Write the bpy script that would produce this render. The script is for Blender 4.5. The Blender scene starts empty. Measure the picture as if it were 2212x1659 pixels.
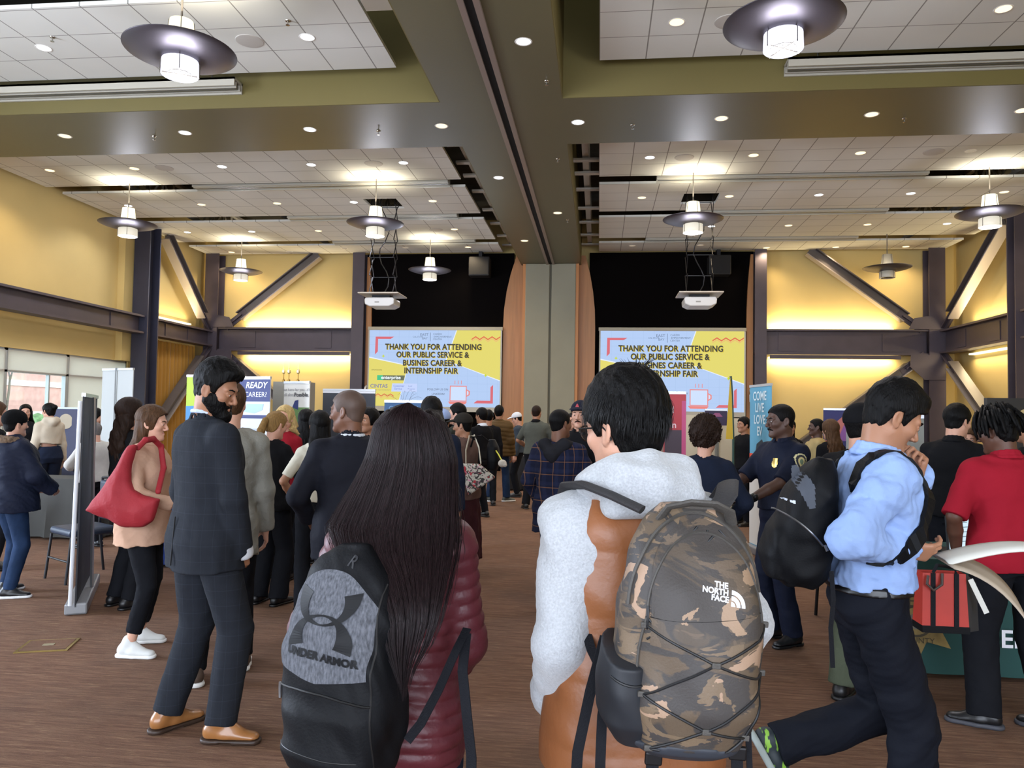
import bpy, math, random
import numpy as np
from mathutils import Vector, Matrix, Euler, noise
from mathutils.bvhtree import BVHTree
random.seed(7)
SC = bpy.context.scene
COL = SC.collection

# ------------------------------------------------------------------ camera
def cam_matrix(yaw, pitch, roll, loc):
    fwd = Vector((-math.sin(yaw)*math.cos(pitch), math.cos(yaw)*math.cos(pitch), math.sin(pitch)))
    right = Vector((math.cos(yaw), math.sin(yaw), 0)); up = right.cross(fwd)
    r2 = right*math.cos(roll)+up*math.sin(roll); u2 = up*math.cos(roll)-right*math.sin(roll)
    m = Matrix((r2, u2, -fwd)).transposed().to_4x4(); m.translation = loc
    return m
cam_d = bpy.data.cameras.new('camera'); cam = bpy.data.objects.new('camera', cam_d); COL.objects.link(cam)
cam_d.sensor_width = 36; cam_d.lens = 1656.58/2212*36; cam_d.clip_start = .05; cam_d.clip_end = 300
cam.matrix_world = cam_matrix(0.11268, 0.0415, 0.01623, (0, 0, 1.6))
SC.camera = cam

# ------------------------------------------------------------------ colour management, world
SC.view_settings.view_transform = 'Standard'; SC.view_settings.look = 'None'
SC.view_settings.gamma = 1; SC.view_settings.use_curve_mapping = False
SC.view_settings.exposure = 0.3
SC.cycles.max_bounces = 6; SC.cycles.diffuse_bounces = 4; SC.cycles.glossy_bounces = 3; SC.cycles.transparent_max_bounces = 8
SC.cycles.caustics_reflective = False; SC.cycles.caustics_refractive = False
SC.cycles.use_denoising = True
SC.cycles.sample_clamp_indirect = 4.0
def S(h, a=1.0):
    h = h.lstrip('#'); c = [int(h[i:i+2], 16)/255 for i in (0, 2, 4)]
    return tuple(((x+.055)/1.055)**2.4 if x > .04045 else x/12.92 for x in c)+(a,)
W = bpy.data.worlds.new('sky'); SC.world = W; W.use_nodes = True
nt = W.node_tree; bg = nt.nodes['Background']; bg.inputs[0].default_value = S('dfe9f5'); bg.inputs[1].default_value = 5.0

def area(name, loc, size, rot, energy, color=(1, 1, 1), spread=math.pi):
    l = bpy.data.lights.new(name, 'AREA'); l.shape = 'RECTANGLE'; l.size, l.size_y = size; l.energy = energy; l.color = color; l.spread = spread
    o = bpy.data.objects.new(name, l); o.location = loc; o.rotation_euler = rot; COL.objects.link(o); o['kind'] = 'helper'; return o
PI = math.pi
# daylight through the long window wall on the left, and through the windows behind the photographer
area('window_daylight_left', (-11.6, 4.0, 1.7), (18.0, 2.6), (0, -PI/2, 0), 3200, S('dbe8ff')[:3])
area('window_daylight_back', (-1.4, -5.6, 2.6), (16.0, 4.2), (PI/2, 0, 0), 750, S('e2ebff')[:3])
LAMP = {'down': 100, 'up': 75, 'low': 110, 'cove': 48}

# ------------------------------------------------------------------ materials
MATS = {}
def mat(name, col, rough=.6, metal=0.0, bump=None, vary=None, emit=None, spec=.5, sheen=0, trans=0, sss=0, coat=0):
    """bump=(scale,strength[,stretch]); vary=(scale, amount 0..1[,stretch]) darkens/lightens the base with noise."""
    if name in MATS: return MATS[name]
    m = bpy.data.materials.new(name); m.use_nodes = True; n = m.node_tree; N = n.nodes; L = n.links
    b = N['Principled BSDF']; c = S(col) if isinstance(col, str) else tuple(col)
    b.inputs['Base Color'].default_value = c; b.inputs['Roughness'].default_value = rough; b.inputs['Metallic'].default_value = metal
    b.inputs['Specular IOR Level'].default_value = spec
    if sheen: b.inputs['Sheen Weight'].default_value = sheen
    if trans: b.inputs['Transmission Weight'].default_value = trans
    if coat: b.inputs['Coat Weight'].default_value = coat
    if sss:
        b.inputs['Subsurface Weight'].default_value = sss; b.inputs['Subsurface Scale'].default_value = .01
        b.inputs['Subsurface Radius'].default_value = (1, .4, .2)
    if emit:
        b.inputs['Emission Color'].default_value = S(emit[0]) if isinstance(emit[0], str) else emit[0]; b.inputs['Emission Strength'].default_value = emit[1]
    def nz(scale, stretch, detail=4):
        tc = N.new('ShaderNodeTexCoord'); mp = N.new('ShaderNodeMapping'); mp.inputs['Scale'].default_value = stretch
        t = N.new('ShaderNodeTexNoise'); t.inputs['Scale'].default_value = scale; t.inputs['Detail'].default_value = detail
        L.new(tc.outputs['Object'], mp.inputs[0]); L.new(mp.outputs[0], t.inputs[0]); return t
    if vary:
        t = nz(vary[0], vary[2] if len(vary) > 2 else (1, 1, 1))
        r = N.new('ShaderNodeValToRGB'); a = vary[1]
        r.color_ramp.elements[0].position = .3; r.color_ramp.elements[1].position = .7
        r.color_ramp.elements[0].color = tuple(x*(1-a) for x in c[:3])+(1,)
        r.color_ramp.elements[1].color = tuple(min(1, x*(1+a)) for x in c[:3])+(1,)
        L.new(t.outputs[0], r.inputs[0]); L.new(r.outputs[0], b.inputs['Base Color'])
    if bump:
        t = nz(bump[0], bump[2] if len(bump) > 2 else (1, 1, 1), 5)
        bp = N.new('ShaderNodeBump'); bp.inputs['Strength'].default_value = bump[1]; bp.inputs['Distance'].default_value = .01
        L.new(t.outputs[0], bp.inputs['Height']); L.new(bp.outputs[0], b.inputs['Normal'])
    MATS[name] = m
    return m
def nodes(m): return m.node_tree.nodes, m.node_tree.links, m.node_tree.nodes['Principled BSDF']
def glow(name, col, strength): return mat(name, '000000', emit=(col, strength), spec=0)

# ------------------------------------------------------------------ mesh helpers
class MB:
    def __init__(s): s.v = []; s.f = []
    def add(s, vs, fs):
        k = len(s.v); s.v += [tuple(v) for v in vs]; s.f += [tuple(i+k for i in f) for f in fs]; return s
    def box(s, x0, x1, y0, y1, z0, z1, m=None):
        vs = [(x, y, z) for z in (z0, z1) for y in (y0, y1) for x in (x0, x1)]
        if m is not None: vs = [m @ Vector(v) for v in vs]
        return s.add(vs, [(0, 2, 3, 1), (4, 5, 7, 6), (0, 1, 5, 4), (2, 6, 7, 3), (0, 4, 6, 2), (1, 3, 7, 5)])
    def poly(s, pts, ext):
        """extrude a polygon (3-D points) by vector ext"""
        n = len(pts); e = Vector(ext); P = [Vector(p) for p in pts]
        return s.add(P+[p+e for p in P], [tuple(range(n))[::-1], tuple(range(n, 2*n))]+[(i, (i+1) % n, n+(i+1) % n, n+i) for i in range(n)])
    def tube(s, pts, r, n=8, cap=True, flat=None):
        """pts polyline; r radius or list; flat=(w,h) makes a ribbon section instead"""
        P = [Vector(p) for p in pts]; R = r if isinstance(r, (list, tuple)) else [r]*len(P)
        vs = []; up = None
        for i, p in enumerate(P):
            d = (P[min(i+1, len(P)-1)]-P[max(i-1, 0)]).normalized()
            if up is None: up = Vector((0, 0, 1)) if abs(d.z) < .9 else Vector((1, 0, 0))
            a = d.cross(up).normalized(); b = a.cross(d).normalized(); up = b
            for k in range(n):
                t = 2*PI*k/n; fa, fb = (1, 1) if flat is None else flat
                vs.append(p+a*(math.cos(t)*R[i]*fa)+b*(math.sin(t)*R[i]*fb))
        fs = [(i*n+k, i*n+(k+1) % n, (i+1)*n+(k+1) % n, (i+1)*n+k) for i in range(len(P)-1) for k in range(n)]
        if cap: fs += [tuple(range(n))[::-1], tuple((len(P)-1)*n+k for k in range(n))]
        return s.add(vs, fs)
    def bar(s, a, b, w, h, up=(0, 0, 1)):
        """rectangular bar from a to b; w across, h along up-ish"""
        a = Vector(a); b = Vector(b); d = (b-a).normalized(); x = d.cross(Vector(up)).normalized()*w/2; y = x.normalized().cross(d)*h/2
        vs = [a-x-y, a+x-y, a+x+y, a-x+y, b-x-y, b+x-y, b+x+y, b-x+y]
        return s.add(vs, [(3, 2, 1, 0), (4, 5, 6, 7), (0, 1, 5, 4), (1, 2, 6, 5), (2, 3, 7, 6), (3, 0, 4, 7)])
    def lathe(s, prof, n=32, c=(0, 0, 0)):
        vs = [(c[0]+r*math.cos(2*PI*k/n), c[1]+r*math.sin(2*PI*k/n), c[2]+z) for r, z in prof for k in range(n)]
        return s.add(vs, [(i*n+k, i*n+(k+1) % n, (i+1)*n+(k+1) % n, (i+1)*n+k) for i in range(len(prof)-1) for k in range(n)])
    def cyl(s, c, r, z0, z1, n=24):
        return s.lathe([(0.0001, z0), (r, z0), (r, z1), (.0001, z1)], n, (c[0], c[1], 0))
    def build(s, name, m, parent=None, smooth=False, **kw):
        me = bpy.data.meshes.new(name); me.from_pydata(s.v, [], s.f); me.update()
        if smooth: me.shade_smooth()
        o = bpy.data.objects.new(name, me); COL.objects.link(o)
        if m: me.materials.append(m)
        if parent is not None:
            o.parent = parent; o.matrix_parent_inverse = parent.matrix_basis.inverted() if not kw.get('local') else Matrix()
        return o
def sm(o, ang=.6):
    """smooth by angle"""
    me = o.data; me.shade_smooth()
    try: me.set_sharp_from_angle(angle=ang)
    except Exception: pass
    return o
def bevel(o, w=.01, seg=2):
    b = o.modifiers.new('bevel', 'BEVEL'); b.width = w; b.segments = seg; b.limit_method = 'ANGLE'; return o
def tag(o, label=None, cat=None, group=None, kind=None):
    for k, v in (('label', label), ('category', cat), ('group', group), ('kind', kind)):
        if v: o[k] = v
    return o
def root(name, label, cat, loc=(0, 0, 0), rz=0, group=None):
    o = bpy.data.objects.new(name, None); COL.objects.link(o); o.location = loc; o.rotation_euler = (0, 0, rz)
    o.empty_display_size = .1
    return tag(o, label, cat, group)
def dup(o, parent=None):
    c = o.copy(); COL.objects.link(c); c.parent = parent
    for ch in o.children: dup(ch, c)
    return c
def clone(o, loc, label=None, rz=None, scale=None):
    kids = list(o.children); c = o.copy(); COL.objects.link(c); c.location = loc
    if rz is not None: c.rotation_euler = (0, 0, rz)
    if scale: c.scale = (scale,)*3
    if label: c['label'] = label
    for ch in kids: dup(ch, c)
    return c
def struct(mb, name, m, **kw):
    o = mb.build(name, m, **kw); o['kind'] = 'structure'; return o
FONTCACHE = {}
def text_mesh(body, size, weight=0.0, shear=0.0, spacing=1.0, align='CENTER', extr=0.0):
    c = bpy.data.curves.new('text', 'FONT'); c.body = body; c.size = size; c.offset = weight; c.shear = shear; c.space_character = spacing
    c.align_x = align; c.align_y = 'CENTER'; c.extrude = extr; c.resolution_u = 3
    o = bpy.data.objects.new('text', c); COL.objects.link(o)
    bpy.context.view_layer.update()
    me = bpy.data.meshes.new_from_object(o.evaluated_get(bpy.context.evaluated_depsgraph_get()))
    V = [tuple(v.co) for v in me.vertices]; F = [tuple(p.vertices) for p in me.polygons]
    bpy.data.objects.remove(o); bpy.data.curves.remove(c); bpy.data.meshes.remove(me)
    return V, F
def put_text(mb, body, size, org, ux, uy, **kw):
    V, F = text_mesh(body, size, **kw); o = Vector(org); ux = Vector(ux); uy = Vector(uy)
    n = ux.cross(uy)
    return mb.add([o+ux*v[0]+uy*v[1]+n*v[2] for v in V], F)
# ================================================================== ROOM
XL, XR, YF, YB = -12.1, 9.75, 22.35, -6.0
Z_BEAM, Z_PAN, Z_DECK = 5.97, 6.35, 7.4
# ---- carpet
M_carpet = mat('carpet', '6f4433', .95, spec=.15)
N, L, B = nodes(M_carpet)
tc = N.new('ShaderNodeTexCoord')
def streak(scale, sx, sy, lo, hi):
    mp = N.new('ShaderNodeMapping'); mp.inputs['Scale'].default_value = (sx, sy, 1); t = N.new('ShaderNodeTexNoise'); t.inputs['Scale'].default_value = scale
    t.inputs['Detail'].default_value = 5; t.inputs['Roughness'].default_value = .65
    r = N.new('ShaderNodeMapRange'); r.inputs['From Min'].default_value = lo; r.inputs['From Max'].default_value = hi
    L.new(tc.outputs['Object'], mp.inputs[0]); L.new(mp.outputs[0], t.inputs[0]); L.new(t.outputs[0], r.inputs[0]); return r.outputs[0]
r1 = N.new('ShaderNodeMix'); r1.data_type = 'RGBA'; r1.inputs[6].default_value = S('604436'); r1.inputs[7].default_value = S('7d5f4b')
L.new(streak(9, .35, 5, .35, .65), r1.inputs[0])
r2 = N.new('ShaderNodeMix'); r2.data_type = 'RGBA'; r2.inputs[7].default_value = S('ab8d6c')
L.new(r1.outputs[2], r2.inputs[6]); L.new(streak(16, .4, 7, .56, .78), r2.inputs[0])
r3 = N.new('ShaderNodeMix'); r3.data_type = 'RGBA'; r3.inputs[7].default_value = S('56483e')
mf = N.new('ShaderNodeMath'); mf.operation = 'MULTIPLY'; mf.inputs[1].default_value = .55
L.new(streak(.5, 1, 1, .45, .7), mf.inputs[0]); L.new(r2.outputs[2], r3.inputs[6]); L.new(mf.outputs[0], r3.inputs[0]); L.new(r3.outputs[2], B.inputs['Base Color'])
bp = N.new('ShaderNodeBump'); bp.inputs['Strength'].default_value = .5; bp.inputs['Distance'].default_value = .01
L.new(streak(60, .5, 3, .3, .7), bp.inputs['Height']); L.new(bp.outputs[0], B.inputs['Normal'])
struct(MB().box(XL-.2, XR+.2, YB-.2, YF+.2, -.1, 0), 'floor', M_carpet)
# ---- walls
M_yel = mat('yellow_paint', 'd2b877', .75, bump=(60, .05), vary=(.8, .05))
M_olive = mat('olive_paint', '5f593f', .42, bump=(50, .05), vary=(.6, .05), spec=.5)
M_olive2 = mat('olive_fascia_paint', '675c2e', .6, vary=(.6, .05))
M_dark = mat('dark_deck', '423f38', .9, vary=(2, .3))
wl = MB().box(XL-.2, XL, YB, YF, 2.84, Z_DECK).box(XL-.2, XL, YB, YF, 0, .35).box(XL-.2, XL, 18.55, YF, .35, 2.84).box(XL-.2, XL, YB, YB+1.2, .35, 2.84)
struct(wl, 'wall_left', M_yel)
struct(MB().box(XR, XR+.2, YB, YF, 0, Z_DECK), 'wall_right', M_yel)
struct(MB().box(XL-.2, XR+.2, YF, YF+.2, 0, Z_DECK), 'wall_far', M_yel)
struct(MB().box(XL, XR, YB-.2, YB, 0, .5).box(XL, XR, YB-.2, YB, 4.8, Z_DECK).box(XL, -9.6, YB-.2, YB, .5, 4.8).box(6.8, XR, YB-.2, YB, .5, 4.8), 'wall_back', M_yel)
struct(MB().box(XL, XL+.02, YB+.02, YF, 0, .1), 'baseboard_left', mat('baseboard', '3a332e', .6))
struct(MB().box(XR-.02, XR, YB+.02, YF, 0, .1), 'baseboard_right', mat('baseboard', '3a332e', .6))
struct(MB().box(XL-.2, XR+.2, YB-.2, YF+.2, Z_DECK, Z_DECK+.2), 'ceiling', M_dark)
# wall return beside the left steel column (the yellow pier where the window bay stops)
struct(MB().box(XL, XL+.18, 18.0, 18.5, 2.84, Z_DECK), 'trim_1', M_yel)
# ---- ceiling beams and panels
struct(MB().box(-2.25, -.55, YB, 22.0, Z_BEAM, Z_DECK), 'ceiling_beam_main', M_olive)
struct(MB().box(XL, -2.25, 10.38, 12.14, Z_BEAM, Z_DECK), 'ceiling_beam_left', M_olive)
struct(MB().box(-.55, XR, 10.38, 12.14, Z_BEAM, Z_DECK), 'ceiling_beam_right', M_olive)
# lighter olive fascia faces of the coffers
for nm, b in (('trim_2', (XL, -2.25, 10.365, 10.38, Z_BEAM+.002, Z_DECK)), ('trim_3', (-.55, XR, 10.365, 10.38, Z_BEAM+.002, Z_DECK)),
              ('trim_4', (-.55, -.535, YB, 10.365, Z_BEAM+.002, Z_DECK)), ('trim_5', (-2.265, -2.25, YB, 10.365, Z_BEAM+.002, Z_DECK)),
              ('trim_6', (-.55, -.535, 12.14, 22, Z_BEAM+.002, Z_DECK)), ('trim_7', (-2.265, -2.25, 12.14, 22, Z_BEAM+.002, Z_DECK))):
    struct(MB().box(*b), nm, M_olive2)
# movable partition track down the middle of the beam
tr = tag(MB().box(-1.53, -1.46, YB+.05, 22, Z_BEAM-.035, Z_BEAM).box(-1.36, -1.29, YB+.05, 22, Z_BEAM-.035, Z_BEAM).build('partition_track', mat('track_metal', '9a8a80', .45, .6)),
         'long twin-rail partition track running down the middle of the olive ceiling beam', 'track')
MB().box(-1.46, -1.36, YB+.05, 22, Z_BEAM-.008, Z_BEAM-.001).build('track_slot', mat('black_slot', '050505', .9), tr)
M_tile = mat('ceiling_tile', 'c9c4bb', .9, spec=.2)
N, L, B = nodes(M_tile)
tc = N.new('ShaderNodeTexCoord'); sp = N.new('ShaderNodeSeparateXYZ'); L.new(tc.outputs['Object'], sp.inputs[0])
def gridline(out, off, w):
    a = N.new('ShaderNodeMath'); a.operation = 'ADD'; a.inputs[1].default_value = off; L.new(out, a.inputs[0])
    m1 = N.new('ShaderNodeMath'); m1.operation = 'PINGPONG'; m1.inputs[1].default_value = .305; L.new(a.outputs[0], m1.inputs[0])
    c = N.new('ShaderNodeMath'); c.operation = 'LESS_THAN'; c.inputs[1].default_value = w; L.new(m1.outputs[0], c.inputs[0]); return c.outputs[0]
gx = gridline(sp.outputs[0], 61.04-.0, .008); gy = gridline(sp.outputs[1], 61.0-10.09, .006)
mx = N.new('ShaderNodeMath'); mx.operation = 'MAXIMUM'; L.new(gx, mx.inputs[0]); L.new(gy, mx.inputs[1])
tn = N.new('ShaderNodeTexNoise'); tn.inputs['Scale'].default_value = 1.2; L.new(tc.outputs['Object'], tn.inputs[0])
tm = N.new('ShaderNodeMix'); tm.data_type = 'RGBA'; tm.inputs[6].default_value = S('cfcec6'); tm.inputs[7].default_value = S('dcdad0'); L.new(tn.outputs[0], tm.inputs[0])
mm = N.new('ShaderNodeMix'); mm.data_type = 'RGBA'; mm.inputs[7].default_value = S('8a867e'); L.new(tm.outputs[2], mm.inputs[6]); L.new(mx.outputs[0], mm.inputs[0]); L.new(mm.outputs[2], B.inputs['Base Color'])
rows = [(13.0, 15.06), (15.57, 17.65), (18.17, 20.3), (20.86, 21.95)]
HOLES = {1: [(-5.25, -4.5, 16.35, 17.15), (1.75, 2.5, 16.33, 17.12)]}
def panel(x0, x1, y0, y1, holes=()):
    mb = MB(); t = .05
    xs = [x0]
    for h in sorted(holes):
        mb.box(xs[-1], h[0], y0, y1, Z_PAN, Z_PAN+t); mb.box(h[0], h[1], y0, h[2], Z_PAN, Z_PAN+t); mb.box(h[0], h[1], h[3], y1, Z_PAN, Z_PAN+t); xs.append(h[1])
    mb.box(xs[-1], x1, y0, y1, Z_PAN, Z_PAN+t)
    e = mb
    return struct(e, 'ceiling_panel', M_tile)
for y0, y1 in ((8.22, 10.09), (5.62, 7.72), (3.0, 5.1), (-5, 2.5)): panel(-11.85, -2.81, y0, y1); panel(-.04, 9.35, y0, y1)
for i, (y0, y1) in enumerate(rows):
    panel(-11.85, -2.81, y0, y1, [h for h in HOLES.get(i, []) if h[0] < -2]); panel(-.04, 9.35, y0, y1, [h for h in HOLES.get(i, []) if h[0] > 0])
# ---- recessed downlights
M_rim = mat('white_rim', 'e8e4dc', .5)
COOL, WARM, DIM = 'eef6ff', 'ffe2a8', 'c9b79c'
def downlight(x, y, z, kind, label):
    r = root('downlight', label, 'ceiling light', (x, y, z))
    MB().lathe([(.083, 0), (.098, -.006), (.104, 0)], 24).build('rim', M_rim, r, True, local=1)
    c, s = {'c': (COOL, 2.6), 'w': (WARM, 1.9), 'o': (DIM, .55)}[kind]
    MB().lathe([(.0005, .0), (.085, -.001)], 24).build('lens', glow('lens_'+kind, c, s), r, local=1)
    if kind != 'o':
        l = bpy.data.lights.new('downlight_beam', 'SPOT'); l.energy = LAMP['down']; l.spot_size = 2.4; l.spot_blend = .6; l.shadow_soft_size = .08
        l.color = S('f3f4ff')[:3] if kind == 'c' else S('ffe6be')[:3]
        o = bpy.data.objects.new('downlight_beam', l); o.location = (x, y, z-.02); COL.objects.link(o); o['kind'] = 'helper'
    return r
ordn = ['first', 'second', 'third', 'fourth', 'fifth']
for i, (y, ks) in enumerate(((14.0, 'wwccc cwwo'), (16.58, 'cwwcw wwccw'), (19.17, 'ccw w cwwcw'), (21.6, 'wooowoowww'))):
    rowname = ['nearest', 'second', 'third', 'farthest'][i]
    ks = ks.replace(' ', '') if i in (0, 1) else ks
    xs = [-10.95, -9.15, -7.33, -5.53, -3.72, .88, 2.72, 4.56, 6.4, 8.22]
    for j, x in enumerate(xs):
        k = (ks+'w'*10)[j]
        if k == ' ' or (i == 0 and j == 9): continue
        side = 'left' if j < 5 else 'right'; jj = j % 5
        yy = y if i < 3 else (21.65 if j in (0, 1, 7, 8, 9) else 21.25)
        downlight(x, yy, Z_PAN, k, f"{ordn[jj]} downlight from the left in the {rowname} far {side} tile panel" if i else f"{ordn[jj]} downlight from the left in the {side} tile panel just past the cross beam")
for x, k in ((-7.33, 'c'), (-3.72, 'c'), (.88, 'w'), (2.72, 'c'), (4.56, 'w')):
    downlight(x, 9.17, Z_PAN, k, {-7.33: 'cool white downlight at the left end of the large near-left tile panel', -3.72: 'cool white downlight near the right edge of the large near-left tile panel',
        .88: 'warm downlight near the left edge of the near-right tile panel', 2.72: 'bright downlight peeking out beside the big near-right pendant dish', 4.56: 'warm downlight in the top right corner of the near-right tile panel'}[x])
for j, (x, k) in enumerate(((-8.56, 'w'), (-6.52, 'c'), (-4.48, 'c'), (-2.41, 'w'), (-.35, 'c'), (1.73, 'w'), (3.82, 'w'), (5.83, 'w'))):
    downlight(x, 11.25, Z_BEAM, k, f"{['leftmost','second','third','fourth','fifth','sixth','seventh','rightmost'][j]} recessed downlight {'from the left ' if 0<j<7 else ''}in the olive cross beam")
for x, y, k, lb in ((-.92, 8.74, 'c', 'large bright downlight in the near part of the olive main beam'), (-1.87, 13.81, 'c', 'cool downlight left of the track in the olive main beam just past the cross beam'),
                    (-.92, 16.31, 'w', 'warm downlight right of the track in the olive main beam'), (-1.88, 18.88, 'w', 'farthest downlight in the olive main beam, near the folding wall')):
    downlight(x, y, Z_BEAM, k, lb)
# ---- ceiling speakers and sprinklers
M_spk = mat('speaker_grille', 'b7b1a8', .8)
for x, y, lb in ((-4.3, 14.0, 'round speaker grille in the left tile panel past the cross beam, near its right end'), (-8.52, 14.0, 'round speaker grille at the left part of the left tile panel past the cross beam'), (1.5, 14.03, 'round speaker grille near the left end of the right tile panel past the cross beam'),
                 (5.8, 14.02, 'round speaker grille toward the right of the right tile panel past the cross beam'), (-4.5, 9.2, 'round speaker grille in the near-left tile panel'), (1.5, 9.2, 'round speaker grille in the near-right tile panel left of the pendant'),
                 (-4.2, 19.2, 'small round speaker grille in the third far-left tile panel')):
    o = tag(sm(MB().lathe([(.0005, -.012), (.14, -.012), (.17, -.008), (.175, 0)], 32, (x, y, Z_PAN)).build('ceiling_speaker', M_spk)), lb, 'speaker')
sp0 = MB().lathe([(.035, 0), (.03, -.01), (.008, -.015), (.008, -.05), (.025, -.055), (.025, -.058), (.001, -.06)], 12)
for k, (x, y, z, lb) in enumerate(((-.72, 9.81, Z_BEAM, 'main beam near side'), (-.73, 12.84, Z_BEAM, 'main beam just past the cross beam'), (.46, 11.41, Z_BEAM, 'cross beam, right of the main beam'), (4.33, 11.43, Z_BEAM, 'far right of the cross beam'),
        (-3.43, 11.38, Z_BEAM, 'cross beam, left of the main beam'), (-7.1, 11.35, Z_BEAM, 'far left of the cross beam'), (-7.0, 8.9, Z_PAN, 'left of the near-left tile panel'), (-3.8, 8.75, Z_PAN, 'right of the near-left tile panel'), (-.73, 16.9, Z_BEAM, 'main beam halfway to the folding wall'))):
    m = MB(); m.add([(v[0]+x, v[1]+y, v[2]+z) for v in sp0.v], sp0.f)
    tag(sm(m.build('sprinkler', mat('chrome', 'b8b4ac', .25, 1))), 'small chrome fire sprinkler on the '+lb, 'sprinkler')
# ---- linear air diffusers (aluminium channels in the gaps between panels)
M_alu = mat('pale_aluminium', 'b9b4a6', .4, .3); M_al2 = mat('grey_aluminium', '77746a', .4, .6)
def channel(x0, x1, y, z, lb):
    r = root('air_diffuser', lb, 'air vent', ((x0+x1)/2, y, z))
    MB().box(x0, x1, y-.13, y+.13, z+.12, z+.15).box(x0, x1, y+.1, y+.13, z, z+.15).box(x0, x1, y-.13, y-.10, z+.03, z+.15).build('housing', M_alu, r)
    MB().box(x0+.02, x1-.02, y-.02, y+.02, z+.02, z+.08).build('blade', M_al2, r); MB().tube([(x0+.4, y, z+.14), (x0+.4, y, Z_DECK)], .01, 6).build('hanger', M_al2, r); MB().tube([(x1-.4, y, z+.14), (x1-.4, y, Z_DECK)], .01, 6).build('hanger', M_al2, r)
    MB().box(x0, x1, y-.07, y-.05, z+.02, z+.1).box(x0, x1, y+.05, y+.07, z+.02, z+.1).build('blade', M_alu, r)
channel(-11.8, -5.15, 10.23, 6.16, 'long pale metal air diffuser beyond the near-left tile panel'); channel(2.4, 9.3, 10.23, 6.16, 'long pale metal air diffuser beyond the near-right tile panel')
for x0, x1, y, lb in ((-8.6, -3.1, 15.3, 'first gap past the cross beam on the left'), (-7.6, -3.4, 17.9, 'second gap on the left'), (-7.4, -3.4, 20.55, 'third gap on the left'), (1.1, 6.2, 15.3, 'first gap past the cross beam on the right'), (2.2, 6.4, 17.9, 'second gap on the right'), (1.2, 6.6, 20.55, 'third gap on the right')):
    channel(x0, x1, y, 6.3, 'metal linear air diffuser in the '+lb)
# ---- roof trusses, ducts seen through the gaps
M_joist = mat('grey_joist_steel', 'b0aa9e', .6, .2)
def truss(x, y0, y1, lb):
    r = root('roof_truss', lb, 'truss', (x, (y0+y1)/2, 6.6))
    MB().box(x-.06, x+.06, y0, y1, 6.55, 6.62).build('bottom_chord', M_joist, r); MB().box(x-.06, x+.06, y0, y1, 7.18, 7.25).build('top_chord', M_joist, r)
    w = MB(); y = y0; k = 0
    while y < y1-.5:
        w.bar((x, y, 6.62 if k % 2 else 7.18), (x, y+.5, 7.18 if k % 2 else 6.62), .03, .05); w.box(x-.02, x+.02, y-.02, y+.02, 6.62, 7.18); y += .5; k += 1
    w.build('web', M_joist, r)
truss(-.3, 12.2, 22, 'grey open-web roof truss seen in the gap right of the main beam'); truss(-2.55, 12.2, 22, 'grey open-web roof truss seen in the gap left of the main beam')
for x in (-10.5, -8.0, -5.5, 3.0, 5.6, 8.2): truss(x, 12.2, 22, 'grey open-web roof truss above the tile panels, at '+{-10.5: 'the far left', -8.0: 'the left', -5.5: 'the centre left', 3.0: 'the centre right', 5.6: 'the right', 8.2: 'the far right'}[x])
cb = MB()
for y in (12.6, 13.5, 14.5, 15.3, 16.4, 17.9, 19.2, 20.55, 21.7):
    for x0, x1 in ((-2.8, -2.27), (-.53, 0)): cb.box(x0, x1, y-.07, y+.07, 6.48, 6.52)
tag(cb.build('hanger_bracket', M_joist), 'grey cross brackets bridging the open gaps beside the main beam', 'bracket', kind='stuff')
tag(MB().box(-2.78, -2.42, 8.38, 8.62, Z_PAN, Z_PAN+.12).box(-2.62, -2.58, 8.48, 8.52, Z_PAN+.12, Z_DECK).build('air_vent', M_alu), 'small pale metal vent box in the gap beside the near-left tile panel', 'air vent')
M_duct = mat('galvanised_duct', '9c9a92', .35, .8)
for x0, x1, y, lb in ((-11.5, -7.0, 15.55, 'silver duct above the first gap on the left'), (6.3, 9.6, 15.55, 'silver duct above the first gap on the right'), (5.2, 9.6, 18.15, 'silver duct above the second gap on the right'), (-11.5, -7.7, 18.15, 'silver duct above the second gap on the left')):
    tag(sm(MB().tube([(x0, y, 6.85), (x1, y, 6.85)], .2, 20).build('air_duct', M_duct)), lb, 'duct')
# ---- steel frame
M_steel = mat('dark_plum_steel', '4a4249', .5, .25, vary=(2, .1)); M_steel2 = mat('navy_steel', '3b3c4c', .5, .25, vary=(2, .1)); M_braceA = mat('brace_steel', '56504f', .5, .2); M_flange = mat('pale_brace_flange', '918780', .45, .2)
def hcol(x, y, w, d, z0, z1, lb, m=None, axis='x'):
    """H column: flanges perpendicular to axis"""
    r = root('steel_column', lb, 'steel column', (x, y, z0)); t = .035
    if axis == 'x':
        MB().box(x-w/2, x-w/2+t, y-d/2, y+d/2, z0, z1).build('flange', m or M_steel, r); MB().box(x+w/2-t, x+w/2, y-d/2, y+d/2, z0, z1).build('flange', m or M_steel, r)
        MB().box(x-w/2+t, x+w/2-t, y-.02, y+.02, z0, z1).build('web', m or M_steel, r)
    else:
        MB().box(x-w/2, x+w/2, y-d/2, y-d/2+t, z0, z1).build('flange', m or M_steel, r); MB().box(x-w/2, x+w/2, y+d/2-t, y+d/2, z0, z1).build('flange', m or M_steel, r)
        MB().box(x-.02, x+.02, y-d/2+t, y+d/2-t, z0, z1).build('web', m or M_steel, r)
    return r
hcol(-11.68, 18.58, .42, .5, 0, Z_PAN, 'tall dark navy steel column standing in front of the left wall', M_steel2, 'y')
hcol(-11.62, 22.0, .42, .42, 0, Z_PAN, 'dark steel corner column where the left and far walls meet', axis='y')
hcol(-7.08, 22.0, .36, .36, 0, Z_PAN, 'dark steel column at the left edge of the left screen bay', axis='y')
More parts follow.
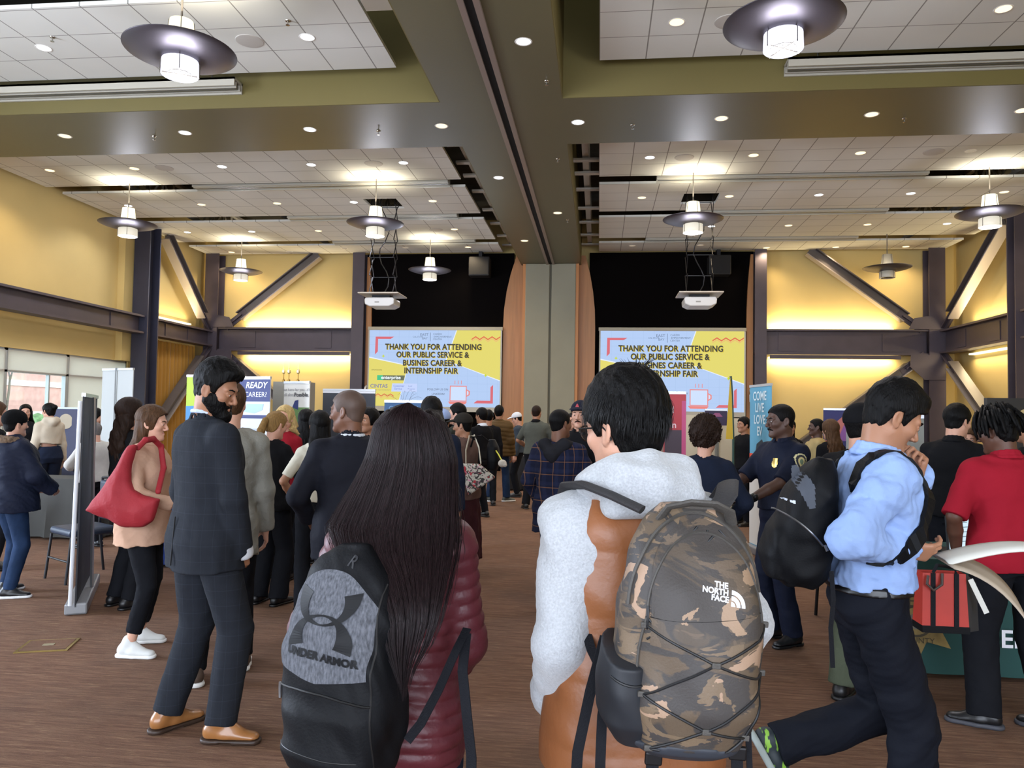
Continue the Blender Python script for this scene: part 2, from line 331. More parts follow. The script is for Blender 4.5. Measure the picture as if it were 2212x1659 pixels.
hcol(4.45, 22.0, .32, .36, 0, Z_PAN, 'dark steel column at the right edge of the right screen bay', axis='y')
hcol(9.08, 22.0, .42, .42, 0, Z_PAN, 'dark steel corner column where the right and far walls meet', axis='y')
hcol(9.25, 18.05, .36, .36, 0, Z_PAN, 'dark steel column against the right wall at the picture edge', axis='y')
def ibeam(a, b, z0, z1, lb, d=.32):
    a = Vector(a); b = Vector(b); r = root('steel_beam', lb, 'steel beam', (a.x, a.y, z0)); t = .05
    for z in (z0, z1-t): MB().bar((a.x, a.y, z+t/2), (b.x, b.y, z+t/2), d, t).build('flange', M_steel, r)
    MB().bar((a.x, a.y, (z0+z1)/2), (b.x, b.y, (z0+z1)/2), .03, z1-z0-2*t).build('web', M_steel, r)
    st = MB(); n = int((b-a).length/1.15)
    dd = (b-a).normalized()
    for s_, e_ in ((a+dd*.9, 1), (b-dd*.9, 1)):
        st.bar((s_-dd*.25).to_tuple()[:2]+((z0+z1)/2,), (s_+dd*.25).to_tuple()[:2]+((z0+z1)/2,), .07, (z1-z0)*.7)
    st.build('splice_plate', M_steel, r)
ibeam((-11.42, 22.0, 0), (-7.26, 22.0, 0), 3.42, 4.12, 'dark horizontal steel beam across the far wall left of the left screen')
ibeam((4.3, 22.0, 0), (8.87, 22.0, 0), 3.42, 4.12, 'dark horizontal steel beam across the far wall right of the right screen')
ibeam((-11.7, -5.9, 0), (-11.7, 18.3, 0), 3.54, 4.01, 'long dark horizontal steel beam on the left wall above the windows', .36)
ibeam((-11.7, 18.85, 0), (-11.7, 21.78, 0), 3.54, 4.01, 'short dark steel beam on the left wall between the navy column and the corner', .36)
ibeam((9.3, -5.9, 0), (9.3, 17.8, 0), 3.46, 4.1, 'long dark horizontal steel beam on the near part of the right wall', .36)
ibeam((9.3, 18.3, 0), (9.3, 21.78, 0), 3.46, 4.1, 'dark horizontal steel beam on the right wall ending at the corner', .36)
def brace(a, b, lb, w=.3, d=.26, up=(0, 1, 0)):
    a = Vector(a); b = Vector(b); r = root('steel_brace', lb, 'steel brace', a); u = Vector(up); dr = (b-a).normalized()
    side = dr.cross(u).normalized()
    L_ = (b-a).length; s0 = a+dr*.55; s1 = b-dr*.15
    MB().bar(s0, s1, w-.08, .03, up).build('web', M_braceA, r)
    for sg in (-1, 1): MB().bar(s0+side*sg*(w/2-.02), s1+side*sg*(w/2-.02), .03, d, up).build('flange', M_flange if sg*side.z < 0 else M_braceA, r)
    MB().bar(a, s0+dr*.25, .2, .05, up).bar(a, s0+dr*.1, .04, .2, up).build('end_plate', M_steel, r)
brace((8.75, 21.95, 4.12), (5.65, 21.95, 6.42), 'upper diagonal steel brace on the far wall, right of the screens')
brace((8.82, 21.95, 3.45), (5.0, 21.95, .5), 'lower diagonal steel brace on the far wall, right of the screens', .26)
brace((-11.2, 21.95, 4.12), (-8.25, 21.95, 6.42), 'upper diagonal steel brace on the far wall, left of the screens')
brace((-11.3, 21.95, 3.45), (-7.6, 21.95, .5), 'lower diagonal steel brace on the far wall, left of the screens', .26)
brace((-11.65, 21.8, 4.05), (-11.65, 19.25, 6.4), 'upper diagonal steel brace on the left wall beyond the navy column', up=(1, 0, 0))
brace((-11.65, 21.8, 3.5), (-11.65, 18.6, .6), 'lower diagonal steel brace on the left wall beyond the navy column', .26, up=(1, 0, 0))
brace((9.25, 21.8, 4.15), (9.25, 18.5, 6.35), 'upper diagonal steel brace on the right wall beside the corner', up=(1, 0, 0))
brace((9.25, 21.8, 3.45), (9.25, 18.6, 1.1), 'lower diagonal steel brace on the right wall beside the corner', .26, up=(1, 0, 0))
for x, lb in ((9.08, 'right'), (-11.62, 'left')):
    sg = -1 if x > 0 else 1
    g = MB(); g2 = MB()
    g.poly([(x-.45*0, 21.76, 4.12), (x+sg*.75, 21.76, 4.12), (x+sg*.6, 21.76, 4.42), (x+sg*.1, 21.76, 4.5), (x-sg*.2, 21.76, 4.5), (x-sg*.2, 21.76, 4.12)], (0, .02, 0))
    g2.poly([(x-sg*.2, 21.76, 3.42), (x+sg*.7, 21.76, 3.42), (x+sg*.72, 21.76, 3.1), (x+sg*.35, 21.76, 2.75), (x-sg*.2, 21.76, 2.75)], (0, .02, 0))
    tag(g.build('gusset_plate', M_steel), f'dark angled gusset plate above the beam at the {lb} far corner', 'gusset plate'); tag(g2.build('gusset_plate', M_steel), f'dark angled gusset plate below the beam at the {lb} far corner', 'gusset plate')
# ---- black screen bays, wood side panels, folding wall
M_blk = mat('black_fabric_panel', '080606', .95, spec=.05, bump=(80, .1)); M_wood = mat('cherry_wood_panel', 'a36f3e', .45, vary=(3, .12, (6, 6, .3)), bump=(4, .05, (8, 8, .3)))
struct(MB().box(-6.9, -2.5, 22.1, 22.16, 0, Z_PAN), 'wall_bay_left', M_blk); struct(MB().box(-.3, 4.3, 22.1, 22.16, 0, Z_PAN), 'wall_bay_right', M_blk)
def woodp(x_in, x_out, lb):
    """curved-edge wood reveal; x_in = edge by the folding wall, x_out = bulging edge"""
    pts = []
    for k in range(13):
        t = k/12; z = 6.25*t; b = max(0, (z-4.2)/2.05)
        pts.append((x_out+(x_in-x_out)*(.62*b**2), 22.02, z))
    pts += [(x_in, 22.02, 6.25), (x_in, 22.02, 0)]
    tag(MB().poly(pts, (0, .07, 0)).build('wood_panel', M_wood), lb, 'wood panel')
woodp(-2.2, -2.78, 'orange-brown curved wood panel left of the folding wall'); woodp(-.6, -.12, 'orange-brown curved wood panel right of the folding wall')
woodp(-6.88, -6.72, 'narrow wood edge strip at the far left side of the left screen bay'); woodp(4.28, 4.1, 'narrow wood edge strip at the far right side of the right screen bay')
M_fold = mat('folding_wall_fabric', '8d8a78', .85, bump=(120, .15), vary=(1.5, .04)); M_seam = mat('folding_wall_seam', '55513f', .6)
fw = root('folding_wall', 'grey-olive folding partition stacked between the two wood panels under the main beam', 'folding wall', (-1.4, 21.8, 0))
bevel(MB().box(-2.12, -1.43, 21.75, 22.05, 0, Z_BEAM).build('leaf', M_fold, fw), .02); bevel(MB().box(-1.37, -.68, 21.75, 22.05, 0, Z_BEAM).build('leaf', M_fold, fw), .02)
MB().box(-1.43, -1.37, 21.8, 22.05, 0, Z_BEAM).build('seam', M_seam, fw)
MB().box(-2.2, -2.12, 21.78, 22.05, 0, Z_BEAM).box(-.68, -.6, 21.78, 22.05, 0, Z_BEAM).build('jamb', mat('light_wood', 'b5783f', .5), fw)
# ---- cove light tubes
for x0, x1, lb in ((4.75, 8.1, 'right'), (-10.7, -7.35, 'left')):
    for z, pos, rx in ((4.16, 'above', 0), (3.36, 'below', 1)):
        tag(MB().box(x0, x1, 22.2, YF, z-.02, z+.02).build('light_tube', glow('warm_tube', 'fff0b8', 2.2)), f'warm glowing light tube {pos} the {lb} far steel beam', 'light')
        area('cove_glow', ((x0+x1)/2, 22.2, z+(.05 if not rx else -.05)), (x1-x0, .06), (PI-.5 if not rx else .5, 0, 0), LAMP['cove'], S('ffe8b8')[:3])
for z, pos, rx in ((4.14, 'above', 0), (3.4, 'below', 1)):
    for xx, y0, y1, w, sg in ((9.62, 18.3, 21.2, 'right', 1), (-11.97, 18.9, 21.3, 'left', -1)):
        if w == 'left' and rx: continue
        tag(MB().box(min(xx-.02, XL if sg < 0 else 99), max(xx+.02, XR if sg > 0 else -99), y0, y1, z-.02, z+.02).build('light_tube', glow('warm_tube', 'fff0b8', 2.2)), f'warm glowing light tube {pos} the steel beam on the {w} wall', 'light')
        area('cove_glow', (xx, (y0+y1)/2, z+(.05 if not rx else -.05)), (.06, y1-y0), (0, sg*(PI-.5) if not rx else -sg*.5*-1, 0), LAMP['cove']*(.8 if w == 'right' else .5), S('ffe8b8')[:3])
for x0, x1, y, w in ((4.7, 8.15, 22.0, 'right'), (-10.75, -7.3, 22.0, 'left')):
    tag(MB().box(x0, x1, 21.82, 21.86, 3.3, 3.4).build('cove_shade', M_steel), f'thin dark valance hiding the lower light tube on the {w} of the far wall', 'valance')
# ---- curtain at the left
cu = MB(); pts = []
for k in range(81):
    y = 19.2+2.3*k/80; pts.append((XL+.14+.045*math.sin(k*.95)+.015*math.sin(k*2.3), y))
n = len(pts); cu.add([(x, y, .05) for x, y in pts]+[(x, y, 3.5) for x, y in pts]+[(x-.03, y, .05) for x, y in pts]+[(x-.03, y, 3.5) for x, y in pts],
    [(i, i+1, n+i+1, n+i) for i in range(n-1)]+[(2*n+i+1, 2*n+i, 3*n+i, 3*n+i+1) for i in range(n-1)])
tag(cu.build('curtain', mat('ochre_curtain', 'a87a26', .8, sheen=.3), smooth=True), 'ochre pleated curtain hanging on the left wall behind the navy column', 'curtain')
# ---- windows on the left wall
M_frame = mat('window_frame_metal', 'a9aeae', .4, .3); M_glass = mat('window_glass', 'ffffff', .0, trans=1.0, spec=.1)
N, L, B = nodes(M_glass); N.remove(B); tb = N.new('ShaderNodeBsdfTransparent'); gb = N.new('ShaderNodeBsdfGlossy'); gb.inputs['Roughness'].default_value = .02; ms = N.new('ShaderNodeMixShader'); ms.inputs[0].default_value = .06
tb.inputs[0].default_value = (.9, .95, .95, 1); L.new(tb.outputs[0], ms.inputs[1]); L.new(gb.outputs[0], ms.inputs[2]); L.new(ms.outputs[0], N['Material Output'].inputs[0])
M_blind = mat('blind_cloth', 'd9d6cf', .9)
N, L, B = nodes(M_blind); tr_ = N.new('ShaderNodeBsdfTranslucent'); tr_.inputs[0].default_value = S('e6e2d8'); ms = N.new('ShaderNodeMixShader'); ms.inputs[0].default_value = .55
L.new(B.outputs[0], ms.inputs[1]); L.new(tr_.outputs[0], ms.inputs[2]); L.new(ms.outputs[0], N['Material Output'].inputs[0])
ys = [-4.8, -2.2, .4, 3.0, 5.6, 8.2, 10.9, 12.7, 14.5, 16.35, 18.55]
for k in range(len(ys)-1):
    y0, y1 = ys[k], ys[k+1]; w = MB().box(XL-.14, XL-.04, y0, y0+.05, .35, 2.84).box(XL-.14, XL-.04, y1-.05, y1, .35, 2.84)
    for z in (.35, 2.34, 2.79): w.box(XL-.14, XL-.04, y0, y1, z, z+.05)
    w.box(XL-.13, XL-.05, (y0+y1)/2+.35, (y0+y1)/2+.39, .4, 2.34) if k == 8 else None
    o = struct(w, f'window_{k+1}', M_frame)
    gl = MB().box(XL-.10, XL-.09, y0+.05, y1-.05, .4, 2.79).build('pane', M_glass, o)
    if k >= 7:
        z0 = {7: 1.1, 8: 2.37, 9: .9}[k]
        tag(MB().box(XL-.035, XL-.03, y0+.04, y1-.04, z0, 2.8).build('roller_blind', M_blind), {7: 'pale roller blind at the left edge of the picture, half drawn', 8: 'pale roller blind drawn only over the top strip of the clear window', 9: 'cream roller blind drawn far down on the window nearest the navy column'}[k], 'blind')
# ---- outside
M_brick = mat('outside_brick', 'b98f84', .9, vary=(3, .15))
ob = MB().box(-33, -26, 30, 52, 0, 9); b_ = tag(ob.build('brick_building', M_brick), 'pink brick building with pale bands seen through the left window', 'building')
st = MB()
for z in (1.2, 2.6, 4.0, 5.4): st.box(-26.0, -25.95, 30, 52, z, z+.25)
st.build('stone_band', mat('outside_stone', 'd8d0c8', .9), b_)
tag(MB().box(-90, -13, -20, 90, -.3, -.1).build('ground', mat('outside_ground', '9a9a90', .95, vary=(.5, .2)), ), None, None, kind='structure')
def bare_tree(x, y, h, lb, sd):
    rnd = random.Random(sd); t = MB()
    def br(p, d, l, r, lev):
        q = p+d*l; t.tube([p, (p+q)/2+Vector((rnd.uniform(-.05, .05)*l,)*3), q], [r, r*.85, r*.7], 5, False)
        if lev == 0: return
        for _ in range(3 if lev > 1 else 4):
            nd = (d+Vector((rnd.uniform(-.7, .7), rnd.uniform(-.7, .7), rnd.uniform(-.1, .5)))).normalized(); br(p+d*l*rnd.uniform(.6, 1), nd, l*.68, r*.6, lev-1)
    br(Vector((x, y, -.1)), Vector((0, 0, 1)), h*.33, .09, 5)
    tag(t.build('bare_tree', mat('bark', '5d564d', .9)), lb, 'tree')
bare_tree(-22.5, 27.0, 5.5, 'leafless tree outside the left window in front of the brick building', 3); bare_tree(-20.0, 21.0, 4.5, 'leafless slender tree nearer the left window', 5)
hd = MB(); rnd = random.Random(2)
for k in range(16): 
    c = (-24.5+rnd.uniform(-.8, .8), 27+k*.5, .5); hd.lathe([(.01, -.5), (.5, -.3), (.7, .2), (.45, .7), (.01, .9)], 9, c)
tag(hd.build('hedge', mat('hedge_leaves', '5f7a50', .95, vary=(6, .4), bump=(12, .8)), smooth=True), 'green hedge outside the window below the tree', 'hedge')
# ================================================================== LAMPS, PROJECTORS, SCREENS
M_dish = mat('brushed_dish_metal', '544f54', .45, .8); M_rod = mat('rod_metal', '77716a', .4, .7)
M_upg = glow('pendant_upper_glass', 'fff3cf', 1.5); M_log = glow('pendant_lower_glass', 'e4e6ff', 1.7); M_logd = mat('pendant_glass_dim', 'cfc8b8', .4, emit=('f5edd8', .5))
M_off = mat('pendant_glass_off', 'c9c2ae', .35, spec=.6)
def pendant(x, y, z, lb, lit=2):
    r = root('pendant_lamp', lb, 'pendant lamp', (x, y, z))
    MB().tube([(0, 0, .40), (0, 0, Z_PAN-z+.1)], .012, 8).build('rod', M_rod, r, local=1)
    ug = {2: M_upg, 1: M_upg, 0: M_off}[lit]; lg = {2: M_log, 1: M_logd, 0: M_off}[lit]
    MB().lathe([(.02, .40), (.12, .40), (.155, .08), (.155, .06)], 24).build('upper_glass', ug, r, True, local=1)
    d = MB().lathe([(.14, -.025), (.25, -.018), (.40, .008), (.50, .036), (.57, .066), (.575, .072), (.565, .072), (.49, .045), (.39, .018), (.24, -.008), (.14, -.015)], 56).build('dish', M_dish, r, True, local=1)
    MB().lathe([(.15, -.02), (.185, -.035), (.19, -.19), (.185, -.195), (.178, -.19), (.175, -.04)], 28).build('lower_glass', lg, r, True, local=1)
    MB().lathe([(.0005, -.10), (.175, -.10)], 24).build('reflector', glow('lamp_face', 'f2f2ff', 1.6) if lit == 2 else mat('dark_reflector', '2b2724', .4, .5), r, local=1)
    g = MB()
    for k in range(4):
        a = k*PI/2+.5; c, s = math.cos(a), math.sin(a)
        g.tube([(.123*c, .123*s, .40), (.158*c, .158*s, .06)], .005, 5); g.tube([(.16*c, .16*s, 0), (.194*c, .194*s, -.05), (.194*c, .194*s, -.195)], .005, 5)
        g.bar((0, 0, -.18), (.19*c, .19*s, -.18), .008, .012)
    for rr in (.07, .12): g.tube([(rr*math.cos(t*PI/10), rr*math.sin(t*PI/10), -.18) for t in range(21)], .004, 5, False)
    g.build('wire_cage', mat('cage_metal', '6a655c', .4, .7), r, local=1)
    if lit:
        for zz, nm, e, c in ((.5, 'pendant_uplight', LAMP['up'], 'fff4dc'), (-.28, 'pendant_downlight', LAMP['low'] if lit == 2 else LAMP['low']*.6, 'eef0ff')):
            l = bpy.data.lights.new(nm, 'SPOT' if zz > 0 else 'POINT'); l.energy = e; l.color = S(c)[:3]; l.shadow_soft_size = .2
            if zz > 0: l.spot_size = 2.9; l.spot_blend = .8
            o = bpy.data.objects.new(nm, l); o.location = (x, y, z+zz); COL.objects.link(o); o['kind'] = 'helper'
            if zz > 0: o.rotation_euler = (PI, 0, 0)
    return r
pendant(-4.5, 7.62, 5.38, 'large pendant lamp with dark metal dish at the top left of the photo')
pendant(1.76, 7.62, 5.42, 'large pendant lamp with brightly lit dark dish at the top right of the photo')
pendant(-9.85, 14.93, 5.42, 'pendant lamp with dark dish in front of the left yellow wall', 1)
pendant(-4.52, 14.93, 5.37, 'pendant lamp with dark dish just in front of the left scissor projector lift', 1)
pendant(1.77, 14.93, 5.37, 'pendant lamp with dark dish just in front of the right scissor projector lift', 1)
pendant(7.15, 14.93, 5.42, 'pendant lamp with dark dish in front of the right wall brace', 1)
pendant(-9.9, 20.15, 5.42, 'small distant pendant lamp in front of the left far yellow wall', 1)
pendant(-4.56, 20.15, 5.42, 'small distant pendant lamp above the left projection screen', 1)
pendant(7.2, 20.15, 5.42, 'unlit distant pendant lamp in front of the right far yellow wall', 0)
M_blkm = mat('black_metal', '1b1a1c', .45, .5); M_white = mat('white_plastic', 'c9c6c0', .45)
def projector(x, y, z, lb):
    r = root('projector_lift', 'black scissor lift lowering a white ceiling projector, '+lb, 'projector', (x, y, z)); H = Z_PAN+.3-z; n = 6
    for sx in (-.27, .27):
        s = MB()
        for ox in (-.012, .012):
            for k in range(n):
                z0 = .05+H*k/n; z1 = .05+H*(k+1)/n; s.bar((sx+ox, -.13, z0), (sx+ox, .13, z1), .012, .03) if ox < 0 else s.bar((sx+ox, .13, z0), (sx+ox, -.13, z1), .012, .03)
        s.build('scissor_arm', M_blkm, r, local=1)
    c = MB()
    for k in range(n+1): c.bar((-.27, .13 if k % 2 else -.13, .05+H*k/n), (.27, .13 if k % 2 else -.13, .05+H*k/n), .014, .014)
    c.build('cross_rod', M_blkm, r, local=1)
    MB().box(-.33, .33, -.18, .18, H+.03, H+.09).box(-.3, -.25, -.03, .03, H+.09, Z_DECK-z).build('ceiling_mount', M_blkm, r, local=1)
    cab = MB(); pts = [(.3*math.sin(t*.9)*(.4), .05+.04*math.sin(t*3), .05+H*t/14) for t in range(15)]; cab.tube(pts, .012, 6); cab.build('cable', M_blkm, r, local=1)
    bevel(MB().box(-.46, .46, -.4, .4, 0, .03).build('tray', mat('tray_paint', 'b5aa9a', .5), r, local=1), .01)
    MB().box(-.2, .2, -.15, .15, -.07, 0).build('mount', M_blkm, r, local=1)
    b = MB(); pr = [(-.32, -.07), (.32, -.07), (.34, -.12), (.33, -.22), (.22, -.27), (-.22, -.27), (-.33, -.22), (-.34, -.12)]
    b.poly([(px, -.28, pz) for px, pz in pr], (0, .56, 0)); bevel(b.build('projector_body', M_white, r, local=1), .025, 3)
    sm(MB().tube([(.12, .27, -.17), (.12, .33, -.17)], .055, 20).build('lens', M_blkm, r, local=1)); MB().box(-.1, .0, -.285, -.28, -.19, -.16).build('port_panel', mat('grey_plastic', '8b8780', .5), r, local=1)
projector(-4.86, 16.75, 4.25, 'in front of the left screen'); projector(2.12, 16.72, 4.25, 'in front of the right screen')
for x, lb in ((-3.45, 'left'), (3.3, 'right')):
    r = root('wall_speaker', f'black loudspeaker hanging high in the black {lb} screen bay', 'loudspeaker', (x, 21.75, 5.75)); bevel(MB().box(x-.3, x+.3, 21.55, 22.0, 5.6, 6.15).build('cabinet', mat('black_speaker', '161514', .6), r), .03)
    MB().box(x-.27, x+.27, 21.53, 21.55, 5.63, 6.12).build('grille', mat('black_grille', '100f0f', .8), r); MB().box(x-.05, x+.05, 21.8, 22.1, 6.1, 6.4).build('bracket', M_blkm, r)
def G(c, s=.84): return glow('slide_'+c, c, s)
def screen(x0, x1, z0, z1, lb, who):
    Y = 21.9; r = root('projection_screen', lb, 'projection screen', ((x0+x1)/2, Y, z0))
    bevel(MB().box(x0-.06, x1+.06, Y, Y+.08, z1, z1+.1).build('housing', mat('screen_case', 'a39c88', .6), r), .01)
    MB().box(x0-.04, x1+.04, Y+.01, Y+.03, z0-.14, z1).build('screen_cloth', mat('screen_cloth', 'b5b2a6', .8), r)
    w, h = x1-x0, z1-z0
    P = lambda u, v: (x0+(u-70)/2085*w, z1-(v-90)/1235*h)   # from the slide's own drawing grid
    d = [0]
    def face(nm, polys, c, s=.84, dy=None):
        if dy is None: d[0] += .002; dy = d[0]
        for grp in ([[p] for p in polys] if len(polys) <= 3 else [polys]):
            m = MB()
            for pl in grp: m.poly([(P(*q)[0], Y+.008-dy, P(*q)[1]) for q in pl], (0, .0015, 0))
            o = m.build(nm, G(c, s), r)
        return o
    face('slide_background', [[(70, 90), (2155, 90), (2155, 1325), (70, 1325)]], 'b5cdf3')
    gr = []
    for u in range(230, 2155, 157): gr.append([(u, 90), (u+3, 90), (u+3, 1325), (u, 1325)])
    for v in range(200, 1325, 125): gr.append([(70, v), (2155, v), (2155, v+3), (70, v+3)])
    face('slide_grid', gr, 'a9c2e8')
    face('slide_white_edge', [[(1455, 90), (2155, 90), (2155, 905), (1500, 655), (1290, 585)], [(70, 525), (705, 660), (585, 1180), (545, 1325), (70, 1325)]], 'e6efff')
    face('slide_yellow_patch', [[(1468, 90), (2155, 90), (2155, 890), (1310, 575)], [(70, 543), (695, 672), (575, 1180), (530, 1325), (70, 1325)]], 'e3d873')
    face('slide_red_bracket', [[(168, 198), (465, 198), (410, 235), (208, 235), (208, 440), (162, 490)], [(2050, 965), (2050, 1262), (1750, 1262), (1800, 1218), (2010, 1218), (2010, 1000)]], 'd9707a')
    def zig(u0, u1, v, amp, th, n):
        pts = [(u0+(u1-u0)*k/n, v+(-amp if k % 2 else amp)) for k in range(n+1)]; out = []
        for a, b in zip(pts, pts[1:]): out.append([(a[0], a[1]), (b[0], b[1]), (b[0], b[1]+th), (a[0], a[1]+th)])
        return out
    face('slide_zigzag', zig(1700, 2150, 205, 22, 20, 7)+zig(55+20, 480, 1140, 18, 16, 8), 'e06a55'); face('slide_zigzag', zig(1700, 2150, 238, 22, 14, 7)+zig(75, 480, 1170, 18, 12, 8), 'eab87a')
    star = lambda u, v, s: [(u, v-s), (u+s*.25, v-s*.25), (u+s, v), (u+s*.25, v+s*.25), (u, v+s), (u-s*.25, v+s*.25), (u-s, v), (u-s*.25, v-s*.25)]
    face('slide_star', [star(300, 515, 32), star(1930, 815, 32)], 'c8d93a')
    def txt(nm, items, c, off=(0, 0), **kw):
        d[0] += .002; m = MB()
        for body, u, v, sz in items:
            q = P(u+off[0], v+off[1]); put_text(m, body, sz*h/1235, (q[0], Y+.008-d[0], q[1]), (kw.get('sx', 1), 0, 0), (0, 0, 1), weight=kw.get('weight', 0.0), spacing=kw.get('sp', 1.0))
        return m.build(nm, G(c), r)
    lines = [('THANK YOU FOR ATTENDING', 1095, 365, 128), ('OUR PUBLIC SERVICE &', 1085, 492, 128), ('BUSINES CAREER &', 1082, 625, 128), ('INTERNSHIP FAIR', 1065, 750, 128)]
    txt('slide_title', lines, 'd9c24a', (10, 8), weight=.008, sp=1.04, sx=.86); txt('slide_title', lines, '4b4a44', weight=.008, sp=1.04, sx=.86)
    txt('slide_logo', [('CAL STATE', 850, 200, 34), ('EAST', 950, 165, 62), ('BAY', 960, 225, 50), ('CAREER', 1160, 155, 40), ('EMPOWERMENT', 1245, 198, 40), ('CENTER', 1160, 240, 40)], '6b7a93')
    face('slide_rule', [[(1045, 130), (1052, 130), (1052, 270), (1045, 270)]], '6b7a93')
    txt('slide_caption', [('SPONSORS', 200, 742, 36)], '8a8550')
    face('slide_sponsor_bar', [[(300, 828), (655, 828), (640, 908), (300, 908)]], '6f7560'); face('slide_sponsor_mark', [[(210, 826), (300, 826), (300, 908), (210, 908)]], '4fc48d')
    txt('slide_sponsor_name', [('enterprise', 432, 864, 78)], 'f2fbff', weight=.004)
    txt('slide_sponsor_name', [('CINTAS', 242, 1005, 84)], '8789a8', weight=.003); txt('slide_sponsor_line', [('READY FOR THE WORKDAY', 245, 1068, 30)], 'a8a274')
    face('slide_sponsor_card', [[(455, 958), (855, 958), (855, 1090), (445, 1090)]], 'c6d5fb')
    txt('slide_sponsor_name', [('Customer', 565, 1000, 44), ('Service', 555, 1045, 44)], '5f74c8'); txt('slide_sponsor_name', [('Lead', 745, 1000, 34), ('Program', 765, 1045, 34)], '7f90c8')
    txt('slide_caption', [('FOLLOW US ON', 1185, 1048, 46), ('LINKEDIN!', 1195, 1122, 46)], '5b6170')
    face('slide_mug', [[(1375, 985), (1640, 985), (1640, 1235), (1375, 1235)], [(1640, 1040), (1690, 1070), (1690, 1130), (1640, 1160)], [(1350, 1240), (1650, 1240), (1620, 1280), (1380, 1280)]]+[[(u, 900), (u+9, 900), (u+9, 960), (u, 960)] for u in (1450, 1500, 1550)], 'ea8a84')
    face('slide_mug_face', [[(1388, 998), (1628, 998), (1628, 1222), (1388, 1222)], [(1645, 1060), (1672, 1080), (1672, 1120), (1645, 1140)]], 'cfe0fb')
    area('slide_light', ((x0+x1)/2, Y-.06, (z0+z1)/2), (w, h), (-PI/2, 0, 0), 22, S('cfdcf0')[:3])
screen(-6.72, -2.83, 1.83, 4.06, 'left projection screen showing the career fair thank-you slide', 'l'); screen(.04, 4.02, 1.80, 4.06, 'right projection screen showing the career fair thank-you slide', 'r')
# ================================================================== BANNERS, TABLES, CHAIRS
def local_frame(r): return r
def rollup(name, lb, cat, a, b, ztop, zbot, m, backm=None, base=True, thick=.012, group=None):
    """pull-up banner between floor points a and b; face normal is to the right of a->b as seen from above"""
    a = Vector((a[0], a[1], 0)); b = Vector((b[0], b[1], 0)); r = root(name, lb, cat, (a+b)/2, 0, group); d = (b-a).normalized(); n = Vector((d.y, -d.x, 0))
    r['_d'] = list(d); r['_n'] = list(n)
    MB().poly([a+Vector((0, 0, zbot)), b+Vector((0, 0, zbot)), b+Vector((0, 0, ztop)), a+Vector((0, 0, ztop))], -n*thick).build('banner_cloth', m, r)
    MB().bar(a-n*.006+Vector((0, 0, ztop+.01)), b-n*.006+Vector((0, 0, ztop+.01)), .03, .03).build('top_rail', mat('silver_rail', 'b7b9bd', .35, .6), r)
    if base:
        bevel(MB().bar(a-n*.01+Vector((0, 0, .045)), b-n*.01+Vector((0, 0, .045)), .16, .09).build('base', mat('silver_base', '8d8f92', .4, .5), r), .015)
        MB().bar((a+b)/2-n*.07+Vector((0, 0, .05)), (a+b)/2-n*.03+Vector((0, 0, ztop)), .02, .02, (1, 0, 0)).build('pole', mat('silver_rail', 'b7b9bd', .35, .6), r)
    return r, (lambda u, z, off=.003: a+(b-a)*u+n*off+Vector((0, 0, z))), d
def btext(r, at_, d, body, size, u, z, col, nm='lettering', **kw):
    m = MB(); put_text(m, body, size, at_(u, z, .006), d, (0, 0, 1), **kw); m.build(nm, mat('ink_'+col, col, .6), r)
def bpatch(r, at_, nm, pts, col, off=.003):
    m = MB(); n = (at_(0, 0, 1)-at_(0, 0, 0)); m.poly([at_(u, z, off) for u, z in pts], -n*.002); return m.build(nm, mat('print_'+col, col, .6), r)
# left: banner seen edge-on with a white front pole
r, f_, d = rollup('pull_up_banner', 'dark pull-up banner seen edge-on at the left, with a tall white support pole', 'banner', (-4.62, 6.62), (-4.02, 5.60), 1.70, .06, mat('dark_print', '26272c', .7, vary=(3, .5)))
sm(MB().tube([(-3.985, 5.50, .1), (-3.945, 5.47, 1.66)], .016, 10).build('front_pole', mat('white_pole', 'c8ccd2', .4), r))
bpatch(r, f_, 'banner_print', [(.15, .9), (.8, .9), (.8, 1.2), (.15, 1.2)], '4d5a4c'); bpatch(r, f_, 'banner_print', [(.1, .4), (.9, .4), (.9, .7), (.1, .7)], '3a4c6a'); btext(r, f_, d, 'CAREERS', .14, .5, 1.3, '8b8f96')
r, f_, d = rollup('pull_up_banner', 'tall plain grey back of a pull-up banner standing left of the red tote bag', 'banner', (-6.62, 9.6), (-6.02, 9.35), 2.12, .4, mat('grey_banner_back', 'a3a5a2', .8, vary=(1, .05)))
MB().bar(f_(.48, .4, .02), f_(.48, 2.15, .02), .012, .012, (1, 0, 0)).build('crease', mat('crease_grey', '7d7f7d', .7), r)
r, f_, d = rollup('fabric_display', 'lime green fabric display with a blue lower edge behind the bearded man', 'display', (-5.42, 9.6), (-4.62, 9.5), 2.05, .75, mat('lime_fabric', 'a3c13f', .7, bump=(6, .4), vary=(2, .1)), base=True)
bpatch(r, f_, 'blue_band', [(0, .75), (1, .75), (1, 1.68), (0, 1.66)], '3b7cae')
r, f_, d = rollup('display_board', 'white and navy display board reading READY FOR YOUR CAREER behind the bearded man', 'display', (-4.68, 8.85), (-3.82, 8.6), 1.99, .2, mat('poster_white', 'c9ccd0', .6))
bpatch(r, f_, 'navy_header', [(0, 1.72), (1, 1.72), (1, 1.98), (0, 1.98)], '2c3468'); btext(r, f_, d, 'READY', .1, .77, 1.91, 'eef0f8', shear=.2, weight=.002); btext(r, f_, d, 'FOR YOUR CAREER?', .085, .52, 1.80, 'eef0f8')
bpatch(r, f_, 'map_print', [(.55, 1.6), (.62, 1.69), (.9, 1.69), (.88, 1.62), (.75, 1.58)], '9fbce0'); bpatch(r, f_, 'navy_rule', [(.05, 1.52), (.95, 1.52), (.95, 1.56), (.05, 1.56)], '2c3468')
